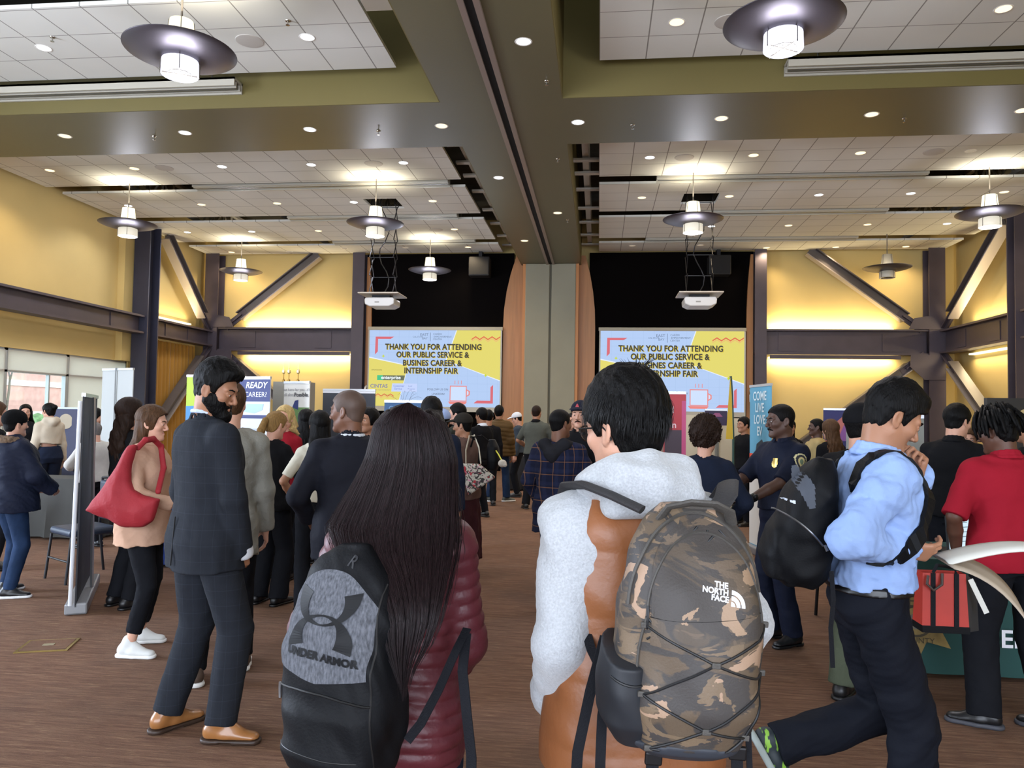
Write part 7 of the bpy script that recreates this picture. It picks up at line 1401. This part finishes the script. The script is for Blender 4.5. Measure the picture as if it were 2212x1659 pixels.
# his black backpack (local: +x is world +X)
KB = root('backpack', 'plain black backpack with grey zips on the man in the light blue shirt', 'backpack', (.76, 3.03, .985), 0); KB.rotation_euler = (0, .10, 0)
v = Vol((-.22, -.2, -.04), (.2, .2, .56), .006); v.add(stack([(0, -.01, 0, .065, .11), (.05, -.01, 0, .10, .142), (.22, -.005, 0, .108, .15), (.36, .01, 0, .085, .135), (.44, .03, 0, .055, .10), (.48, .04, 0, .03, .05)], 2.8), 0)
v.add(stack([(.02, -.085, 0, .045, .10), (.10, -.095, 0, .06, .12), (.20, -.085, 0, .05, .115), (.25, -.07, 0, .03, .10)], 2.7), .012); v.warp(wrk(22, .006, 12)); kb = np_obj('bag_body', v.mesh(), M_nyl, KB)
surf_tube(kb, KB, 'grey_zipper', [(-.13+.16*k/16, .27-.10*(k/16)**1.6) for k in range(17)], (0, 0, 0), .004, M_zip, .002, .4); sm(MB().tube([(.035, -.15, .175), (.045, -.155, .155)], .006, 6).build('zip_pull', M_zip, KB, local=1))
V_, F_ = grid_shape(lambda u, v_: abs(u) < .9-.5*abs(v_), .06, .15, 16); on_obj(kb, KB, 'grey_mesh_panel', V_, F_, (-.04, 0, .37), (1, 0, .3), (-.3, 0, 1), mat('grey_mesh', '3d424c', .7), .003, .4)
V_, F_ = grid_shape(lambda u, v_: abs(v_) < .3+.3*u, .03, .02, 10); on_obj(kb, KB, 'small_logo', V_, F_, (-.085, 0, .31), (1, 0, 0), (0, 0, 1), mat('sticker_white', 'c6ccd8', .5), .003, .4)
iv = (Matrix.Translation(KB.location) @ KB.rotation_euler.to_matrix().to_4x4()).inverted(); wp = lambda *ps: [tuple(iv @ Vector(p)) for p in ps]
for k_, sg in ((1, 1), (-1, -1)):
    P_, Nn = snap(so, [(sg*.13, -.15, 1.36), (sg*.13, -.08, 1.47), (sg*.135, .02, 1.46), (sg*.14, .10, 1.40), (sg*.15, .17, 1.30), (sg*.17, .14, 1.20), (sg*.19, .04, 1.13), (sg*.18, -.06, 1.10)], .006)
    MW = Matrix.Translation(P_blu.location) @ P_blu.rotation_euler.to_matrix().to_4x4() @ Matrix.Diagonal((*P_blu.scale, 1)); R3 = (iv.to_3x3() @ P_blu.rotation_euler.to_matrix())
    ribbon([tuple(iv @ (MW @ p)) for p in P_], .052, .014, [tuple(R3 @ Vector(n)) for n in Nn]).build('shoulder_strap', M_nyl, KB, local=1, smooth=False)
ribbon(wp((.84, 2.90, 1.06), (.845, 2.89, .96), (.835, 2.89, .86), (.842, 2.89, .72)), .016, .003, (0, -1, 0)).build('strap_webbing', M_web, KB, local=1)
# papers, folder
hw = Iu['HM']['r'][:3, 3]; ph = Vector(world(P_blu, tuple(hw)))
r = root('paper_sheaf', 'curled white sheaf of papers in the hand of the man in the light blue shirt', 'papers', (1.30, 2.86, 1.14)); mb = MB(); n = 14; vs = []
for i in range(n+1):
    t = i/n; x_ = 1.215+.46*t; zt = 1.118+.062*math.sin(min(1, t*1.25)*PI*.62)-.01*t
    for dy, dz in ((-.065, -.012), (-.03, 0), (.03, .004), (.065, .0)): vs.append((x_, 2.90+dy, zt+dz*(1-.3*t)))
fs = [(i*4+k, i*4+k+1, i*4+k+5, i*4+k+4) for i in range(n) for k in range(3)]; m1 = mb.add(vs, fs).build('sheets', mat('paper_white', 'cfcec6', .7), r, True); so_ = m1.modifiers.new('thickness', 'SOLIDIFY'); so_.thickness = .006
r = root('folder', 'beige card folder drooping from the hand of the man in the light blue shirt', 'folder', (1.36, 2.84, 1.05)); mb = MB(); vs = []
for i in range(n+1):
    t = i/n; a = t*1.25; x_ = 1.215+.31*math.sin(a); zt = 1.108-.36*(1-math.cos(a)); wd = .13-.03*t
    for k in range(4): vs.append((x_+(k-1.5)*.012, 2.885-wd+2*wd*k/3, zt-(.05-.033*k)*1.2*math.sin(a)))
m1 = mb.add(vs, fs).build('card', mat('manila_card', 'a89a88', .75, vary=(3, .05)), r, True); so_ = m1.modifiers.new('thickness', 'SOLIDIFY'); so_.thickness = .004
MB().box(1.50, 1.535, 2.76, 2.80, 1.035, 1.04).build('yellow_tab', mat('sticky_yellow', 'c2c94a', .6), r)
# --- red and black gift bag held by the man in red
A_ = Vector(world(P_red, tuple(I7['HM']['l'][:3, 3]))); r = root('gift_bag', 'small red bag with black straps hanging from the hand of the man in red', 'bag', (1.72, 4.12, .60)); x0, x1, y0, y1, z0, z1 = 1.61, 1.83, 4.06, 4.18, .59, .85
b = MB(); b.add([(x0, y0, z0), (x1, y0, z0), (x1, y1, z0), (x0, y1, z0), (x0+.012, y0+.02, z1), (x1-.005, y0+.02, z1), (x1-.005, y1-.02, z1), (x0+.012, y1-.02, z1)], [(0, 3, 2, 1), (0, 1, 5, 4), (1, 2, 6, 5), (2, 3, 7, 6), (3, 0, 4, 7)]).build('bag_body', mat('red_bag', 'a82c20', .6, vary=(6, .1)), r)
MB().box(x0, x1+.004, y0-.003, y1+.003, z0-.03, z0+.004).build('black_base', M_nyl, r); MB().add([(x1+.001, y0, z0-.02), (x1+.10, y1, z0-.04), (x1+.09, y1, z1-.06), (x1-.004, y0+.02, z1)], [(0, 1, 2, 3)]).build('side_gusset', mat('grey_gusset', '2c2d30', .7), r)
for xx in (x0+.06, x1-.05): MB().bar((xx-.01, y0-.004, z0), (xx, y0+.016, z1), .022, .004, (0, 1, 0)).build('strap', M_web, r)
hx_ = (A_.x+.0, A_.y, A_.z-.10)
for xx, yy in ((x0+.06, y0+.02), (x1-.05, y0+.02)): pass
sm(MB().tube([(x0+.06, y0+.02, z1), (x0+.08, y0+.02, z1+.04), (A_.x-.02, A_.y-.02, A_.z-.095), (x1-.06, y0+.02, z1+.04), (x1-.05, y0+.02, z1)], .008, 8).build('handle', M_web, r)); sm(MB().tube([(x0+.03, y0, z1-.01), (x0+.02, y0-.01, z1-.05), (x0+.05, y0-.012, z1-.08), (x0+.09, y0-.01, z1-.05), (x0+.10, y0+.01, z1+.0)], .007, 8).build('handle', mat('brown_handle', '3b2f2a', .6), r))
ribbon([(x1+.005, y0-.005, z1-.02), (x1+.04, y0-.01, z1-.10), (x1+.075, y0-.015, z1-.18)], .025, .003, (0, -1, 0)).build('white_leaflet', mat('paper_white', 'cfcec6', .7), r)
# --- big red tote on the shoulder of the woman in beige
M_rt = mat('red_canvas', '8c1420', .75, bump=(60, .3), vary=(4, .08)); r = root('tote_bag', 'large bright red slouchy tote bag hanging from the shoulder of the woman in beige', 'bag', (-2.98, 4.60, .86))
v = Vol((-3.34, 4.44, .78), (-2.62, 4.78, 1.50), .006); v.add(polyprism([(-3.225, .955), (-3.13, 1.08), (-3.02, 1.23), (-2.95, 1.37), (-2.90, 1.38), (-2.925, 1.25), (-2.925, 1.15), (-2.90, 1.10), (-2.85, 1.065), (-2.73, 1.045), (-2.765, .90), (-2.83, .855), (-2.98, .865)], 4.565, .022, .02, .050), 0)
v.warp(wrk(15, .010, 5, 1, 1, .7)); v.warp(wrk(34, .004, 8, 1.5, 1, .8)); np_obj('bag_body', v.mesh(14), M_rt, r)
for o in r.children:
    o.matrix_parent_inverse = Matrix.Translation(-Vector(r.location))
v = Vol((-3.2, 4.5, 1.0), (-2.72, 4.95, 1.45), .005); pts = [(-2.91, 4.60, 1.36), (-2.90, 4.66, 1.405), (-2.895, 4.74, 1.41), (-2.875, 4.80, 1.36), (-2.84, 4.78, 1.22), (-2.80, 4.66, 1.08)]
for a, b_ in zip(pts, pts[1:]): v.add(cap(a, b_, .020, .020, ((0, 1, 0), .6)), .01)
o = np_obj('shoulder_strap', v.mesh(), M_rt, r); o.matrix_parent_inverse = Matrix.Translation(-Vector(r.location))
# --- printed canvas tote of the woman in brown
M_pt = mat('printed_canvas', 'b9b3a4', .85); N, L, B = nodes(M_pt); tc = N.new('ShaderNodeTexCoord'); cur = None
for sc, lo, hi, c, off in ((22, .50, .53, '34312e', 0), (14, .60, .62, 'a82c35', 7), (24, .60, .63, 'c78aa0', 15)):
    mp = N.new('ShaderNodeMapping'); mp.inputs['Location'].default_value = (off, off, 0); t = N.new('ShaderNodeTexNoise'); t.inputs['Scale'].default_value = sc; t.inputs['Detail'].default_value = 3; t.inputs['Distortion'].default_value = 1.5; rr = N.new('ShaderNodeMapRange'); rr.inputs['From Min'].default_value = lo; rr.inputs['From Max'].default_value = hi
    mx = N.new('ShaderNodeMix'); mx.data_type = 'RGBA'; mx.inputs[7].default_value = S(c); L.new(tc.outputs['Object'], mp.inputs[0]); L.new(mp.outputs[0], t.inputs[0]); L.new(t.outputs[0], rr.inputs[0]); L.new(rr.outputs[0], mx.inputs[0])
    if cur is None: mx.inputs[6].default_value = S('b9b3a4')
    else: L.new(cur, mx.inputs[6])
    cur = mx.outputs[2]
L.new(cur, B.inputs['Base Color'])
r = root('tote_bag', 'cream canvas tote with a busy black and red print hanging beside the woman in brown', 'bag', (-1.16, 7.55, .85)); P4 = [(-1.36, 7.52, 1.12), (-1.16, 7.5, 1.12), (-1.00, 7.5, .99), (-1.27, 7.52, .80)]
bevel(MB().poly(P4, (0, .07, 0)).build('bag_body', M_pt, r), .02, 3); sm(MB().tube([(-1.30, 7.54, 1.12), (-1.31, 7.58, 1.25), (-1.29, 7.66, 1.39), (-1.24, 7.66, 1.395), (-1.18, 7.58, 1.28), (-1.15, 7.54, 1.12)], .02, 8, True, (1, .3)).build('strap', mat('cream_strap', 'b9b09c', .8), r))
so = [o for o in P_tw.children if o.name.startswith('sweatshirt')][0]; el = I4['A']['l'][1]*.5+I4['A']['l'][0]*.5
r = root('plush_keychain', 'small white plush ball on a yellow clip behind the woman in brown', 'keychain', (-.93, 7.45, 1.14)); sm(MB().tube([(-1.02, 7.66, 1.25), (-.975, 7.56, 1.21), (-.935, 7.47, 1.165)], .007, 6).build('clip', mat('yellow_clip', 'b8b12a', .5), r))
v = Vol((-.99, 7.39, 1.06), (-.85, 7.51, 1.2), .006); v.add(ell((-.925, 7.45, 1.135), (.042, .036, .038)), 0); v.add(ell((-.895, 7.43, 1.12), (.02, .02, .02)), .01); o = np_obj('plush', v.mesh(), mat('plush_white', 'b8aea0', .95, bump=(100, .6)), r); o.matrix_parent_inverse = Matrix.Translation(-Vector(r.location))
KB2 = root('backpack', 'small black backpack on the back of the woman in brown, behind the printed tote', 'backpack', (-1.06, 7.74, 1.08)); v = Vol((-1.22, 7.58, 1.0), (-.9, 7.92, 1.42), .008); v.add(stack([(1.05, -1.06, 7.74, .05, .09), (1.15, -1.05, 7.74, .07, .11), (1.28, -1.06, 7.74, .06, .10), (1.36, -1.07, 7.74, .03, .05)], 2.6), 0); o = np_obj('bag_body', v.mesh(), M_nyl, KB2); o.matrix_parent_inverse = Matrix.Translation(-Vector(KB2.location))
sm(MB().tube([(-1.09, 7.66, 1.34), (-1.16, 7.62, 1.40), (-1.24, 7.62, 1.38), (-1.27, 7.63, 1.28)], .014, 8, True, (1, .4)).build('shoulder_strap', M_nyl, KB2))
